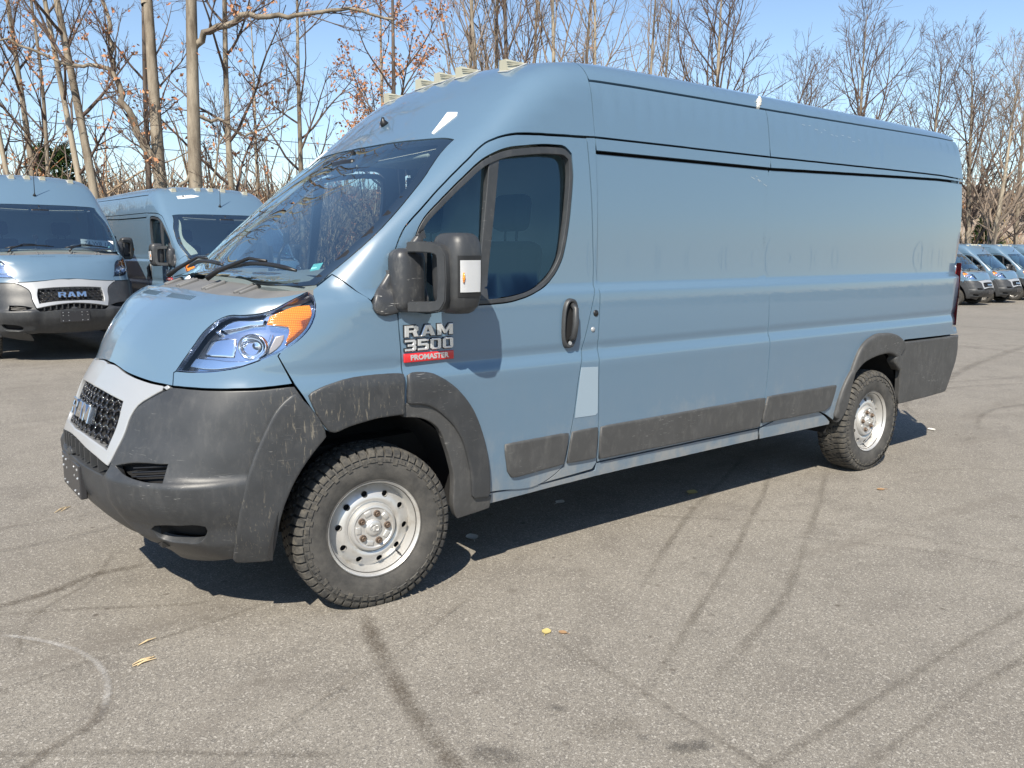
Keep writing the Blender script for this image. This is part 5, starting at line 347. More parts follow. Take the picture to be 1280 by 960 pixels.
'flare_rear':[(4.521,-0.982,0.425),(4.540,-0.984,0.444),(4.558,-0.987,0.463),(4.574,-0.989,0.483),(4.588,-0.991,0.504),(4.599,-0.993,0.530),(4.607,-0.995,0.557),(4.612,-0.997,0.586),(4.616,-0.999,0.615),(4.620,-1.000,0.644),(4.627,-1.002,0.673),(4.636,-1.003,0.701),(4.644,-1.004,0.729),(4.654,-1.006,0.757),(4.664,-1.007,0.785),(4.676,-1.008,0.811),(4.689,-1.009,0.837),(4.703,-1.011,0.864),(4.718,-1.012,0.889),(4.735,-1.013,0.913),(4.755,-1.014,0.934),(4.775,-1.015,0.950),(4.797,-1.016,0.964),(4.822,-1.016,0.977),(4.847,-1.017,0.987),(4.873,-1.017,0.996),(4.899,-1.018,1.003),(4.925,-1.018,1.009),(4.952,-1.018,1.012),(4.979,-1.018,1.014),(5.006,-1.018,1.014),(5.034,-1.018,1.013),(5.061,-1.018,1.012),(5.090,-1.018,1.011),(5.119,-1.018,1.009),(5.149,-1.018,1.006),(5.177,-1.018,1.001),(5.205,-1.017,0.995),(5.232,-1.017,0.987),(5.259,-1.016,0.977),(5.285,-1.016,0.965),(5.311,-1.015,0.953),(5.335,-1.014,0.939),(5.360,-1.013,0.923),(5.385,-1.012,0.905),(5.350,-1.011,0.870),(5.316,-1.009,0.835),(5.281,-1.007,0.800),(5.330,-1.000,0.755),(5.310,-1.000,0.771),(5.290,-1.000,0.787),(5.270,-1.000,0.802),(5.249,-1.000,0.816),(5.227,-1.000,0.828),(5.205,-1.000,0.838),(5.179,-1.000,0.846),(5.151,-1.000,0.851),(5.123,-1.000,0.854),(5.094,-1.000,0.854),(5.065,-1.000,0.854),(5.036,-1.000,0.852),(5.007,-1.000,0.850),(4.980,-1.000,0.848),(4.953,-1.000,0.844),(4.927,-1.000,0.840),(4.900,-1.000,0.835),(4.875,-1.000,0.830),(4.851,-1.000,0.824),(4.826,-1.000,0.818),(4.803,-1.000,0.810),(4.780,-1.000,0.800),(4.758,-1.000,0.787),(4.737,-1.000,0.772),(4.717,-1.000,0.756),(4.698,-1.000,0.738),(4.680,-1.000,0.720),(4.661,-1.000,0.698),(4.644,-1.000,0.675),(4.628,-1.000,0.651),(4.613,-1.000,0.626),(4.600,-1.000,0.600),(4.590,-1.000,0.576),(4.581,-1.000,0.551),(4.574,-1.000,0.526),(4.569,-1.000,0.500),(4.564,-1.000,0.473),(4.559,-1.000,0.447),(4.555,-1.000,0.420)],
'bumper_rear':[(5.380,-1.013,0.924),(5.447,-1.012,0.924),(5.513,-1.011,0.923),(5.580,-1.010,0.923),(5.646,-1.010,0.923),(5.712,-1.009,0.922),(5.779,-1.008,0.922),(5.845,-1.007,0.922),(5.912,-1.006,0.922),(5.978,-1.005,0.921),(6.044,-1.004,0.921),(6.111,-1.003,0.921),(6.177,-1.002,0.921),(6.244,-1.001,0.920),(6.310,-1.000,0.920),(6.310,-1.000,0.860),(6.297,-1.000,0.807),(6.283,-1.000,0.753),(6.270,-1.000,0.700),(6.245,-1.000,0.650),(6.220,-1.000,0.600),(6.199,-0.992,0.552),(6.178,-0.983,0.503),(6.156,-0.975,0.455),(6.090,-0.976,0.453),(6.023,-0.977,0.452),(5.956,-0.978,0.450),(5.889,-0.979,0.448),(5.823,-0.980,0.446),(5.756,-0.981,0.445),(5.689,-0.982,0.443),(5.622,-0.983,0.441),(5.565,-0.983,0.440),(5.507,-0.983,0.438),(5.450,-0.983,0.437),(5.392,-0.983,0.435),(5.382,-0.988,0.504),(5.371,-0.993,0.573),(5.360,-0.998,0.641),(5.350,-1.003,0.710),(5.319,-1.005,0.750),(5.289,-1.007,0.791),(5.320,-1.009,0.835),(5.350,-1.011,0.880)],
'amber':[(0.491,-0.861,1.295),(0.513,-0.861,1.337),(0.536,-0.870,1.348),(0.559,-0.879,1.358),(0.581,-0.886,1.368),(0.604,-0.892,1.375),(0.626,-0.900,1.379),(0.648,-0.908,1.381),(0.671,-0.916,1.382),(0.673,-0.925,1.363),(0.673,-0.932,1.343),(0.666,-0.935,1.321),(0.655,-0.935,1.298),(0.642,-0.935,1.280),(0.627,-0.933,1.263),(0.610,-0.931,1.248),(0.590,-0.926,1.232),(0.568,-0.921,1.218),(0.546,-0.915,1.205),(0.552,-0.915,1.221),(0.558,-0.914,1.237),(0.569,-0.914,1.257),(0.575,-0.911,1.276),(0.571,-0.906,1.289),(0.531,-0.883,1.292)],
'lamp_top':[(0.314,-0.689,1.269),(0.333,-0.706,1.285),(0.351,-0.724,1.300),(0.371,-0.742,1.313),(0.391,-0.760,1.323),(0.409,-0.777,1.327),(0.427,-0.796,1.327),(0.446,-0.814,1.326),(0.465,-0.831,1.327),(0.485,-0.845,1.330),(0.503,-0.855,1.336),(0.522,-0.863,1.344),(0.540,-0.871,1.352),(0.511,-0.859,1.338),(0.486,-0.857,1.295),(0.443,-0.815,1.289),(0.400,-0.773,1.282),(0.357,-0.731,1.276)],
'lamp_lens':[(0.390,-0.799,1.254),(0.443,-0.837,1.259),(0.497,-0.876,1.264),(0.489,-0.878,1.242),(0.479,-0.879,1.222),(0.467,-0.877,1.204),(0.450,-0.871,1.187),(0.431,-0.864,1.172),(0.403,-0.842,1.171),(0.374,-0.821,1.169),(0.382,-0.810,1.212)],
'lamp_bowl':[(0.297,-0.679,1.250),(0.326,-0.715,1.254),(0.355,-0.752,1.259),(0.384,-0.788,1.263),(0.374,-0.800,1.216),(0.364,-0.812,1.169),(0.330,-0.769,1.172),(0.296,-0.726,1.174),(0.262,-0.683,1.177),(0.280,-0.681,1.213)],
'lamp_trim':[(0.226,-0.656,1.127),(0.255,-0.675,1.170),(0.270,-0.699,1.169),(0.286,-0.723,1.168),(0.303,-0.747,1.167),(0.318,-0.766,1.165),(0.334,-0.785,1.162),(0.350,-0.803,1.160),(0.368,-0.819,1.160),(0.390,-0.838,1.160),(0.414,-0.855,1.161),(0.436,-0.868,1.169),(0.455,-0.875,1.184),(0.473,-0.880,1.204),(0.486,-0.882,1.224),(0.497,-0.881,1.246),(0.506,-0.879,1.270),(0.520,-0.887,1.270),(0.511,-0.889,1.247),(0.501,-0.890,1.224),(0.489,-0.889,1.203),(0.471,-0.886,1.180),(0.451,-0.879,1.159),(0.432,-0.870,1.148),(0.411,-0.858,1.141),(0.389,-0.845,1.136),(0.369,-0.830,1.132),(0.350,-0.814,1.127),(0.331,-0.797,1.124),(0.312,-0.779,1.121),(0.295,-0.760,1.120),(0.280,-0.741,1.120),(0.265,-0.721,1.121),(0.252,-0.700,1.123),(0.239,-0.678,1.125)],
'lamp_side':[(0.521,-0.891,1.257),(0.562,-0.908,1.266),(0.552,-0.910,1.241),(0.539,-0.910,1.218),(0.521,-0.905,1.200),(0.498,-0.898,1.185),(0.474,-0.889,1.172),(0.498,-0.890,1.214)],
'flap_sticker':[(1.603,-0.545,2.273),(1.606,-0.585,2.268),(1.609,-0.625,2.263),(1.590,-0.645,2.244),(1.548,-0.640,2.212),(1.507,-0.635,2.181),(1.465,-0.630,2.149),(1.468,-0.610,2.155),(1.513,-0.589,2.194),(1.558,-0.567,2.233)],
'mirror_base_front':[(1.038,-0.953,1.546),(1.023,-0.952,1.525),(1.008,-0.952,1.503),(0.993,-0.953,1.482),(0.975,-0.957,1.460),(0.956,-0.963,1.439),(0.940,-0.970,1.417),(0.928,-0.975,1.393),(0.921,-0.978,1.371),(0.920,-0.980,1.349),(0.930,-0.982,1.332),(0.951,-0.984,1.318),(0.977,-0.985,1.314),(1.008,-0.986,1.318),(1.042,-0.987,1.325),(1.050,-0.980,1.352),(1.058,-0.974,1.378),(1.064,-0.968,1.404),(1.068,-0.962,1.430),(1.068,-0.958,1.455),(1.065,-0.955,1.481),(1.058,-0.954,1.503),(1.048,-0.953,1.525)],
'mirror_base':[(1.043,-0.953,1.546),(1.080,-0.953,1.589),(1.116,-0.953,1.631),(1.153,-0.954,1.673),(1.189,-0.954,1.716),(1.195,-0.955,1.692),(1.200,-0.955,1.667),(1.204,-0.956,1.643),(1.206,-0.956,1.617),(1.206,-0.956,1.591),(1.205,-0.955,1.564),(1.203,-0.955,1.538),(1.201,-0.956,1.511),(1.199,-0.958,1.485),(1.198,-0.962,1.459),(1.197,-0.966,1.432),(1.195,-0.972,1.406),(1.193,-0.978,1.380),(1.191,-0.984,1.354),(1.189,-0.991,1.328),(1.142,-0.989,1.327),(1.094,-0.988,1.326),(1.047,-0.987,1.325),(1.056,-0.980,1.351),(1.064,-0.974,1.378),(1.070,-0.968,1.404),(1.073,-0.962,1.430),(1.074,-0.958,1.455),(1.070,-0.955,1.481),(1.064,-0.954,1.503),(1.054,-0.953,1.525)],
}
# ---------------------------------------------------------------- panels cut from the body surface
C0=np.array([1.1,0,.8])
def to_chart(P,ch):
    P=np.asarray(P,float)
    if ch=='r':
        phi=np.arctan2(P[:,2]-1.0,-P[:,1]); phi=np.where(phi<-2.0,phi+2*np.pi,phi); return np.stack([P[:,0],phi],-1)
    if ch=='n':
        v=P-C0; return np.stack([np.arctan2(-v[:,1],-v[:,0])*1.1,np.arctan2(v[:,2],np.hypot(v[:,0],v[:,1]))*1.1],-1)
    if ch=='b': return P[:,[1,2]].copy()
def rays(u,ch):
    z=np.zeros(len(u))
    if ch=='r':
        c,s=np.cos(u[:,1]),np.sin(u[:,1]); return np.stack([u[:,0],-2.6*c,1+2.6*s],-1),np.stack([z,c,-s],-1)
    if ch=='n':
        th,ph=u[:,0]/1.1,u[:,1]/1.1; d=np.stack([-np.cos(ph)*np.cos(th),-np.cos(ph)*np.sin(th),np.sin(ph)],-1); return C0+d*2.6,-d
    if ch=='b': return np.stack([z+9,u[:,0],u[:,1]],-1),np.stack([z-1,z,z],-1)
def surf(u,ch,off):
    o,d=rays(u,ch); P,ok=solve(o,d,0.,2.6 if ch!='b' else 4.,0.,110)
    n=grad(P)
    if not callable(off): return P+n*off,n
    go=np.stack([(off(P+e)-off(P-e))/.006 for e in np.eye(3)*.003],-1); go-=n*(go*n).sum(1,keepdims=True)
    Q=P+n*off(P)[:,None]; m=n-go; return Q,m/np.linalg.norm(m,axis=1,keepdims=True)
def inpoly(q,poly):
    x,y=q[:,0],q[:,1]; r=np.zeros(len(q),bool); n=len(poly)
    for i in range(n):
        x1,y1=poly[i];x2,y2=poly[(i+1)%n]
        if y1==y2: continue
        c=((y1>y)!=(y2>y))&(x<(x2-x1)*(y-y1)/(y2-y1)+x1); r^=c
    return r
def polydist(q,poly):
    d=np.full(len(q),1e9); n=len(poly)
    for i in range(n):
        a=poly[i];b=poly[(i+1)%n]; ab=b-a; L=ab@ab
        t=np.clip(((q-a)@ab)/max(L,1e-12),0,1); d=np.minimum(d,np.hypot(*(q-(a+t[:,None]*ab)).T))
    return d
def inset(poly,g):
    n=len(poly); A=.5*sum(poly[i][0]*poly[(i+1)%n][1]-poly[(i+1)%n][0]*poly[i][1] for i in range(n)); sg=1 if A>0 else -1
    out=[]
    for i in range(n):
        a=poly[i-1];b=poly[i];c=poly[(i+1)%n]
        e1=b-a;e2=c-b; e1=e1/max(np.hypot(*e1),1e-9);e2=e2/max(np.hypot(*e2),1e-9)
        n1=np.array([-e1[1],e1[0]])*sg;n2=np.array([-e2[1],e2[0]])*sg; m=n1+n2; l=np.hypot(*m)
        if l<.2: m=n1;l=1
        m=m/l; k=min(1/max(m@n1,.35),2.2); out.append(b+m*g*k)
    return np.array(out)
def clean(poly,eps=.004):
    out=[poly[0]]
    for q in poly[1:]:
        if np.hypot(*(q-out[-1]))>eps: out.append(q)
    if np.hypot(*(out[0]-out[-1]))<eps: out.pop()
    return np.array(out)
def panel_mesh(name,loop,ch='r',off=0.,holes=(),du=.05,dv=.04,rim=.018,bevel=0.,gap=.0025,mirror=False,both=False,closed_half=False,norim_center=False):
    """one panel of the body: outline -> triangulated patch on the surface with turned-in edges"""
    loop=np.array(loop,float)
    if closed_half:
        h=loop; m=h[1:-1][::-1].copy(); m[:,1]*=-1; h=h.copy(); h[0,1]=h[-1,1]=0; loop=np.vstack([h,m])
    P0=clean(to_chart(loop,ch)); P1=inset(P0,gap+bevel) if gap+bevel else P0
    H0=[clean(to_chart(np.array(h,float),ch)) for h in holes]; H1=[inset(h,-(gap+bevel)) for h in H0]
    lo=P1.min(0);hi=P1.max(0)
    gx=np.arange(lo[0]+du*.5,hi[0],du);gy=np.arange(lo[1]+dv*.5,hi[1],dv)
    Q=np.stack(np.meshgrid(gx,gy,indexing='ij'),-1).reshape(-1,2) if len(gx) and len(gy) else np.zeros((0,2))
    if len(Q):
        k=inpoly(Q,P1)&(polydist(Q,P1)>.4*min(du,dv))
        for h in H1: k&=~inpoly(Q,h)&(polydist(Q,h)>.4*min(du,dv))
        Q=Q[k]
    verts=[Vector(q) for q in P1]; edges=[(i,(i+1)%len(P1)) for i in range(len(P1))]
    for h in H1:
        b_=len(verts); verts+=[Vector(q) for q in h]; edges+=[(b_+i,b_+(i+1)%len(h)) for i in range(len(h))]
    verts+=[Vector(q) for q in Q]
    vs,es,fs,_,_,_=delaunay_2d_cdt(verts,edges,[],0,1e-5)
    U=np.array([(v.x,v.y) for v in vs]); F=np.array([f for f in fs])
    cen=U[F].mean(1); k=inpoly(cen,P1)
    for h in H1: k&=~inpoly(cen,h)
    F=F[k]
    used=np.unique(F); mp=-np.ones(len(U),int); mp[used]=np.arange(len(used)); U=U[used];F=mp[F]
    P,n=surf(U,ch,off)
    fn=np.cross(P[F[:,1]]-P[F[:,0]],P[F[:,2]]-P[F[:,0]]); flip=(fn*n[F].mean(1)).sum(1)<0; F[flip]=F[flip][:,::-1]
    V=list(P);NN=list(n);FF=[list(f) for f in F]
    # edges of the patch
    if rim or bevel:
        cnt={}
        for f in F:
            for a,b_ in ((f[0],f[1]),(f[1],f[2]),(f[2],f[0])):
                cnt[(a,b_)]=1
        bd=[(a,b_) for (a,b_) in cnt if (b_,a) not in cnt]
        nx={a:b_ for a,b_ in bd}; pv={b_:a for a,b_ in bd}
        ring={}
        vo={}
        for a in nx:
            if a not in pv: continue
            t=P[nx[a]]-P[pv[a]]; o_=np.cross(t,n[a]); l=np.linalg.norm(o_); vo[a]=o_/l if l>1e-9 else n[a]*0
        def addring(fn):
            r={}
            for a in vo: V.append(fn(a)[0]);NN.append(fn(a)[1]);r[a]=len(V)-1
            return r
        prev={a:a for a in vo}
        if bevel:
            for q,(dx,dn) in enumerate(((.62,.12),(.93,.5),(1.,1.))):
                r=addring(lambda a:(P[a]+vo[a]*bevel*dx-n[a]*bevel*dn,(lambda z_:z_/np.linalg.norm(z_))(n[a]*(1-dn*.9)+vo[a]*(.15+dn))))
                for a,b_ in bd:
                    if a in vo and b_ in vo: FF.append([prev[b_],prev[a],r[a],r[b_]])
                prev=r; 
            base=(1.,1.)
        else: 
            prev=addring(lambda a:(P[a],vo[a])); base=(0,0)
        if rim:
            r=addring(lambda a:(P[a]+vo[a]*bevel*base[0]-n[a]*(bevel*base[1]+rim),vo[a]))
            for a,b_ in bd:
                if a in vo and b_ in vo:
                    FF.append([prev[b_],prev[a],r[a],r[b_]])
    V=np.array(V);NN=np.array(NN)
    if both:
        V2=V.copy();V2[:,1]*=-1;N2=NN.copy();N2[:,1]*=-1; k=len(V)
        FF=FF+[[i+k for i in f[::-1]] for f in FF]; V=np.vstack([V,V2]);NN=np.vstack([NN,N2])
    if mirror:
        V=V.copy();V[:,1]*=-1;NN=NN.copy();NN[:,1]*=-1; FF=[f[::-1] for f in FF]
    return mesh(name,V,FF,True,NN)
def panel(name,key,m,parent,sides='both',label=None,**k):
    """link the panel on the near side, and its mirror image on the far side"""
    loop=LOOPS[key] if isinstance(key,str) else key
    out=[]
    if k.get('closed_half'): out.append(link(name,panel_mesh(name,loop,**k),m,parent))
    else:
        a=panel_mesh(name,loop,**k); out.append(link(name,a,m,parent))
        if sides=='both':
            pr=parent[1] if isinstance(parent,(list,tuple)) else parent
            out.append(link(name,mirror_mesh(a),m,pr))
    return out
def mirror_mesh(a):
    b_=a.copy(); nv=len(b_.vertices); co=np.empty(nv*3); b_.vertices.foreach_get('co',co); co=co.reshape(-1,3)
    no=np.zeros((nv,3)); ln=np.empty(len(b_.loops)*3); b_.corner_normals.foreach_get('vector',ln); ln=ln.reshape(-1,3); li=np.empty(len(b_.loops),int); b_.loops.foreach_get('vertex_index',li); no[li]=ln
    co[:,1]*=-1; no[:,1]*=-1
    F=[list(p.vertices)[::-1] for p in b_.polygons]; nm=a.name; bpy.data.meshes.remove(b_)
    return mesh(nm,co,F,True,no)
# ---------------------------------------------------------------- the van
def lathe(mb,prof,n=64,y0=0,close=False):
    """profile [(r,y)] turned about the y axis"""
    b=len(mb.V)
    for r,y in prof:
        for k in range(n):
            a=2*math.pi*k/n; mb.V.append((r*math.cos(a),y+y0,r*math.sin(a)))
    for i in range(len(prof)-1):
        for k in range(n):
            p,q=b+i*n+k,b+i*n+(k+1)%n; mb.F.append((p,p+n,q+n,q))
def make_tyre_mesh():
    mb=MB()
    half=[(.205,-.080),(.216,-.094),(.232,-.104),(.262,-.1115),(.292,-.1125),(.318,-.1105),(.338,-.105),(.352,-.093),(.358,-.080),(.360,-.05),(.361,0)]
    prof=half+[(r,-y) for r,y in half[::-1][1:]]
    lathe(mb,prof,96)
    for r,h in((.225,.0018),(.3115,.0022)):                          # moulded rings on the sidewall
        yy=-.1125 if r>.3 else -.1015
        lathe(mb,[(r-.003,yy+.001),(r-.001,yy-h),(r+.001,yy-h),(r+.003,yy+.001)],96)
    return mb
def make_tread(mb):
    rng=random.Random(4); n=54
    def block(a0,a1,pts,shear=0):     # pts: [(r_base,r_top,y)] along y ; bevelled prism
        b=len(mb.V); m=len(pts)
        for ai,(a,ins) in enumerate(((a0,0),(a0+(a1-a0)*.06,1),(a1-(a1-a0)*.06,1),(a1,0))):
            for j,(rb,rtp,y) in enumerate(pts):
                aa=a+shear*(j/(m-1)-.5); rr=rtp if ins else rb; mb.V.append((rr*math.cos(aa),y,rr*math.sin(aa)))
        for i in range(3):
            for j in range(m-1):
                p=b+i*m+j; mb.F.append((p,p+1,p+m+1,p+m))
        for j in range(m-1):
            pass
    st=2*math.pi/n
    for k in range(n):
        for s in(-1,1):
            a=k*st+(s>0)*st*.5; L=.045 if k%2 else .052
            yo=.109 if k%2 else .103
            block(a,a+st*.80,[(.335,.337,s*.113),(.340,.352,s*(.1105)),(.345,.3625,s*.104),(.352,.3695,s*.092),(.355,.3725,s*.078),(.355,.3735,s*.060),(.355,.356,s*.0585)],0.0)
            # lug bars running down the sidewall
            r0=.298 if k%2 else .308
            b=len(mb.V); y0=s*.1118; hh=s*.0060
            for (r,dy) in((r0,0),(r0+.003,1),(.327,1),(.331,0)):
                for t,e in((.05,0),(.09,1),(.66,1),(.70,0)):
                    aa=a+st*t; yb=s*np.interp(r,[.292,.318,.338],[.1120,.1100,.1045]); mb.V.append((r*math.cos(aa),yb+(hh if dy and e else -hh*.4),r*math.sin(aa)))
            for i in range(3):
                for j in range(3):
                    p=b+i*4+j; mb.F.append((p,p+1,p+5,p+4))
        for row,y,ph in((0,-.034,.2),(1,0,.6),(2,.034,.05)):
            a=(k+ph)*st
            block(a,a+st*.78,[(.356,.356,y-.0265),(.357,.3735,y-.0215),(.357,.3735,y+.0215),(.356,.356,y+.0265)],.07*(1 if row!=1 else -1))
            block(a+st*.30,a+st*.34,[(.3735,.3737,y-.02),(.3735,.3737,y+.02)],.05)
def make_rim_mesh():
    mb=MB()
    lathe(mb,[(.196,-.050),(.201,-.066),(.206,-.080),(.214,-.094),(.220,-.100),(.2235,-.097),(.2245,-.090),(.222,-.084)],96)   # flange
    lathe(mb,[(.196,-.050),(.193,-.036),(.190,-.030)],96)
    # dished face with ten round vents
    poly=[]; nh=10
    V2=[];E=[]
    def ringp(r,n,ph=0): return [(r*math.cos(2*math.pi*(k+ph)/n),r*math.sin(2*math.pi*(k+ph)/n)) for k in range(n)]
    loops=[ringp(.190,96),ringp(.118,60)]
    hc=[(.158*math.cos(2*math.pi*(k+.3)/nh),.158*math.sin(2*math.pi*(k+.3)/nh)) for k in range(nh)]
    for c in hc: loops.append([(c[0]+.0148*math.cos(2*math.pi*k/20),c[1]+.0148*math.sin(2*math.pi*k/20)) for k in range(20)])
    for l in loops:
        b=len(V2); V2+=l; E+=[(b+i,b+(i+1)%len(l)) for i in range(len(l))]
    for r in(.126,.132,.138,.148,.158,.168,.178,.185):
        for q in ringp(r,84,.37*(r*1000%3)):
            if all(math.hypot(q[0]-c[0],q[1]-c[1])>.018 for c in hc): V2.append(q)
    vs,es,fs,_,_,_=delaunay_2d_cdt([Vector(q) for q in V2],E,[],0,1e-6)
    yp=pchip([.10,.118,.13,.15,.175,.19],[-.058,-.060,-.066,-.060,-.042,-.030])
    b=len(mb.V)
    for v in vs: mb.V.append((v.x,float(yp(math.hypot(v.x,v.y))),v.y))
    for f in fs:
        c=sum((Vector(vs[i]) for i in f),Vector((0,0)))/3; r=c.length
        if r<.117 or r>.1905 or any(math.hypot(c.x-h[0],c.y-h[1])<.0145 for h in hc): continue
        mb.F.append(tuple(b+i for i in f))
    for c in hc:                                                     # vent walls
        b=len(mb.V); y=float(yp(.158))
        for d in(0,.012):
            for k in range(20): mb.V.append((c[0]+.0148*math.cos(2*math.pi*k/20),y+d,c[1]+.0148*math.sin(2*math.pi*k/20)))
        for k in range(20): mb.F.append((b+k,b+(k+1)%20,b+20+(k+1)%20,b+20+k))
    # hub: raised ring, flat, cap rim
    lathe(mb,[(.120,-.060),(.116,-.055),(.111,-.056),(.108,-.072),(.103,-.079),(.094,-.081),(.088,-.076),(.040,-.076),(.037,-.079)],72)
    for k in range(5):                                               # ribs between the nuts
        a=2*math.pi*(k+.5)/5+.35
        Rm=Matrix.Rotation(-a,3,'Y'); mb.box(Rm@Vector((.072,-.077,0)),(.024,.009,.034),Rm,.004)
    return mb
def make_wheel(parent,name='wheel'):
    rim=make_rim_mesh().build(name,M['rim'],parent); autosmooth(rim,32)
    dd=MB(); lathe(dd,[(.198,-.03),(.0,-.03)],48); dd.build('brake_drum',M['dark'],rim)
    t=make_tyre_mesh(); ty=t.build('tyre',M['rubber'],rim,True)
    tr=MB(); make_tread(tr); o=tr.build('tread',M['tread'],rim); autosmooth(o,30)
    for k in range(5):
        a=2*math.pi*k/5+.35; nb=MB(); c=Vector((.066*math.cos(a),0,.066*math.sin(a)))
        s=MB(); lathe(s,[(.016,-.0755),(.0155,-.083),(.013,-.084),(.012,-.078)],20)
        s.V=[(v[0]+c.x,v[1],v[2]+c.z) for v in s.V]
        lathe(nb,[(.0105,-.076),(.0105,-.092),(.009,-.094),(.006,-.094),(.005,-.090),(0,-.090)],6); nb.V=[(v[0]+c.x,v[1],v[2]+c.z) for v in nb.V]
        nb.add(s.V,s.F); nb.build('wheel_nut',M['rust'],rim)
    cp=MB(); lathe(cp,[(.038,-.076),(.036,-.083),(.030,-.086),(.012,-.088),(0,-.088)],40)
    c=cp.build('centre_cap',M['rim'],rim,True)
    lg=MB()                                                          # curled-horn emblem moulded on the cap
    for s in(-1,1):
        lg.tube([(s*.004,-.0885,.012),(s*.014,-.0885,.014),(s*.021,-.0880,.006),(s*.020,-.0880,-.006),(s*.012,-.0885,-.010),(s*.009,-.0885,-.003)],[.003,.0042,.0042,.0035,.003,.002],8)
    lg.box((0,-.0885,-.002),(.012,.006,.026),None,.003); lg.build('ram_head_emblem',M['rim'],rim,True)
    v=MB(); v.tube([(.150,-.058,-.095),(.160,-.078,-.101),(.163,-.088,-.103)],[.004,.004,.003],8); v.build('valve_stem',M['black'],rim,True)
    return rim
GLY={'R':(1,[(0,0),(0,1),(.82,1),(1,.87),(1,.52),(.86,.43),(1,0),(.69,0),(.57,.36),(.3,.36),(.3,0)],[(.3,.57),(.3,.79),(.65,.79),(.7,.75),(.7,.61),(.65,.57)]),
 'A':(1.1,[(0,0),(.33,1),(.77,1),(1.1,0),(.77,0),(.70,.19),(.40,.19),(.33,0)],[(.46,.40),(.64,.40),(.55,.70)]),
 'M':(1.2,[(0,0),(0,1),(.32,1),(.6,.5),(.88,1),(1.2,1),(1.2,0),(.9,0),(.9,.52),(.68,.12),(.52,.12),(.3,.52),(.3,0)],None),
 '3':(1,[(0,0),(0,.2),(.66,.2),(.7,.24),(.7,.36),(.66,.4),(.25,.4),(.25,.6),(.66,.6),(.7,.64),(.7,.76),(.66,.8),(0,.8),(0,1),(.85,1),(1,.88),(1,.58),(.9,.5),(1,.42),(1,.12),(.85,0)],None),
 '5':(1,[(0,0),(0,.2),(.66,.2),(.7,.24),(.7,.38),(.66,.42),(0,.42),(0,1),(1,1),(1,.8),(.3,.8),(.3,.62),(.85,.62),(1,.5),(1,.12),(.85,0)],None),
 '0':(1,[(.15,0),(0,.12),(0,.88),(.15,1),(.85,1),(1,.88),(1,.12),(.85,0)],[(.3,.24),(.34,.2),(.66,.2),(.7,.24),(.7,.76),(.66,.8),(.34,.8),(.3,.76)])}
def block_text(name,t,width,height,M4,m,parent,ext=.004,grow=0.,slant=.0):
    """wide block capitals cut as bevelled plates"""
    tot=sum(GLY[c][0] for c in t)+.16*(len(t)-1); u=width/tot; x=-width/2; mb=MB()
    for c in t:
        wd,out,hole=GLY[c]; sc=np.array([u,height]); off=np.array([x,-height/2]); bv=min(.0022,height*.05)
        P0=np.array(out)*sc+off; P0=inset(P0,-grow) if grow else P0; Hs=[np.array(hole)*sc+off] if hole else []
        if grow: Hs=[inset(h,grow) for h in Hs]
        P1=inset(P0,bv); H1=[inset(h,-bv) for h in Hs]
        V=[];E=[]
        for l in [P1]+H1:
            b=len(V); V+=[Vector(q) for q in l]; E+=[(b+i,b+(i+1)%len(l)) for i in range(len(l))]
        vs,_,fs,_,_,_=delaunay_2d_cdt(V,E,[],0,1e-7)
        b=len(mb.V); mb.V+=[(v.x,v.y,ext) for v in vs]
        for f in fs:
            cc=np.array([[sum(vs[i].x for i in f)/3,sum(vs[i].y for i in f)/3]])
            if inpoly(cc,P1)[0] and not any(inpoly(cc,h)[0] for h in H1): mb.F.append(tuple(b+i for i in f))
        for a_,c_ in [(P1,P0)]+list(zip(H1,Hs)):
            b=len(mb.V); n=len(a_)
            for l,z in((a_,ext),(c_,ext-bv),(c_,-.003)): mb.V+=[(q[0],q[1],z) for q in l]
            for r in(0,1):
                for k in range(n): mb.F.append((b+r*n+k,b+r*n+(k+1)%n,b+(r+1)*n+(k+1)%n,b+(r+1)*n+k))
        x+=(wd+.16)*u
    me=mesh(name,mb.V,mb.F,False); me.transform(M4); bm=bmesh.new(); bm.from_mesh(me); bmesh.ops.recalc_face_normals(bm,faces=bm.faces[:]); bm.to_mesh(me); bm.free()
    return link(name,me,m,parent)
def copy_tree(o,parent=None,skip=()):
    c=o.copy(); COL.objects.link(c); c.parent=parent
    for ch in list(o.children):
        if ch.name.split('.')[0] in skip: continue
        copy_tree(ch,c,skip)
    return c
def recess(P):
    z=P[:,2]; t=np.clip((z-1.394)/.032,0,1); return -.014*t
def sculpt(P):
    z=P[:,2]; y=np.abs(P[:,1]); up_=np.clip((.705-z)/.045,0,1); up_=up_*up_*(3-2*up_); dn=np.clip((z-.44)/.17,0,1); dn=dn*dn*(3-2*dn)
    w=np.clip((y-.40)/.10,0,1)*np.clip((.97-y)/.10,0,1); chin=np.clip((.47-z)/.06,0,1)*np.clip((z-.30)/.1,0,1)*.012
    return .026*up_*dn*w+chin*w-.010*np.clip((.47-y)/.05,0,1)*np.clip((.70-z)/.04,0,1)
def tilt(P): return -.010-.050*np.clip(P[:,2]-1.4,-.1,.8)
def mbulge(P): return .026+.075*np.exp(-((P[:,0]-1.105)/.055)**2)/(1+np.exp((P[:,2]-1.605)/.018))/(1+np.exp((1.375-P[:,2])/.014))
def clear(P): return np.zeros(len(P))
def pt(x,y,z):                                # drop a point on to the body from the side
    P,ok=solve(np.array([[x,-2.,z]]),np.array([[0,1.,0]]),0,2.,0,200); return Vector(P[0]),Vector(grad(P)[0])
def ptop(x,y):
    P,ok=solve(np.array([[x,y,3.2]]),np.array([[0,0,-1.]]),0,2.4,0,200); return Vector(P[0]),Vector(grad(P)[0])
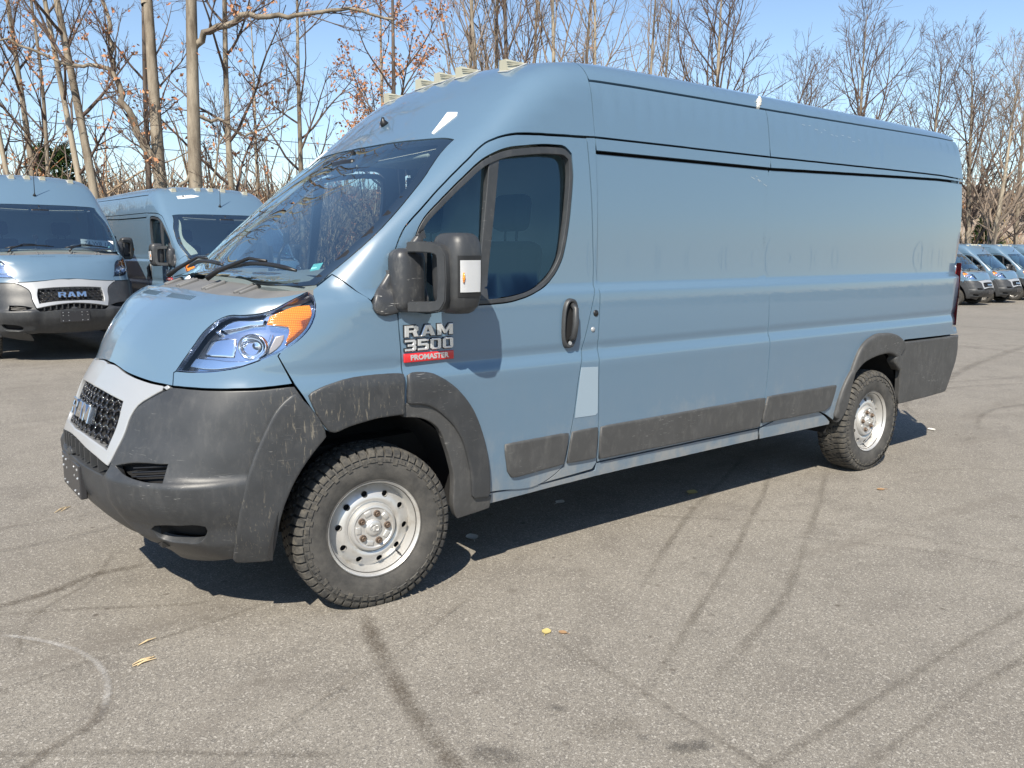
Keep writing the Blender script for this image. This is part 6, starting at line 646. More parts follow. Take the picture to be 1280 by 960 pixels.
def pfront(y,z):
    P,ok=solve(np.array([[-1.,y,z]]),np.array([[1.,0,0]]),0,2.4,0,200); return Vector(P[0]),Vector(grad(P)[0])
def build_van(name):
    van=empty(name)
    A=lambda *a,**k: panel(*a,**k)
    # --- shell
    A('cab_shell','H_cab',M['paint'],van,closed_half=True,du=.04,dv=.035)
    A('roof','H_roof',M['paint'],van,closed_half=True,du=.12,dv=.04,gap=.004)
    hood=A('hood','H_hood',M['paint'],van,ch='n',closed_half=True,du=.025,dv=.025,gap=.003)[0]
    A('fender','fender',M['paint'],van,du=.03,dv=.03)
    A('headlamp_surround','filler',M['paint'],van,ch='n',du=.03,dv=.03)
    A('rear_pillar','pillar',M['paint'],van,du=.03,dv=.02)
    A('fuel_flap','fuel_flap',M['flap'],van,sides='near',off=.002,du=.05,dv=.05,gap=.001,rim=.004)
    for k in('side_front','side_rear'): A('side_panel',k,M['paint'],van,du=.12,dv=.0065,off=recess,gap=.004)
    for k in('upper_front','upper_rear'): A('upper_side_panel',k,M['paint'],van,du=.12,dv=.03,gap=.0015,rim=.03)
    for k in('drip_front','drip_rear'): A('drip_rail',k,M['paint'],van,du=.12,dv=.03,gap=.0012,rim=.03)
    for k in('sill_front','sill_rear'): A('sill',k,M['paint'],van,off=-.006,du=.08,dv=.02)
    LN=[(2.30,-.95,.50),(4.40,-.95,.50),(4.46,-.95,1.02),(5.50,-.95,1.02),(6.2,-.95,1.0),(6.2,-.93,2.3),(6.1,-.88,2.43),(2.30,-.9,2.43)]
    A('light_leak_blocker',LN,M['dark'],van,off=-.055,rim=0,du=.4,dv=.06)  # dark sheet added inside to stop light leaking through the panel gaps
    # --- doors
    win=LOOPS['window']
    drs=A('front_door','door',M['paint'],van,holes=[win],du=.045,dv=.0070,gap=.004)
    for i,d in enumerate(drs):
        mi=(i==1)
        def D(nm,key,m,**k): 
            return link(nm,panel_mesh(nm,LOOPS[key],mirror=mi,**k),m,d)
        D('window_frame','window',M['plastic'],holes=[],off=0,**{}) if False else None
        fr=np.array(win); 
        link('window_frame',panel_mesh('window_frame',win,holes=[LOOPS['glass_all']],mirror=mi,off=.001,du=.02,dv=.02,gap=.001,bevel=.004,rim=.03),M['plastic'],d)
        D('door_glass','glass_rear',M['glass'],off=tilt,rim=0,gap=0,du=.08,dv=.08)
        D('quarter_glass','glass_front',M['glass'],off=tilt,rim=0,gap=0,du=.08,dv=.08)
        D('window_bar','divider',M['plastic'],off=-.004,du=.03,dv=.05,bevel=.006,rim=.03)
        D('door_moulding','mould_door',M['plastic_dirty'],off=.014,du=.06,dv=.03,bevel=.012,rim=.014)
        D('door_arch_flare','flare_door',M['plastic'],off=.022,du=.03,dv=.03,bevel=.014,rim=.022)
        s=-1 if not mi else 1
        # handle: oval dish with a vertical grab bar
        p,nv=pt(2.020,-1,1.235); h=MB()
        ring=[];hr=[]
        for k in range(28):
            a=2*math.pi*k/28; ex=.047*abs(math.cos(a))**.75*(1 if math.cos(a)>0 else -1); ez=.122*abs(math.sin(a))**.75*(1 if math.sin(a)>0 else -1)
            ring.append((p.x+ex+ez*.06,p.z+ez,ex,ez))
        b=len(h.V)
        for sc,dy in((1.06,.004),(1.0,-.018),(.84,-.021),(.72,-.004),(.66,-.0035)):
            for q in ring: h.V.append((p.x+(q[0]-p.x)*sc,s*(abs(p.y)-dy),p.z+(q[1]-p.z)*(1-(1-sc)*.55)))
        for r in range(4):
            for k in range(28): h.F.append((b+r*28+k,b+r*28+(k+1)%28,b+(r+1)*28+(k+1)%28,b+(r+1)*28+k))
        ho=h.build('door_handle',M['plastic'],d,True)
        hc=MB(); hc.V=h.V[b+4*28:b+5*28]; hc.F.append(tuple(range(28))); hc.build('handle_recess',M['dark'],ho)
        g=MB(); g.tube([(p.x+.014,s*(abs(p.y)+.004),p.z+.098),(p.x+.014,s*(abs(p.y)+.034),p.z+.075),(p.x+.010,s*(abs(p.y)+.040),p.z),(p.x+.004,s*(abs(p.y)+.034),p.z-.065),(p.x,s*(abs(p.y)+.004),p.z-.09)],[.013,.016,.017,.016,.012],10)
        g.build('grab_bar',M['plastic'],ho,True)
        k_=MB(); lathe(k_,[(.011,-.024),(.010,-.027),(0,-.027)],20); k_.V=[(v[0]+p.x-.006,s*(abs(p.y)+abs(v[1])-.006),v[2]+p.z-.098) for v in k_.V]; k_.build('lock_cylinder',M['silver'],ho)
        # badge
        sx=Vector((1,0,0)) if not mi else Vector((-1,0,0))
        def bt(nm,t,x,z,size,m,bold,sxx,ext=.004,out=.004):
            q,_=pt(x,-1,z); y=s*(abs(q.y)+out)
            return text(nm,t,size,frame((x,y,z),sx,(0,0,1)),m,d,ext,bold,sxx,.0012)
        cx=1.192
        for t_,z_ in(('RAM',1.248),('3500',1.186)):
            q,_=pt(cx,-1,z_); Fm=frame((cx,s*(abs(q.y)+.002),z_),sx,(0,0,1))
            block_text('badge_backing',t_,.252,.050,Fm,M['black'],d,.003,.0035); block_text('badge_lettering',t_,.252,.050,Fm,M['chromebright'],d,.010)
        q,_=pt(cx,-1,1.130); bb=MB(); bb.box((cx,s*(abs(q.y)+.003),1.130),(.262,.010,.040),None,.004); bo=bb.build('badge_strip',M['red'],d,True)
        text('badge_lettering','PROMASTER',.032,frame((cx,s*(abs(q.y)+.0085),1.130),sx,(0,0,1)),M['chromebright'],bo,.001,.0012,1.12)
        # inner trim of the door
        tr=MB(); tr.box((1.66,s*.925,1.16),(.96,.04,.36),None,.03); tr.build('inner_door_trim',M['cabin'],d,True)
    # --- plastics
    A('pillar_moulding','mould_pillar',M['plastic_dirty'],van,off=.013,du=.06,dv=.03,bevel=.010,rim=.014)
    for k in('mould_front','mould_rear'): A('side_moulding',k,M['plastic_dirty'],van,off=.015,du=.12,dv=.03,bevel=.012,rim=.016)
    A('fender_flare','flare_fender',M['plastic'],van,off=.020,du=.03,dv=.03,bevel=.012,rim=.022)
    A('inner_arch_flare','flare_inner',M['plastic_dirty'],van,off=.007,gap=-.014,du=.03,dv=.03,bevel=.008,rim=.03)
    A('rear_arch_flare','flare_rear',M['plastic_dirty'],van,off=.030,du=.03,dv=.03,bevel=.022,rim=.05)
    A('rear_bumper_corner','bumper_rear',M['plastic_dirty'],van,off=.012,du=.06,dv=.04,bevel=.012,rim=.03)
    bump=A('front_bumper','H_bumper',M['plastic'],van,ch='n',off=sculpt,closed_half=True,du=.025,dv=.022,rim=.03,bevel=.006,
      holes=[LOOPS['fog'],LOOPS['vent'],[(x,-y,z) for x,y,z in LOOPS['fog'][::-1]],[(x,-y,z) for x,y,z in LOOPS['vent'][::-1]]])[0]
    A('bumper_flare','flare_bumper',M['plastic'],bump,ch='n',off=.022,du=.025,dv=.025,bevel=.014,rim=.04)
    A('fog_lamp_recess','fog',M['dark'],bump,ch='n',off=-.045,gap=-.02,rim=0,du=.04,dv=.04)
    A('air_vent','vent',M['dark'],bump,ch='n',off=-.05,gap=-.02,rim=0,du=.04,dv=.04)
    for s in(-1,1):
        lv=MB()
        for k in range(3):
            a,_=pfront(s*.56,.71-.018*k); b_,_=pfront(s*.72,.735-.018*k); lv.tube([a+Vector((.03,0,0)),(a+b_)/2+Vector((.025,0,0)),b_+Vector((.03,0,0))],.004,6)
        lv.build('vent_louvre',M['black'],bump)
    # --- grille
    gs=A('grille_surround','H_surround',M['silver'],van,ch='n',closed_half=True,holes=[half_full('H_grille')],du=.022,dv=.018,bevel=.007,rim=.05,off=.004)[0]
    A('grille_backing','H_grille',M['dark'],van,ch='n',closed_half=True,off=-.055,gap=-.02,rim=0)
    gm=MB(); gl=np.array(half_full('H_grille')); poly=inset(clean(to_chart(gl,'n')),-.004)
    cw,chh=.066,.044; segs=set(); rows=6
    lo=poly.min(0);hi=poly.max(0); r=0; v=lo[1]-chh
    while v<hi[1]+chh:
        u=lo[0]-cw+(cw/2 if r%2 else 0)
        while u<hi[0]+cw:
            hx=[(u-cw*.5,v-chh*.22),(u-cw*.22,v-chh*.52),(u+cw*.22,v-chh*.52),(u+cw*.5,v-chh*.22)]
            for a,b_ in zip(hx[:-1],hx[1:]): segs.add((tuple(np.round(a,4)),tuple(np.round(b_,4))))
            hx=[(u-cw*.5,v+chh*.22-.0),(u-cw*.5,v-chh*.22)]
            segs.add((tuple(np.round(hx[0],4)),tuple(np.round(hx[1],4))))
            u+=cw
        v+=chh*.80; r+=1
    sg_=np.array(sorted(segs)); sg_=sg_[inpoly(sg_.mean(1),poly)]
    PA,_=surf(sg_[:,0],'n',-.018); PB,_=surf(sg_[:,1],'n',-.018)
    for a,b_ in zip(PA,PB): gm.tube([a,b_],.0062,5)
    gm.build('grille_mesh',M['gloss_black'],van,True)
    q,_=pfront(0,.875); 
    block_text('grille_lettering','RAM',.35,.074,frame((q.x+.012,0,.873),(0,-1,0),(.30,0,1)),M['chrome'],van,.026)
    # lower air slots
    A('lower_grille_backing','H_slot',M['dark'],van,ch='n',closed_half=True,off=-.045,gap=-.012,rim=0,du=.05,dv=.05)
    for y in np.linspace(-.36,.36,11):
        sl=MB(); z=.728-.034*(y/.4)**2; a,_=pfront(y,z); sl.box(a+Vector((.030,0,0)),(.05,.011,.055+.02*(1-abs(y)/.4)))
        sl.build('lower_grille_bar',M['plastic'],van)
    pb=MB(); q,_=pfront(0,.6); pb.box((q.x+.022,0,.585),(.03,.37,.155),None,.006)
    pbo=pb.build('plate_bracket',M['plate'],van)
    for y in(-.155,-.085,.085,.155):
        for z in(.53,.60,.64):
            pr=MB(); pr.tube([(q.x+.010,y+random.uniform(-.01,.01),z),(q.x+.005,y,z)],.0055,8); pr.build('bracket_rivet',M['silver'],pbo)
    # --- headlamps
    for s,loopf in((-1,lambda l:l),(1,lambda l:[(x,-y,z) for x,y,z in l])):
        mi=s>0
        def H(nm,key,m,par,**k): return link(nm,panel_mesh(nm,LOOPS[key],ch='n',mirror=mi,**k),m,par)
        hb=H('headlight','headlight',M['lampdark'],van,off=-.055,gap=-.004,rim=0,du=.03,dv=.03)
        H('headlight_side','headlight',M['lampdark'],hb,off=-.010,gap=.0,rim=.045,du=.5,dv=.5) if False else None
        H('bezel','headlight',M['lampedge'],hb,off=-.002,gap=.0025,rim=.018,du=.03,dv=.03,holes=[insetloop('headlight',.007)])
        H('lamp_bowl','lamp_bowl',M['lampmetal'],hb,off=-.046,du=.03,dv=.03,bevel=.012,rim=.006)
        H('upper_reflector','lamp_top',M['lampmetal'],hb,off=-.028,du=.02,dv=.02,bevel=.008,rim=.02)
        H('side_reflector','lamp_side',M['lamptan'],hb,off=-.03,du=.02,dv=.02,bevel=.004,rim=.02)
        H('trim_strip','lamp_trim',M['chrome'],hb,off=-.024,du=.02,dv=.02,bevel=.004,rim=.015)
        H('turn_signal','amber',M['amber'],hb,off=-.012,du=.02,dv=.02,bevel=.006,rim=.03)
        lp=MB(); P=np.array(LOOPS['lamp_lens']).mean(0); P[1]*=-s
        P1,_=surf(to_chart(np.array([P*np.array([1,-s if s>0 else 1,1])]) if False else np.array([[P[0],-abs(P[1]),P[2]]]),'n'),'n',-.030)
        c=Vector((P1[0][0],s*abs(P1[0][1]),P1[0][2])); ax=Vector((-.75,s*.62,.05)).normalized()
        uu=ax.cross(Vector((0,0,1))).normalized(); vv=uu.cross(ax)
        b=0
        for r_,d in((.056,-.012),(.056,.004),(.052,.006),(.048,-.004),(.040,-.014),(.030,-.022),(.018,-.027),(.008,-.020)):
            for k in range(28):
                a=2*math.pi*k/28; lp.V.append(tuple(c+ax*d+uu*r_*1.15*math.cos(a)+vv*r_*.95*math.sin(a)))
        for r_ in range(7):
            for k in range(28): lp.F.append((r_*28+k,r_*28+(k+1)%28,(r_+1)*28+(k+1)%28,(r_+1)*28+k))
        lp.F.append(tuple(7*28+k for k in range(28)))
        lp.build('reflector_dish',M['lampmetal'],hb,True)  # concave dish added for its reflections, not a lens
        H('lens_cover','headlight',M['lens'],hb,off=.002,gap=.003,rim=.006,du=.025,dv=.025)
    # --- screen, cowl, wipers
    ws=half_full('H_windshield')
    A('windscreen','H_windshield',M['screen'],van,closed_half=True,off=-.004,rim=0,gap=.004,du=.06,dv=.06)
    A('windscreen_border','H_windshield',M['black'],van,closed_half=True,off=-.007,rim=0,gap=.004,du=.03,dv=.03,holes=[insetloop3(ws,.045)])
    A('cowl','H_cowl',M['cowl'],van,closed_half=True,off=-.030,rim=.02,gap=-.006,du=.03,dv=.03)
    for y0,y1,yb in((-.12,-.72,-.15),(.62,.02,.60)):
        wp=MB(); pts=[]
        for t in np.linspace(0,1,9):
            y=y0+(y1-y0)*t; x=.600+.055*t*(1-t)*4*.3+.03*t+.02
            P,n=ptop(x+PLANf(y)*.3,y); pts.append(P+n*(.022+.02*math.sin(math.pi*t)))
        wp.tube(pts,[.006]+[.011]*7+[.006],6)
        ar=[ptop(.50+PLANf(yb)*.3,yb)[0]+Vector((0,0,.012)),ptop(.54+PLANf(yb)*.3,yb+(y1-y0)*.06)[0]+Vector((0,0,.035)),pts[3]+Vector((-.004,0,.024)),pts[5]+Vector((0,0,.014))]
        wp.tube(ar,[.014,.012,.008,.006],8); wp.build('wiper',M['black'],van,True)
    for y in(-.55,-.50,-.2,-.15,.2,.26,.55,.6):
        cb=MB(); P,_=ptop(.49+PLANf(y)*.35,y); cb.box(P+Vector((.03,0,-.018)),(.10,.022,.02),Matrix.Rotation(-.35,3,'Y'),.006); cb.build('cowl_rib',M['cowl'],van,True)
    # hood vents: rows of narrow black slots
    for s in(-1,1):
        for k in range(13):
            hv=MB(); y=s*(.09+.024*k); P,n=ptop(.345+PLANf(y)*.35,y); hv.box(P+n*.0004,(.034,.0055,.002),Vector((0,0,1)).rotation_difference(n).to_matrix()); hv.build('hood_vent_slot',M['hood_slot'],hood)
    # --- clearance lamps
    for y in(-.60,-.21,0,.21,.60):
        P,n=ptop(1.955+.02*abs(y),y); cl=MB()
        V=[(-.060,-.038,.0),(.060,-.034,.0),(.060,.034,0),(-.060,.038,0),(-.050,-.028,.054),(.052,-.022,.016),(.052,.022,.016),(-.050,.028,.054)]
        sl_=math.atan2(n.x,n.z); Rm=Matrix.Rotation(sl_*.75,3,'Y')
        cl.add([P+Rm@Vector(v)-n*.004 for v in V],[(3,2,1,0),(4,5,6,7),(0,1,5,4),(1,2,6,5),(2,3,7,6),(3,0,4,7)])
        o=cl.build('clearance_lamp',M['clearance'],van)
        ba=MB(); ba.box(P+n*.001,(.136,.084,.006),Vector((0,0,1)).rotation_difference(n).to_matrix(),.004); ba.build('lamp_base',M['lampbase'],o)
        g=MB()
        for q in(.3,.5,.7): 
            a=P+Rm@(Vector(V[0]).lerp(Vector(V[4]),q)+Vector((0,-.002,0))); b_=P+Rm@(Vector(V[1]).lerp(Vector(V[5]),q)+Vector((0,-.002,0))); g.tube([a,b_],.0025,5)
        g.build('lens_rib',M['clearance'],o)
    # --- mirrors
    for s in(-1,1):
        mi=s>0
        mp=link('mirror',panel_mesh('mirror',LOOPS['mirror_base'],off=.034,du=.02,dv=.02,bevel=.026,rim=.03,mirror=mi),M['plastic_scuffed'],van)
        link('mirror_base_cover',panel_mesh('mirror_base_cover',LOOPS['mirror_base_front'],off=.026,du=.02,dv=.02,bevel=.022,rim=.03,mirror=mi),M['plastic_scuffed'],mp)
        def Y(P): return [(x,-s*y if s>0 else y,z) for x,y,z in P]
        def S(x,y,z): return Vector((x,y if s<0 else -y,z))
        ft=MB(); ft.box(S(1.088,-.99,1.470),(.155,.115,.275),None,.045); ft.build('mirror_foot',M['plastic_scuffed'],mp,True)
        hs=MB(); hs_sections=[]
        # housing: stacked rounded sections from bottom to top
        zs=[1.330,1.340,1.365,1.41,1.50,1.58,1.63,1.655,1.668,1.672]; ws_=[.40,.62,.85,.97,1,1.0,.93,.80,.60,.35]
        nn=32; b=len(hs.V); c0=(1.240,-1.152)
        for z,wv in zip(zs,ws_):
            for k in range(nn):
                a=2*math.pi*k/nn; ca,sa=math.cos(a),math.sin(a)
                ex=.080*wv**.8*abs(ca)**.62*(1 if ca>0 else -1); ey=.098*wv**.8*abs(sa)**.62*(1 if sa>0 else -1)
                ex,ey=ex*1.0-ey*.12,ey
                hs.V.append(tuple(S(c0[0]+ex,c0[1]+ey,z)))
        for i in range(len(zs)-1):
            for k in range(nn): 
                f=(b+i*nn+k,b+i*nn+(k+1)%nn,b+(i+1)*nn+(k+1)%nn,b+(i+1)*nn+k); hs.F.append(f if s<0 else f[::-1])
        hs.F.append(tuple(b+k for k in range(nn))); hs.F.append(tuple(b+(len(zs)-1)*nn+k for k in range(nn)))
        ho=hs.build('mirror_housing',M['plastic'],mp,True)
        ar=MB()
        pts=[S(1.075,-1.04,1.612),S(1.10,-1.075,1.612),S(1.130,-1.135,1.610),S(1.147,-1.170,1.600),S(1.154,-1.184,1.575),S(1.156,-1.187,1.48),S(1.154,-1.184,1.392),S(1.147,-1.170,1.368),S(1.130,-1.135,1.360),S(1.10,-1.075,1.358),S(1.075,-1.04,1.358)]
        # flat strap arms
        dirs=[]
        base=len(ar.V); n=len(pts)
        for i,p_ in enumerate(pts):
            t=(pts[min(i+1,n-1)]-pts[max(i-1,0)]).normalized(); f=S(-.92,-.38,0).normalized(); sd_=t.cross(f).normalized()
            for (a_,b_) in((.022,.026),(-.022,.026),(-.024,-.03),(.024,-.03)): ar.V.append(tuple(p_+sd_*a_+f*b_))
        for i in range(n-1):
            for k in range(4): q=base+i*4; ar.F.append((q+k,q+(k+1)%4,q+4+(k+1)%4,q+4+k))
        ar.F.append((base,base+1,base+2,base+3)); ar.F.append(tuple(base+(n-1)*4+k for k in range(4)))
        ao=ar.build('mirror_arm',M['plastic'],mp)
        bm=bmesh.new(); bm.from_mesh(ao.data); bmesh.ops.recalc_face_normals(bm,faces=bm.faces[:]); bmesh.ops.bevel(bm,geom=bm.edges[:],offset=.007,segments=2,affect='EDGES',clamp_overlap=True); bm.to_mesh(ao.data); bm.free(); autosmooth(ao,40)
        # clear turn lamp wrapped on the outer end
        sg=MB(); sgd=MB()
        for mbx,o_,z0,z1,a0,a1 in((sgd,.003,1.405,1.577,-2.28,-1.08),(sg,.006,1.424,1.558,-2.12,-1.25)):
            na,nz=14,8; b=len(mbx.V)
            for j in range(nz+1):
                z=z0+(z1-z0)*j/nz
                for k in range(na+1):
                    a=a0+(a1-a0)*k/na; ca,sa=math.cos(a),math.sin(a); wv=float(np.interp(z,zs,ws_))
                    ex=(.080*wv**.8+o_)*abs(ca)**.62*(1 if ca>0 else -1); ey=(.098*wv**.8+o_)*abs(sa)**.62*(1 if sa>0 else -1)
                    mbx.V.append(tuple(S(c0[0]+ex-ey*.12,c0[1]+ey,z)))
            for j in range(nz):
                for k in range(na):
                    q=b+j*(na+1)+k; f=(q,q+1,q+na+2,q+na+1); mbx.F.append(f if s<0 else f[::-1])
        sgd.build('lamp_gasket',M['black'],ho,True); sl2=sg.build('turn_lamp',M['signal'],ho,True)
        gb=MB(); q=S(1.207,-1.2535,1.485); gb.tube([q+Vector((0,0,-.022)),q,q+Vector((0,0,.022))],[.003,.0065,.003],8); gb.build('lamp_bulb',M['amber'],sl2,True)
        mg=MB(); mg.box(S(1.318,-1.135,1.50),(.006,.13,.25),Matrix.Rotation(s*.12,3,'Z'),.002); mg.build('mirror_glass',M['chrome'],ho)
    # --- antenna foot, body plug, lock
    P,n=ptop(1.555,.0); an=MB(); an.tube([P-n*.004,P+n*.016,P+n*.034+Vector((.01,0,0)),P+n*.05+Vector((.02,0,.0))],[.024,.020,.010,.007],12); ant=an.build('antenna_base',M['black'],van,True)
    for s in(-1,1):
        q,_=pt(2.205,-1,1.278); pg=MB(); lathe(pg,[(.017,0),(.016,-.004),(0,-.005)],20); pg.V=[(v[0]+q.x,s*(abs(q.y)-v[1]),v[2]+q.z) for v in pg.V]; pg.build('body_plug',M['black'],van,True)
    q,_=pt(2.185,-1,1.195); pg=MB(); lathe(pg,[(.013,0),(.012,-.004),(.006,-.006),(0,-.006)],20); pg.V=[(v[0]+q.x,q.y+v[1],v[2]+q.z) for v in pg.V]; pg.build('lock_cap',M['silver'],van,True)
    # --- rear end
    def rz(y0,y1,z0,z1):
        return [(6.3,y0,z0),(6.3,y1,z0),(6.3,y1,z1),(6.3,y0,z1)]
    for s in(-1,1):
        lp=[(6,y,z) for y,z in((0,.95),(s*.90,.95),(s*.90,1.45),(s*.87,2.2),(s*.80,2.42),(0,2.44))]
        d=link('rear_door',panel_mesh('rear_door',lp,ch='b',du=.08,dv=.06),M['paint'],van)
        hh=MB(); hh.box((6.37,s*.08,1.2),(.03,.05,.16),None,.01); hh.build('door_handle',M['plastic'],d,True)
    lp=[(6,y,z) for y,z in((-.93,.62),(.93,.62),(.93,.945),(-.93,.945))]
    link('rear_bumper',panel_mesh('rear_bumper',lp,ch='b',off=.02,du=.08,dv=.06,bevel=.015,rim=.05),M['plastic_dirty'],van)
    tl=[(6.235,-.95,1.02),(6.30,-.945,1.02),(6.33,-.93,1.25),(6.34,-.93,1.50),(6.27,-.95,1.50)]
    for s in(-1,1):
        t=MB(); 
        t.add([(6.232,s*.99,1.0),(6.315,s*.955,1.0),(6.33,s*.90,1.0),(6.25,s*.985,1.5),(6.335,s*.95,1.5),(6.35,s*.90,1.5)],[(0,1,4,3),(1,2,5,4),(3,4,5),(2,1,0)]); t.build('tail_light',M['taillight'],van)
    # --- underbody, arches, wheels
    ub=MB(); ub.box((3.15,0,.44),(5.7,1.30,.20)); ub.box((3.15,0,.52),(2.9,1.80,.16)); ub.box((.32,0,.44),(.42,1.2,.16)); ub.box((5.9,0,.62),(.6,1.7,.16)); ub.box((3.2,0,.60),(6.0,1.25,.2))
    ub.build('underbody',M['under'],van)
    for X,Ws in((.948,.50),(4.983,.49)):
        for s in(-1,1):
            ln=MB(); n=28; rr=.565
            for k in range(n+1):
                a=math.pi*(.0+1.0*k/n)
                for y in(.952,.50): ln.V.append((X+Ws*math.cos(a),s*y,.33+rr*math.sin(a)))
            for k in range(n): ln.F.append((2*k,2*k+2,2*k+3,2*k+1))
            ln.F.append(tuple(2*k+1 for k in range(n+1)))
            ln.build('wheel_arch_liner',M['dark'],van,True)
    wl=make_wheel(van)
    wl.location=(.948,-.835,.362); wl.rotation_euler=(0,.3,R(-7))
    for X,Y_,rz_,sp in((.948,.835,180-7,1.9),(4.983,-.905,0,1.05),(4.983,.905,180,2.2)):
        c=copy_tree(wl,van); c.location=(X,Y_,.362); c.rotation_euler=(0,sp,R(rz_))
    # --- cabin
    cb=MB(); cb.box((2.262,0,1.45),(.02,1.80,1.72)); cb.build('bulkhead',M['bulkhead'],van)
    fl=MB(); fl.box((1.86,0,.62),(.80,1.75,.06)); fl.build('cab_floor',M['cabin'],van)
    da=MB(); prof=[(.72,1.0),(.67,1.41),(.78,1.462),(.95,1.49),(1.13,1.487),(1.22,1.42),(1.24,1.18),(1.10,1.0)]
    ny=12; b=0
    for j in range(ny+1):
        y=-.86+1.72*j/ny
        for x,z in prof: da.V.append((x+PLANf(y)*.30,y,z+.02*math.exp(-((y+.42)/.25)**2)))
    for j in range(ny):
        for k in range(len(prof)-1): q=j*len(prof)+k; da.F.append((q,q+1,q+1+len(prof),q+len(prof)))
    da.F.append(tuple(range(len(prof)))); da.F.append(tuple(ny*len(prof)+k for k in range(len(prof)))[::-1])
    o=da.build('dashboard',M['dash'],van); autosmooth(o,50)
    for y in(-.58,.0,.58): vt=MB(); vt.box((.86,y,1.478),(.05,.30,.012),None,.004); vt.build('defroster_vent',M['black'],o)
    wh=MB(); c=Vector((1.27,-.45,1.40)); ax=Vector((.80,0,.60)); u=Vector((0,1,0)); v_=ax.cross(u)
    ring=[c+(u*math.cos(a)+v_*math.sin(a))*.195 for a in np.linspace(0,2*math.pi,33)]
    wh.tube(ring,.015,8,False)
    for a in(.3,2.84,4.71): wh.tube([c-ax*.02,c+(u*math.cos(a)+v_*math.sin(a))*.19],[.03,.014],8)
    wh.tube([c-ax*.03,c+ax*.01],[.06,.055],12); wh.tube([c-ax*.02,c-ax*.25],[.04,.05],10); wh.build('steering_wheel',M['black'],van,True)
    def seat(y,wd):
        s_=MB(); s_.box((1.72,y,.92),(.52,wd,.16),None,.06)
        st=s_.build('seat',M['seat'],van,True)
        bk=MB(); bk.box((2.02,y,1.30),(.14,wd*.96,.70),Matrix.Rotation(.16,3,'Y'),.06); bk.build('backrest',M['seat'],st,True)
        for yy in ([y] if wd<.6 else [y-.22,y+.22]):
            hr=MB(); hr.box((2.08,yy,1.80),(.10,.27,.20),Matrix.Rotation(.12,3,'Y'),.045); hr.tube([(2.07,yy-.05,1.6),(2.08,yy-.05,1.75)],.007,6); hr.tube([(2.07,yy+.05,1.6),(2.08,yy+.05,1.75)],.007,6); hr.build('headrest',M['seat'],st,True)
        pe=MB(); pe.box((1.76,y,.74),(.42,wd*.8,.22),None,.03); pe.build('seat_base',M['cabin'],st,True)
    seat(-.45,.50); seat(.42,.54)
    im=MB(); im.box((1.30,0,2.03),(.04,.24,.075),Matrix.Rotation(.2,3,'Y'),.02); im.tube([(1.33,0,2.03),(1.36,0,2.12)],.01,8); im.build('rear_view_mirror',M['black'],van,True)
    hl=MB()
    for x0,x1,z0,z1 in((1.64,2.25,2.11,2.14),): hl.box(((x0+x1)/2,0,(z0+z1)/2),(x1-x0,1.34,.03),None,.01)
    hl.build('headliner',M['cream'],van,True)
    for s in(-1,1):
        vz=MB(); vz.box((1.50,s*.38,2.085),(.18,.52,.02),Matrix.Rotation(-.5,3,'Y'),.008); vz.build('sun_visor',M['cream'],van,True)
        # cream pillar trim with its small triangular pane
        L3=trim_loop(s>0); lp=L3 if s<0 else [(x,-y,z) for x,y,z in L3]
        tm=link('pillar_trim',panel_mesh('pillar_trim',lp,off=-.045,du=.04,dv=.04,rim=.02,gap=0),M['cream'],van)
    link('windscreen_sticker',panel_mesh('windscreen_sticker',STK,off=-.0055,rim=0,gap=0),M['sticker'],van)
    ph=MB(); ph.tube([(.98,.16,1.49),(.99,.16,1.57),(1.02,.15,1.63)],[.012,.008,.008],8); ph.box((1.03,.15,1.66),(.015,.06,.06),None,.006); ph.tube([(.98,.16,1.485),(.98,.16,1.505)],.05,16); ph.build('phone_mount',M['black'],van,True)
    return van
def PLANf(y): return float(PLAN(abs(y)))
def half_full(key):
    h=np.array(LOOPS[key]); h[0,1]=h[-1,1]=0; m=h[1:-1][::-1].copy(); m[:,1]*=-1; return [tuple(q) for q in np.vstack([h,m])]
def chart_inv(u,ch):
    P,n=surf(u,ch,0.); return [tuple(q) for q in P]
def insetloop(key,g,ch='n'):
    return chart_inv(inset(clean(to_chart(np.array(LOOPS[key]),ch)),g),ch)
def insetloop3(loop,g,ch='r'):
    P=to_chart(np.array(loop),ch); P=clean(P,.02); return chart_inv(inset(P,g),ch)
def trim_loop(wide):
    e=np.array(LOOPS['H_windshield']); e=e[e[:,1]<-.6]
    k=np.argsort(e[:,2]); e=e[k]; e=e[(e[:,2]>1.50)&(e[:,2]<2.06)]
    n=len(e); inner=[]
    for i,q in enumerate(e[::-1]):
        t=i/(n-1); wd=(.10+.13*t+.02*math.sin(t*9)) if wide else .035
        inner.append((q[0]-.02*t,q[1]+wd,q[2]))
    return [tuple(q) for q in e]+inner
M['flap']=mat('grey_flap',(.26,.33,.39),.5)
M['gloss_black']=mat('gloss_black',(.014,.014,.016),.12,0,.6)
M['plate']=mat('plate_bracket_plastic',(.03,.03,.033),.35)
M['plastic_scuffed']=plastic('scuffed_plastic',(.034,.036,.040),.36,1.2)
M['hood_slot']=mat('slot_shadow_grey',(.04,.065,.09),.5)
M['lampbase']=mat('lamp_gasket_grey',(.35,.36,.36),.6)
M['lampedge']=mat('lamp_edge',(.22,.28,.38),.2,.8,.5)
M['sticker']=mat('teal_sticker',(.18,.50,.50),.6)
M['dash']=mat('dashboard_grey',(.26,.28,.29),.6)
STK=[(.744,-.75,1.512),(.768,-.795,1.519),(.795,-.78,1.549),(.772,-.732,1.542)]
LOOPS['glass_all']=[(x,y,z) for x,y,z in chart_inv(inset(clean(to_chart(np.array(LOOPS['window']),'r')),.022),'r')]
VAN=build_van('cargo_van')
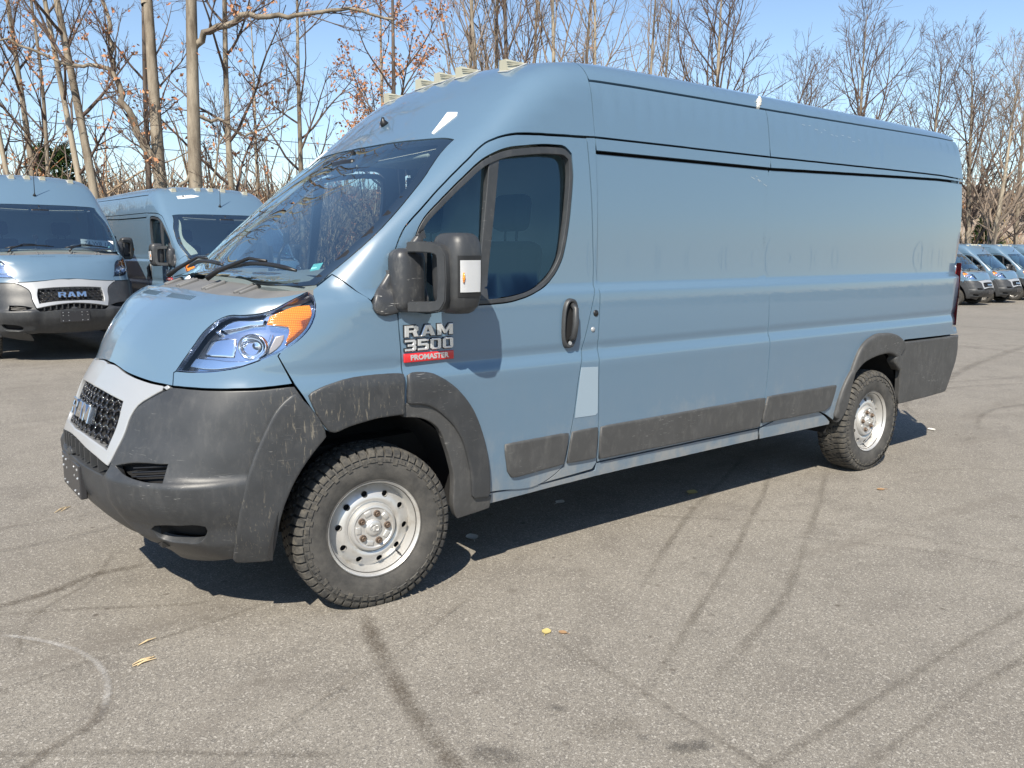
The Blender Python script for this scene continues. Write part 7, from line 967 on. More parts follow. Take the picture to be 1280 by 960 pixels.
tag(VAN,'large blue-grey high-roof cargo van in the foreground, seen from its left front corner with scuffed black bumper','van','high-roof cargo vans in the lot')
# ---------------------------------------------------------------- damage and marks only the near van has
def sticker(name,pts,m,parent,ch='r',off=.0035,**k):
    return link(name,panel_mesh(name,pts,ch=ch,off=off,rim=.003,gap=0,du=.03,dv=.03,**k),m,parent)
M['tape']=mat('white_tape',(.82,.82,.80),.7)
M['scratchm']=mat('bare_scratch',(.42,.46,.48),.7); M['filler']=mat('exposed_filler',(.62,.60,.54),.8)
OTHERS_SKIP=('tape_remnant','torn_seam','wheel_dummy')
sticker('tape_remnant',LOOPS['flap_sticker'],M['tape'],VAN)
P,_=ptop(1.36,.50); 
lp=[ptop(x,y)[0] for x,y in((1.36,.56),(1.50,.60),(1.52,.64),(1.47,.64),(1.36,.60))]
sticker('tape_remnant',lp,M['tape'],VAN)
sm=MB(); rr=random.Random(3)
for k in range(9):
    x=3.62+.012*k; q,_=pt(x,-1,2.47-.004*k); 
    sm.box((x-.04*k/9,q.y-.002+.006*k,2.455+.008*k),(rr.uniform(.02,.045),.014,rr.uniform(.012,.026)),Matrix.Rotation(.4+rr.uniform(-.9,.9),3,'Y')@Matrix.Rotation(.5,3,'X'),.004)
sm.build('torn_seam',M['filler'],VAN)
def scratch(x0,z0,x1,z1,n,wd):
    for k in range(n):
        t=k/n; x=x0+(x1-x0)*t+rr.uniform(-.02,.02); z=z0+(z1-z0)*t+rr.uniform(-.014,.014); L=rr.uniform(.012,.04)
        a,_=pt(x,-1,z);b_,_=pt(x+L,-1,z+(z1-z0)/(x1-x0)*L); dy=Vector((0,-.0012 if z>2.09 else .0128-.0,0)); 
        if 1.45<z<2.09: dy=Vector((0,.0125,0))
        sc=MB(); sc.add([a+dy+Vector((0,0,wd)),b_+dy+Vector((0,0,wd*.6)),b_+dy-Vector((0,0,wd)),a+dy-Vector((0,0,wd*.5))],[(0,1,2,3)]); sc.build('scratch',M['scratchm'],VAN)
scratch(4.05,2.385,4.75,2.33,11,.0009); scratch(3.52,2.045,3.66,2.0,7,.0014)
# ---------------------------------------------------------------- ground
def hgt(x,y):
    t=min(1,max(0,(x-12)/24)); t=t*t*(3-2*t); q=min(1,max(0,(y-5.5)/2.6))*min(1,max(0,(4.5-x)/3.)); return -.72*t+.10*q*q*(3-2*q)
def asphalt():
    m=mat('worn_asphalt',(.2,.18,.16),.88,spec=.3); v=objcoord(m)
    big=noise(m,.35,5,.6,v); mid=noise(m,2.6,6,.65,v,.4); grain=noise(m,95,3,.8,v); fine=noise(m,240,2,.7,v)
    c=mix(m,ramp(m,big,[(.3,0),(.7,1)]),(.190,.172,.145),(.246,.224,.190))
    c=mix(m,ramp(m,mid,[(.30,.8),(.54,0)]),c,(.150,.134,.114))
    for sc_,stops in((150,[(.0,.72),(.16,.62),(.30,0),(1,0)]),(420,[(.0,.55),(.25,.45),(.4,0),(1,0)])):
        vo=N(m,'ShaderNodeTexVoronoi'); vo.inputs['Scale'].default_value=sc_; L_(m,v,vo.inputs['Vector']); cr=sepz(m,vo.outputs['Color'])
        c=mix(m,ramp(m,cr[0],stops),c,(.115,.106,.095)); c=mix(m,ramp(m,cr[1],[(.86,0),(.97,.75)]),c,(.44,.41,.36))
    sp=N(m,'ShaderNodeTexVoronoi'); sp.inputs['Scale'].default_value=9; L_(m,v,sp.inputs['Vector'])
    dots=math_(m,'MULTIPLY',ramp(m,sp.outputs['Distance'],[(.06,1),(.16,0)]),ramp(m,noise(m,1.3,2,.5,v),[(.5,0),(.62,.75)]))
    c=mix(m,dots,c,(.075,.062,.05))
    s2=N(m,'ShaderNodeTexVoronoi'); s2.inputs['Scale'].default_value=3.4; L_(m,mapping(m,v,(1,1.25,1),(0,0,.4)),s2.inputs['Vector'])
    c=mix(m,math_(m,'MULTIPLY',ramp(m,math_(m,'ADD',s2.outputs['Distance'],math_(m,'MULTIPLY',mid,.16)),[(.13,.5),(.24,0)]),ramp(m,noise(m,.8,2,.5,v),[(.48,0),(.6,1)])),c,(.11,.095,.078))
    st=ramp(m,noise(m,.9,4,.7,mapping(m,v,(.35,1.6,1),(0,0,.12)),.6),[(.56,0),(.72,.5)])
    c=mix(m,st,c,(.135,.117,.097)); 
    L_(m,c,bsdf(m).inputs['Base Color'])
    bump(m,math_(m,'ADD',math_(m,'MULTIPLY',grain,.7),fine),.45,.005); return m
M['asphalt']=asphalt()
M['mark']=None
def markmat(name,col,dens,wet=.85):
    m=mat(name,col,wet); v=objcoord(m); uv=N(m,'ShaderNodeTexCoord').outputs['UV']
    sx=sepz(m,uv); e=math_(m,'SUBTRACT',1.,math_(m,'ABSOLUTE',math_(m,'SUBTRACT',math_(m,'MULTIPLY',sx[0],2.),1.)))
    edge=ramp(m,math_(m,'ADD',e,math_(m,'MULTIPLY',math_(m,'SUBTRACT',noise(m,22,5,.75,v),.5),1.1)),[(.10,0),(.75,1)])
    n=ramp(m,noise(m,3.2,5,.7,v),[(.34,0),(.66,1)]); g=ramp(m,noise(m,85,3,.8,v),[(.36,.25),(.60,1)])
    L_(m,math_(m,'MULTIPLY',math_(m,'MULTIPLY',math_(m,'MULTIPLY',edge,math_(m,'ADD',.35,n)),g),math_(m,'MULTIPLY',dens,sx[1])),bsdf(m).inputs['Alpha']); return m
M['mark']=markmat('tyre_mark',(.085,.066,.045),.27); M['markpale']=markmat('chalky_mark',(.46,.44,.41),.8); M['stain']=markmat('oil_stain',(.05,.042,.034),.45,.6)
g=MB(); n=64
xs=list(np.linspace(-160,240,81)); ys=list(np.linspace(-120,300,85))
for y in ys:
    for x in xs: g.V.append((x,y,hgt(x,y)))
for j in range(len(ys)-1):
    for i in range(len(xs)-1): q=j*len(xs)+i; g.F.append((q,q+1,q+1+len(xs),q+len(xs)))
tag(g.build('parking_lot',M['asphalt'],smooth=True),kind='structure')
def leafy():
    m=mat('leaf_litter',(.2,.14,.09),.95); v=objcoord(m)
    c=mix(m,ramp(m,noise(m,3,6,.7,v),[(.35,0),(.65,1)]),(.10,.07,.045),(.27,.19,.12)); L_(m,c,bsdf(m).inputs['Base Color']); bump(m,noise(m,8,5,.7,v),.8,.05); return m
g=MB()
for j in range(2):
    for i in range(81):
        x=-160+5*i; g.V.append((x,(14.6+ (1.2 if x<20 else 3.2))+(0 if j==0 else 280),hgt(x,0)+.006))
for i in range(80): g.F.append((i,i+1,82+i,81+i))
tag(g.build('forest_floor',leafy(),smooth=True),kind='structure')
def strip(pts,wd,m,z,w0=1.,w1=1.):
    P=[Vector((a,b_,0)) for a,b_ in pts]; Q=[]
    for i in range(len(P)-1):                       # Catmull-Rom through the points
        p0,p1,p2,p3=P[max(i-1,0)],P[i],P[i+1],P[min(i+2,len(P)-1)]
        for k in range(8):
            t=k/8; Q.append(.5*((2*p1)+(p2-p0)*t+(2*p0-5*p1+4*p2-p3)*t*t+(3*p1-p0-3*p2+p3)*t**3))
    Q.append(P[-1]); V=[];F=[];uv=[]
    for i,q in enumerate(Q):
        t=(Q[min(i+1,len(Q)-1)]-Q[max(i-1,0)]).normalized(); s=Vector((-t.y,t.x,0)); h=hgt(q.x,q.y)+z; e=min(1,i/4,(len(Q)-1-i)/4)
        V+=[q+s*wd/2+Vector((0,0,h)),q-s*wd/2+Vector((0,0,h))]; uv+=[(0,e),(1,e)]
    for i in range(len(Q)-1): F.append((2*i,2*i+1,2*i+3,2*i+2))
    me=mesh('tyre_mark',V,F,False); ul=me.uv_layers.new(name='UVMap')
    for l in me.loops: ul.data[l.index].uv=uv[l.vertex_index]
    return tag(link('tyre_mark',me,m),kind='structure')
MARKS={
 'a':([(0.86,-0.93),(0.745,-1.269),(0.666,-1.539),(0.596,-1.802),(0.558,-2.017),(0.53,-2.25)],.085,'mark'),
 'b':([(-0.6,0.06),(-0.21,0.134),(-0.017,0.233),(0.263,0.221)],.07,'mark'),'c':([(-0.6,0.07),(-0.147,-0.163),(0.222,-0.392),(0.337,-0.425)],.05,'mark'),
 'd':([(-0.7,-0.79),(-0.256,-0.728),(-0.057,-0.696),(0.26,-0.661),(0.592,-0.598)],.045,'mark'),
 'e':([(-0.446,-0.525),(-0.382,-0.265),(-0.294,-0.082),(-0.028,0.178),(0.168,0.559)],.05,'mark'),
 'f':([(-0.467,-0.246),(-0.367,-0.369),(-0.253,-0.563),(-0.201,-0.77),(-0.21,-0.977),(-0.282,-1.191)],.04,'markpale'),
 'g':([(-0.24,-1.06),(-0.30,-1.2),(-0.458,-1.291),(-0.6,-1.41)],.05,'mark'),
 'h':([(-0.75,-1.11),(-0.276,-1.442),(0.065,-1.721),(.3,-1.9)],.05,'mark'),
 'i':([(0.9,-2.76),(1.832,-2.754),(2.6,-2.75),(4.4,-2.78)],.055,'mark'),'j':([(1.2,-2.96),(2.154,-2.935),(2.862,-2.957),(4,-2.98)],.05,'mark'),
 'k':([(1.345,-1.65),(1.329,-2.196),(1.316,-2.452),(1.297,-2.697),(1.27,-2.9)],.05,'mark'),
 'l':([(4.5,-0.5),(3.9,-.89),(3.235,-1.25),(2.62,-1.585),(1.879,-1.953),(1.3,-2.24)],.06,'mark'),
 'm':([(4.7,-0.85),(4.008,-1.235),(3.33,-1.589),(2.553,-1.987),(2.218,-2.114),(1.584,-2.32)],.07,'mark'),
 'n':([(4.6,-0.2),(3.9,-0.55),(3.151,-0.896),(2.488,-1.265),(2.0,-1.55)],.06,'mark'),
 'o':([(2.6,-0.5),(3.125,-1.072),(3.555,-1.496),(3.8,-2.0),(4.0,-2.6)],.035,'mark'),
 'q':([(3.2,-1.5),(3.424,-1.826),(3.658,-2.237),(3.8,-2.7)],.035,'mark'),
 'r':([(9.4,0.55),(10.6,0.9),(12.644,1.343),(17.0,2.1)],.18,'mark'),'s':([(14.0,2.6),(13.842,1.723),(13.2,0.6),(12.2,-.9)],.12,'mark'),
 't':([(19.8,6.0),(19.55,4.163),(20,2.9),(22,1.6)],.2,'mark'),'u':([(4.867,-1.20),(5.497,-1.441),(5.95,-1.9),(6.2,-2.4)],.04,'mark'),
 'v':([(-0.8,0.88),(0.019,0.913),(0.4,1.05)],.06,'mark'),'w':([(-0.7,1.38),(0.001,1.281),(0.4,1.35)],.05,'mark'),
 'x':([(0.25,-1.66),(0.895,-1.338),(1.394,-1.097)],.03,'mark'),'y':([(-.1,-1.76),(0.363,-1.557),(0.75,-1.38)],.04,'mark'),
 'z':([(7.3,-.2),(7.9,.2),(9.2,.35),(11,-.4)],.09,'mark'),'aa':([(8.2,1.6),(9.0,.9),(10.5,.3),(13,0)],.10,'mark'),'ab':([(9.5,3.4),(12,2.9),(15,1.8),(18,.2)],.14,'mark'),'ac':([(7.0,-.9),(8.2,-.55),(9.6,-1.0),(10.8,-1.9)],.08,'mark'),
 's1':([(0.60,-2.13),(.66,-2.19),(.72,-2.30)],.11,'stain'),'s2':([(1.12,-2.50),(1.19,-2.55),(1.27,-2.58)],.08,'stain'),'s3':([(.94,-2.26),(1.05,-2.31),(1.17,-2.34)],.14,'mark'),
 's4':([(.98,-2.08),(1.03,-2.14)],.05,'stain'),'s5':([(1.09,-2.40),(1.13,-2.44)],.05,'stain'),'s6':([(3.8,-1.45),(3.95,-1.47)],.05,'mark'),
 's7':([(5.9,-.55),(6.1,-.62)],.07,'stain'),'s8':([(6.5,-1.0),(6.7,-1.05)],.09,'mark'),'s9':([(2.35,-1.6),(2.42,-1.63)],.05,'stain')}
M['markdark']=markmat('wet_tyre_mark',(.075,.055,.036),.46)
for i,(k,(pts,wd,mk)) in enumerate(MARKS.items()):
    if k in('a','b','g'): mk='markdark'
    strip(pts,wd*(1.25 if k in('a','b','g') or k[0]=='s' else .95),M[mk],.004+.0004*i)
M['straw']=mat('dry_straw',(.62,.47,.27),.8); M['leafyellow']=mat('yellow_leaf',(.52,.42,.16),.7); M['leafbrown']=mat('brown_leaf',(.33,.20,.10),.8); M['scrap']=mat('pale_scrap',(.7,.68,.62),.8)
def straw(x,y,ang,L,n,label,name='straw',m='straw'):
    r=random.Random(int(x*999)); b=MB()
    for k in range(n):
        a=ang+r.uniform(-.25,.25); o=Vector((r.uniform(-.02,.02),r.uniform(-.012,.012),0)); d=Vector((math.cos(a),math.sin(a),0))*L/2*r.uniform(.6,1)
        b.tube([o-d+Vector((0,0,.004)),o+Vector((0,0,.009)),o+d+Vector((0,0,.005))],[.0015,.004,.0015],5)
    e=b.build(name,M[m]); e.location=(x,y,hgt(x,y)); tag(e,label,'straw')
def leaf(x,y,ang,s,label,m,name='fallen_leaf'):
    b=MB(); V=[];n=9
    for i in range(n):
        t=i/(n-1); wv=math.sin(math.pi*t)**.8*.36; V+=[(t-.5,wv,.10*abs(wv)+.14*(t-.5)**2+.03),(t-.5,0,.14*(t-.5)**2+.02),(t-.5,-wv,.10*abs(wv)+.14*(t-.5)**2+.03)]
    V=[Vector(v)*s for v in V]; F=[]
    for i in range(n-1):
        for k in(0,1): q=3*i+k; F.append((q,q+3,q+4,q+1))
    top=len(V); b.add(V,F); b.add([v-Vector((0,0,.0015)) for v in V],[f[::-1] for f in F]); b.tube([Vector((-.5,0,.055))*s,Vector((-.8,.05,.03))*s],.0012,4)
    o=b.build(name,M[m],smooth=True); o.location=(x,y,hgt(x,y)+.002); o.rotation_euler=(0,0,ang); tag(o,label,'leaf')
straw(-.007,-.681,.18,.11,1,'single thin pale straw lying on the asphalt nearest the front bumper')
straw(-.052,-.853,.25,.10,4,'small bundle of dry straw lying on the bare asphalt at lower left')
straw(.077,1.516,.9,.14,2,'two dry straws on the asphalt beyond the front licence plate bracket')
straw(1.833,10.312-4.0,.1,.4,3,'broken dry reed lying in front of the far left parked van'); straw(1.3,5.9,.2,.28,3,'short pale reed on the asphalt in front of the left van, nearer the frame edge')
leaf(1.372,-1.612,.7,.055,'yellow leaf curled on the sunlit asphalt right of the front wheel','leafyellow')
leaf(1.422,-1.66,2.0,.04,'small brown leaf beside the yellow leaf on sunlit asphalt','leafbrown')
leaf(3.475,-.622,.4,.10,'tan leaf on the edge of the shadow under the van','leafyellow'); leaf(1.801,-.452,1.2,.10,'pale leaf lying in the shadow behind the front wheel','scrap')
leaf(2.633,-.249,.3,.08,'pale scrap of leaf deep in the shadow below the side moulding','scrap'); leaf(4.55,-1.35,2.6,.06,'brown leaf on the asphalt in front of the rear wheel','leafbrown'); leaf(6.75,-.62,.9,.09,'pale leaf on the asphalt behind the rear bumper corner','scrap')
# ---------------------------------------------------------------- the other vans
def whip(parent):
    b=MB(); P,n=ptop(1.555,0); b.tube([P+n*.03,P+Vector((-.05,.0,.40))],[.006,.003],6); return b.build('antenna_whip',M['black'],parent)
G_='high-roof cargo vans in the lot'
VAN['label']='large blue-grey cargo van in the foreground with a scuffed dark bumper'; VAN['group']=G_
def other(x,y,rz,label):
    v=copy_tree(VAN,None,('tape_remnant','torn_seam','scratch')); v.location=(x,y,hgt(x,y)); v.rotation_euler=(0,0,rz); tag(v,label,'van',G_); whip(v); return v
v1=other(1.52,8.69,R(94),'blue-grey van facing the camera at the left frame edge, white paper on its dashboard')
v2=other(4.09,8.27,R(93),'blue-grey van half hidden behind the foreground hood, white arrow tag on its roof front')
def facing(o,pos,size): pass
pp=MB(); pp.box((0,0,0),(.44,.004,.125)); 
pt_=pp.build('dashboard_paper',M['paper']); pt_.location=(1.52+.56,8.69+.90,1.665); pt_.rotation_euler=(R(-22),R(4),0); tag(pt_,'white paper sign with dark marks standing on the dashboard of the left van','sign')
text('paper_lettering','74 W8 17',.085,frame((0,-.0032,0),(1,0,0),(0,0,1)),M['ink'],pt_,.0005,.0,1.0)
tgp=[ptop(x,y)[0] for x,y in((1.74,.60),(1.80,.60),(1.80,.36),(1.77,.24),(1.74,.36))]
tgp=[(p.x,p.y,p.z) for p in tgp]; at_=sticker('arrow_tag',tgp,M['paper'],v2); 
cP,cn=ptop(1.771,.47); n_=cn; xx=Vector((0,-1,0)); yy=n_.cross(xx).normalized()
text('tag_lettering','A/5',.075,frame(cP+n_*.0055,xx,yy),M['ink'],at_,.0004,.001,1.1)
for i,(x,lab) in enumerate([(36.9,'farthest left of the small distant vans, half hidden behind the foreground van rear corner'),(39.7,'small distant van whose full front wheel shows just right of the foreground van'),(42.9,'distant van with a silver grille at the right frame edge, second from the right'),(45.9,'distant van cut by the right frame edge with only windscreen and roof showing'),(48.7,'rightmost distant van, only its roof corner in view at the frame edge')]):
    other(x,11.7,R(90+random.uniform(-1,1)),lab)
# ---------------------------------------------------------------- trees
def bark(name,a,b_,c):
    m=mat(name,a,.95,spec=.1); v=objcoord(m)
    k=noise(m,5,6,.7,mapping(m,v,(1,1,.22))); q=noise(m,1.1,3,.6,mapping(m,v,(1,1,.35)))
    cc=mix(m,ramp(m,k,[(.35,0),(.62,1)]),a,b_); cc=mix(m,ramp(m,q,[(.55,0),(.68,.8)]),cc,c); L_(m,cc,bsdf(m).inputs['Base Color']); bump(m,k,.9,.03); return m
M['bark']=bark('grey_oak_bark',(.13,.105,.08),(.31,.265,.205),(.07,.058,.045)); M['barkdark']=bark('dark_bark',(.06,.05,.043),(.15,.12,.10),(.04,.035,.03)); M['barkpale']=bark('pale_bark',(.20,.17,.13),(.40,.345,.265),(.11,.09,.07))
M['twig']=mat('twig_bark',(.115,.085,.07),.95,spec=.1); M['twigpale']=mat('pale_twig_bark',(.24,.19,.15),.95,spec=.1)
def leafmat(name,a,b_):
    m=mat(name,a,.8,spec=.2); v=objcoord(m); L_(m,mix(m,ramp(m,noise(m,6,2,.5,v),[(.4,0),(.6,1)]),a,b_),bsdf(m).inputs['Base Color']); return m
M['oakleaf']=leafmat('dry_oak_leaf',(.36,.15,.07),(.46,.25,.14))
class TB:
    def __init__(s): s.V=[];s.F=[]
    def tube(s,P,r,n):
        b=len(s.V); m=len(P)
        t=np.gradient(P,axis=0); t/=np.maximum(np.linalg.norm(t,axis=1,keepdims=True),1e-9)
        a=np.where(np.abs(t[:,2:3])<.85,np.array([[0,0,1.]]),np.array([[1.,0,0]])); u=np.cross(t,a); u/=np.linalg.norm(u,axis=1,keepdims=True); v=np.cross(t,u)
        if m>1:
            for i in range(1,m):
                w_=u[i-1]-t[i]*(u[i-1]@t[i]); l=np.linalg.norm(w_)
                if l>1e-6: u[i]=w_/l; v[i]=np.cross(t[i],u[i])
        an=2*np.pi*np.arange(n)/n
        R_=P[:,None,:]+(u[:,None,:]*np.cos(an)[None,:,None]+v[:,None,:]*np.sin(an)[None,:,None])*np.asarray(r)[:,None,None]
        s.V.append(R_.reshape(-1,3)); 
        i=np.arange(m-1)[:,None]*n; k=np.arange(n)[None,:]; k2=(k+1)%n
        s.F.append((np.stack([i+k,i+k2,i+n+k2,i+n+k],-1)+s.n()-m*n).reshape(-1,4))
    def n(s): return sum(len(q) for q in s.V)
    def quads(s,Q):          # (k,4,3)
        b=s.n(); s.V.append(Q.reshape(-1,3)); s.F.append(np.arange(len(Q)*4).reshape(-1,4)+b)
    def mesh(s,name,smooth=True):
        V=np.vstack(s.V) if s.V else np.zeros((0,3)); F=np.vstack(s.F) if s.F else np.zeros((0,4),int)
        me=bpy.data.meshes.new(name); me.vertices.add(len(V)); me.vertices.foreach_set('co',V.astype(np.float32).ravel())
        me.loops.add(len(F)*4); me.loops.foreach_set('vertex_index',F.astype(np.int32).ravel()); me.polygons.add(len(F)); me.polygons.foreach_set('loop_start',np.arange(len(F),dtype=np.int32)*4)
        me.polygons.foreach_set('loop_total',np.full(len(F),4,np.int32))
        me.update(calc_edges=True); me.validate()
        if smooth: me.polygons.foreach_set('use_smooth',[True]*len(me.polygons))
        return me
class TB2(TB):
    def __init__(s): super().__init__(); s.c=0
    def n(s): return s.c
    def tube(s,P,r,n): s.c+=len(P)*n; TB.tube(s,P,r,n)
    def quads(s,Q): b=s.c; s.c+=len(Q)*4; s.V.append(Q.reshape(-1,3)); s.F.append(np.arange(len(Q)*4).reshape(-1,4)+b)
def branch(rng,p,d,L,n,curve,wob):
    P=[p];d=d/np.linalg.norm(d); st=L/n
    for i in range(n):
        d=d+np.array([0,0,curve/n])+rng.normal(0,wob,3); d/=np.linalg.norm(d); P.append(P[-1]+d*st)
    return np.array(P),d
def tree_meshes(seed,H,r0,t0=.3,n1=22,spread=(35,60),L1=.34,lean=(0,0),leaves=0,limbs=(),n2=7,n3=5,up=.5,crook=.05,vase=False,twr=.0058,thin_top=.6):
    rng=np.random.default_rng(seed); T=TB2();C=TB2();Lf=[]
    n=18; t=np.linspace(0,1,n+1); w1,w2=rng.normal(0,crook,2),rng.normal(0,crook,2)
    P=np.stack([lean[0]*H*t+w1[0]*np.sin(t*4+1)*H*.12*t+w2[0]*H*.08*np.sin(t*9)*t,lean[1]*H*t+w1[1]*np.sin(t*5)*H*.12*t+w2[1]*H*.08*np.sin(t*8+2)*t,H*t-.15],-1)
    rad=r0*(1-.9*t**1.1); rad[0]*=1.35; rad=np.maximum(rad,.012)
    T.tube(P,rad,10)
    def twigs(Pb,Lb,lev,rb):
        nn=n2 if lev==2 else n3
        for k in range(nn):
            tt=rng.uniform(.22,1.0); i=min(int(tt*(len(Pb)-1)),len(Pb)-2); f=tt*(len(Pb)-1)-i; p=Pb[i]*(1-f)+Pb[i+1]*f; ax=Pb[i+1]-Pb[i]; ax/=np.linalg.norm(ax)
            q=rng.normal(0,1,3); q-=ax*(q@ax); q/=np.linalg.norm(q); a=math.radians(rng.uniform(28,58)); d=ax*math.cos(a)+q*math.sin(a)+np.array([0,0,.12])
            L=Lb*rng.uniform(.30,.55)*(1.15-.55*tt); r=max(rb*(1-.75*tt)*.62,twr*.75)
            if lev==2:
                B,_=branch(rng,p,d,L,5,.25*up,.11); C.tube(B,np.linspace(r,max(r*.35,twr*.6),6),4); twigs(B,L,3,r)
            else:
                B,_=branch(rng,p,d,L,3,.2*up,.14); C.tube(B,np.linspace(max(r,twr*.75),twr*.45,4),3)
                if leaves and rng.random()<leaves:
                    for _ in range(rng.integers(2,6)): Lf.append(B[rng.integers(1,4)]+rng.normal(0,.06,3))
    def first(p,d,L,r,T_or_C):
        B,_=branch(rng,p,d,L,9,up,.075); T_or_C.tube(B,np.linspace(r,max(r*.22,twr),10),6); twigs(B,L,2,r)
    for k in range(n1):
        tt=t0+(1-t0)*((k+rng.uniform(0,.9))/n1)
        if thin_top and tt>.55 and rng.random()<thin_top: continue
        i=min(int(tt*n),n-1); f=tt*n-i; p=P[i]*(1-f)+P[i+1]*f; az=k*2.4+rng.normal(0,.5); a=math.radians(rng.uniform(*spread))*(1 if not vase else 1-.3*tt)
        d=np.array([math.cos(az)*math.sin(a),math.sin(az)*math.sin(a),math.cos(a)]); L=H*L1*(1.1-.7*(tt-t0)/(1-t0))*rng.uniform(.6,1.1); rr=float(np.interp(tt,t,rad))
        first(p,d,L,max(min(rr*.55,.02+L*.014),twr*1.3),C)
    for pts,rr in limbs:
        B=np.array(pts,float); s=np.linspace(0,len(B)-1,len(B)*4); B=np.stack([np.interp(s,np.arange(len(B)),B[:,j]) for j in range(3)],-1); B[1:-1]+=rng.normal(0,.03,(len(B)-2,3))
        T.tube(B,np.linspace(rr,rr*.3,len(B)),8); Lb=np.linalg.norm(np.diff(B,axis=0),axis=1).sum()
        for k in range(int(4+Lb*2.2)):
            tt=rng.uniform(.15,1); i=min(int(tt*(len(B)-1)),len(B)-2); ax=B[i+1]-B[i]; ax/=np.linalg.norm(ax); q=rng.normal(0,1,3); q-=ax*(q@ax); q/=np.linalg.norm(q); d=ax*.7+q*.7+np.array([0,0,.3]); first(B[i],d,rng.uniform(.6,1.7),max(.011,rr*.3*(1-tt*.6)),C)
    if Lf:
        K=TB2(); Lf=np.array(Lf); k=len(Lf); a=rng.normal(0,1,(k,3));a/=np.linalg.norm(a,axis=1,keepdims=True); b_=np.cross(a,rng.normal(0,1,(k,3))); b_/=np.linalg.norm(b_,axis=1,keepdims=True); s=rng.uniform(.035,.075,(k,1))
        K.quads(np.stack([Lf-a*s,Lf+b_*s*.55,Lf+a*s,Lf-b_*s*.55],1)); lm=K.mesh('leaves',False)
    else: lm=None
    return T.mesh('trunk'),C.mesh('crown'),lm
def put_tree(ms,x,y,rz,label,group,mb='bark',mt='twig',sc=1.):
    e=empty('bare_tree',(x,y,hgt(x,y)),rz); e.scale=(sc,sc,sc); tag(e,label,'tree',group)
    for nm,me,m in(('trunk',ms[0],M[mb]),('crown',ms[1],M[mt]),('dry_leaves',ms[2],M['oakleaf'])):
        if me is None: continue
        o=bpy.data.objects.new(nm,me); COL.objects.link(o); o.parent=e
        if not me.materials: me.materials.append(m)
        elif me.materials[0] is not m:
            o.material_slots[0].link='OBJECT'; o.material_slots[0].material=m
    return e
RV=math.atan2(rt[1],rt[0])       # trees with shaped limbs are built with x across the view
gl='bare trees behind the vans on the left'
slim=[tree_meshes(11,15,.105,.25,15,(35,62),.20,(-.05,0),.10,crook=.04),tree_meshes(12,14,.085,.22,15,(35,60),.22,(-.10,0),.05,crook=.06),tree_meshes(13,16,.12,.30,15,(38,62),.20,(-.115,.02),.04,crook=.05),tree_meshes(14,13,.08,.16,18,(40,68),.24,(.0,0),.42,crook=.07)]
put_tree(slim[1],3.08,23.19,RV,'thin bare tree at the far left frame edge behind the leftmost van',gl,'barkpale')
put_tree(slim[0],3.85,25.12,RV,'slim bare tree second from the left, leaning a little to the left',gl,'bark',sc=1.05)
put_tree(slim[3],3.88,23.83,RV,'slim tree with sparse rusty leaves standing third from the left',gl,'bark')
put_tree(slim[1],4.23,19.76,RV+.2,'thin pale trunk leaning left, just before the thicker leaning trunk',gl,'barkpale',sc=1.08)
put_tree(slim[2],4.24,18.49,RV,'leaning straight trunk rising above the gap between the two left vans',gl,'bark',sc=1.0)
put_tree(slim[0],6.41,23.13,RV+2.5,'thin dark trunk close to the left of the twin big oaks',gl,'barkdark','twig')
t7=tree_meshes(21,15,.17,.50,16,(30,55),.26,(-.012,0),.06,limbs=[([(.02,0,3.3),(-.35,-.1,4.0),(-.75,-.1,4.9),(-.95,0,5.9),(-1.0,.1,6.8),(-1.5,.1,8.4)],.10),([(-.98,0,5.6),(-1.9,.2,5.75),(-3.2,.3,6.2),(-4.6,.4,6.5)],.05),([(-.10,0,7.1),(.5,0,8.0),(1.3,.1,8.5),(2.4,.1,9.3)],.10),([(-.1,.0,7.0),(-.35,.1,8.2),(-.7,.1,10)],.12)],crook=.02)
put_tree(t7,5.03,16.61,RV,'thick oak trunk with a dark crooked limb forking off its left side',gl,'bark')
t8=tree_meshes(22,16,.185,.55,16,(30,55),.26,(.03,0),.05,limbs=[([(.18,0,6.05),(.7,-.1,6.5),(1.6,-.2,6.75),(2.6,-.3,6.7),(3.7,-.4,6.85),(4.8,-.4,6.6)],.085),([(.05,0,3.3),(-.3,-.3,2.9),(-.6,-.4,3.5),(-.9,-.4,4.2)],.045),([(.12,0,4.6),(.7,.3,4.55),(1.1,.4,4.2),(1.6,.5,4.4),(2.3,.5,4.9)],.045),([(.05,0,2.2),(.35,.3,3.0),(.55,.4,4.0),(.9,.5,5.2)],.04)],crook=.02)
put_tree(t8,5.58,16.19,RV,'thickest oak trunk with one long limb reaching right across the sky',gl,'bark')
put_tree(slim[3],7.01,17.61,RV+1.0,'knotty trunk with clinging rusty leaves right of the long-limbed oak',gl,'bark',sc=1.22)
mid=[tree_meshes(31,13,.10,.25,18,(35,65),.26,(.015,0),.06,crook=.05),tree_meshes(32,13,.10,.12,30,(45,75),.26,(.02,0),.9,crook=.05,n3=6)]
put_tree(mid[0],10.47,21.25,RV,'slender bare tree just above the top of the foreground windscreen',gl,'bark')
put_tree(mid[0],12.11,28.84,RV+2,'thin bare tree far behind, between the long-limbed oak and the windscreen',gl,'barkpale',sc=.9)
put_tree(mid[1],12.24,18.62,RV,'dark-stemmed oak holding many orange leaves above the roof lamps',gl,'barkdark')
put_tree(mid[1],16.8,27.0,RV+2.2,'second oak with orange leaves, paler stem, further right behind the roof lamps',gl,'bark',sc=1.1)
gm_='bare trees rising behind the foreground van roof'
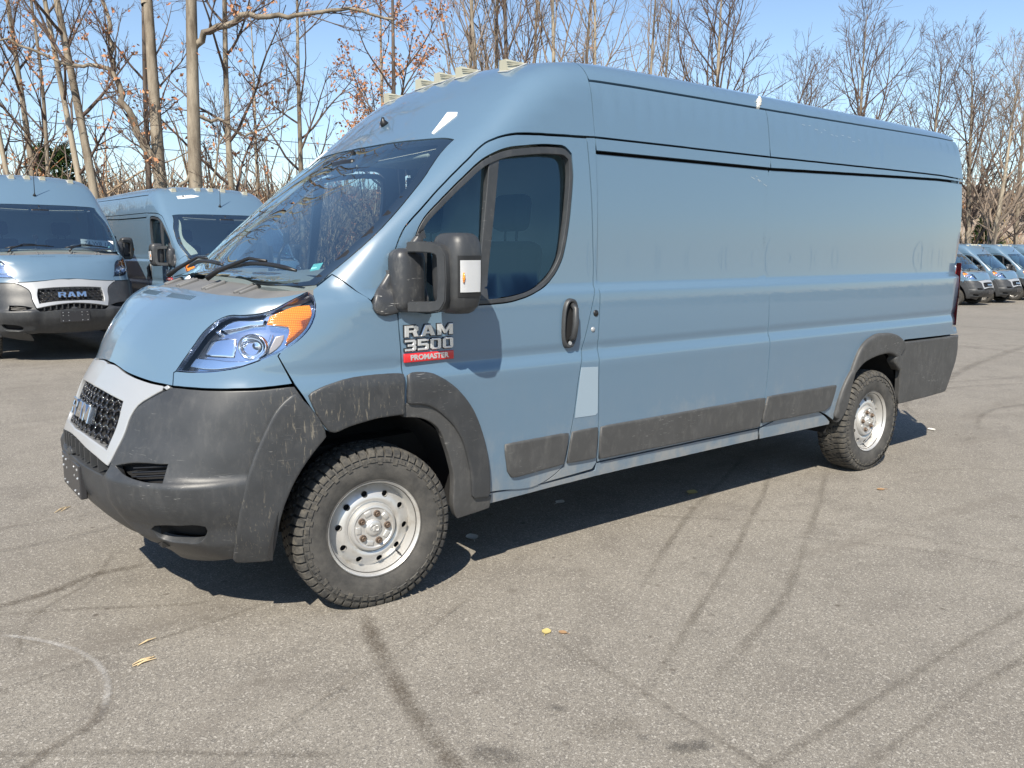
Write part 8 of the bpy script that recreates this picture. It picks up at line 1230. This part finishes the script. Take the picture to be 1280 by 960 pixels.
up_=[tree_meshes(41,18,.15,.24,17,(18,38),.30,(.01,0),.02,thin_top=0,up=.7,crook=.05,twr=.009),tree_meshes(42,17,.14,.26,17,(18,40),.32,(.05,0),0,thin_top=0,up=.7,crook=.06,twr=.009),tree_meshes(43,19,.16,.24,18,(15,36),.34,(-.02,0),.0,thin_top=0,up=.8,crook=.05,twr=.009)]
for i,(x,y,k,rz,sc,mb,lab) in enumerate([(19.83,25.39,0,.0,1,'barkpale','pale straight trunk above the foreground roof, first right of the orange-leaved oaks'),(19.16,23.37,1,2.6,.95,'bark','greyer bare tree leaning left beside the first pale trunk above the roof'),(21.4,25.43,2,1.1,.9,'barkpale','bare tree directly behind the nearest roof lamp'),(21.1,24.4,0,2.2,.98,'barkdark','dark slim tree just right of the nearest roof lamp'),(22.89,25.54,1,.4,1.0,'bark','bare tree above the front end of the roof, right of the dark slim tree'),(23.37,23.9,2,0,.95,'barkpale','broad pale tree with steep forks above the van roof front'),(25.97,25.69,1,0,1.05,'bark','bare tree leaning right behind the broad steep-forked tree'),(25.34,23.64,0,4,.9,'barkpale','pale slender bare tree above the foreground door seam'),(28.52,23.7,2,3,.86,'bark','bare tree with upswept twigs above the middle of the roof'),(29.72,24.04,1,5.1,.9,'barkpale','pale bare tree beside the upswept one above mid roof')]):
    put_tree(up_[k],x,y,RV+rz,lab,gm_,mb,'twigpale' if mb!='barkdark' else 'twig',sc)
va=[tree_meshes(51,14.5,.17,.14,28,(20,56),.52,(0,0),0,up=.55,crook=.05,vase=True,thin_top=0,n2=8,n3=6,twr=.012),tree_meshes(52,13.,.15,.16,28,(22,56),.52,(.03,0),0,up=.5,crook=.06,vase=True,thin_top=0,n2=8,n3=6,twr=.012),tree_meshes(53,13,.2,.12,24,(25,60),.5,(-.06,0),0,up=.5,crook=.07,vase=True,thin_top=0,n2=8,n3=6,twr=.012)]
gr_='bare trees over the rear half of the foreground van'
put_tree(va[0],31.08,21.72,RV,'tall bare tree above mid roof with sparse side twigs reaching out',gr_,'barkpale','twig',1.05)
put_tree(va[1],44.75,26.31,RV+1,'smaller round-crowned bare tree standing apart over the torn roof seam',gr_,'bark','twig',.95)
put_tree(va[0],41.91,20.91,RV+2.2,'big vase-shaped bare tree filling the open sky right of centre',gr_,'bark','twig',1.0)
put_tree(va[1],42.87,17.64,RV+.4,'bushy bare tree over the rear roof edge, right of the vase-shaped tree',gr_,'bark','twig',.9)
put_tree(va[2],46.92,17.02,RV,'spreading bare tree right behind the rear corner of the foreground van',gr_,'bark','twig',.93)
put_tree(va[2],44.2,14.9,RV+2.6,'bare tree at the right with pale branches leaning over the distant vans',gr_,'barkpale','twigpale',.8)
put_tree(va[1],52.07,16.8,RV+3.6,'bare tree at the right frame edge behind the distant vans',gr_,'bark','twigpale',.95)
# far brush: nobody could count it
def brush(name,region,n,hrange,seed,cols,thick=1.,zoff=0.):
    rng=np.random.default_rng(seed); obs=[]
    for ci,(m,frac) in enumerate(cols):
        K=TB2(); 
        for _ in range(int(n*frac)):
            x,y=region(rng); h=rng.uniform(*hrange)*(.5+.5*rng.random()); z0=hgt(x,y)+zoff+rng.random()**2*h*.5; d=np.array([rng.normal(0,.45),rng.normal(0,.45),1.]); L=h*rng.uniform(.25,.7)
            B,_=branch(rng,np.array([x,y,z0]),d,L,3,.1,.22); K.tube(B,np.array([.03,.022,.016,.008])*rng.uniform(.5,1.2)*thick,3)
        me=K.mesh(name,False); me.materials.append(M[m]); obs.append(me)
    # one object, several materials
    bm=bmesh.new()
    for i,me in enumerate(obs):
        s=len(bm.faces); bm.from_mesh(me); bm.faces.ensure_lookup_table()
        for f in bm.faces[s:]: f.material_index=i
    me=bpy.data.meshes.new(name); bm.to_mesh(me); bm.free()
    for m,_ in cols: me.materials.append(M[m])
    for q in obs: bpy.data.meshes.remove(q)
    return tag(link(name,me,None),kind='stuff')
for nm,c in(('brush_tan',(.34,.26,.18)),('brush_grey',(.20,.165,.14)),('brush_rust',(.33,.15,.07)),('brush_olive',(.13,.14,.05)),('brush_gold',(.42,.30,.12)),('needle',(.035,.06,.02))): M[nm]=mat(nm,c,.95,spec=.1)
brush('underbrush',lambda r:(r.uniform(-4,34),r.uniform(22,33)),13000,(4.4,7.2),1,[('brush_tan',.46),('brush_grey',.48),('brush_rust',.06)],1.3)
brush('distant_wood',lambda r:((lambda a,d:(CAM[0]+d*math.cos(a),CAM[1]+d*math.sin(a)))(r.uniform(-.2,2.8),r.uniform(89,101))),24000,(3.,6.5),2,[('brush_tan',.4),('brush_grey',.57),('brush_rust',.03)],3.2,5.2)
brush('thicket',lambda r:(r.uniform(40,72),r.uniform(19.5,26)),5200,(2.5,5.8),3,[('brush_tan',.40),('brush_rust',.2),('brush_olive',.18),('brush_gold',.22)])
for (x,y,s,lab) in((1.2,30,1.0,'dark green evergreen bush at the far left behind the trunks'),(5.2,30.5,1.1,'olive green evergreen between the leaning trunks behind the left vans'),(58,21.,.9,'green evergreen bush behind the distant vans on the right')):
    rng=np.random.default_rng(int(x*7)); K=TB2(); T=TB2(); T.tube(np.array([[0,0,-.1],[0.05,0,2.5],[0,0,4.6*s]]),np.array([.10,.07,.02]),6)
    for k in range(900):
        z=rng.uniform(.3,4.7*s); rr=(1.7*s)*(1-z/(5.2*s))**.7*rng.uniform(.25,1.08); a=rng.uniform(0,6.3); p=np.array([rr*math.cos(a),rr*math.sin(a),z]); d=np.array([math.cos(a),math.sin(a),rng.uniform(-.3,.6)]); 
        for j in range(3): B,_=branch(rng,p,d+rng.normal(0,.5,3),.38,2,.1,.2); K.tube(B,np.array([.03,.022,.006]),3)
    e=empty('evergreen_bush',(x,y,hgt(x,y))); tag(e,lab,'bush'); link('stem',T.mesh('stem'),M['barkdark'],e); link('foliage',K.mesh('foliage',False),M['needle'],e)
# woods on the other side of the lot, seen only in the paint and the glass
brush('far_side_wood',lambda r:((lambda a,d:(d*math.cos(a),d*math.sin(a)))(r.uniform(-2.7,-.25),r.uniform(82,96))),7000,(2.4,4.6),5,[('brush_grey',.6),('barkdark',.4)],3.)
g=MB(); rgh=np.random.default_rng(9); na=700
for j in range(5):
    for i in range(na):
        a=-.22+3.2*i/(na-1); d=84+j*9; b_=8.4+.7*math.sin(i*.05)+.6*math.sin(i*.131+1)+.12*rgh.normal(); h=(0,.75,1.,.9,0)[j]*b_
        g.V.append((CAM[0]+d*math.cos(a),CAM[1]+d*math.sin(a),hgt(CAM[0]+d*math.cos(a),0)+h-.1))
for j in range(4):
    for i in range(na-1): q=j*na+i; g.F.append((q+1,q,q+na,q+na+1))
mh=mat('wooded_hill',(.2,.17,.14),1,spec=0); v_=objcoord(mh); kk=noise(mh,1.1,6,.8,mapping(mh,v_,(1,1,.35))); L_(mh,ramp(mh,kk,[(.3,(.16,.135,.115)),(.5,(.25,.21,.18)),(.7,(.34,.28,.22))]),bsdf(mh).inputs['Base Color'])  # distance haze is put into these lightened hill tones
tag(g.build('wooded_hill',mh),kind='structure')
# ---------------------------------------------------------------- overhead wires
M['wire']=mat('wire',(.03,.03,.035),.6)
def at_px(px,py,D):
    v=fw+rt*((px-640)/FPX)-up*((py-480)/FPX); return Vector(CAM+v*D)
for (a,b_,lab) in(((-30.,41.,7.6),(34.,31.5,6.35),'upper of the two overhead wires crossing behind the left trees'),((-30.,41.,6.6),(34.,31.5,5.75),'lower of the two overhead wires crossing behind the left trees')):
    b=MB(); A=Vector(a);B=Vector(b_); b.tube([A.lerp(B,t)-Vector((0,0,.9*t*(1-t))) for t in np.linspace(0,1,24)],.017,6,False); tag(b.build('power_line',M['wire'],smooth=True),lab,'wire')
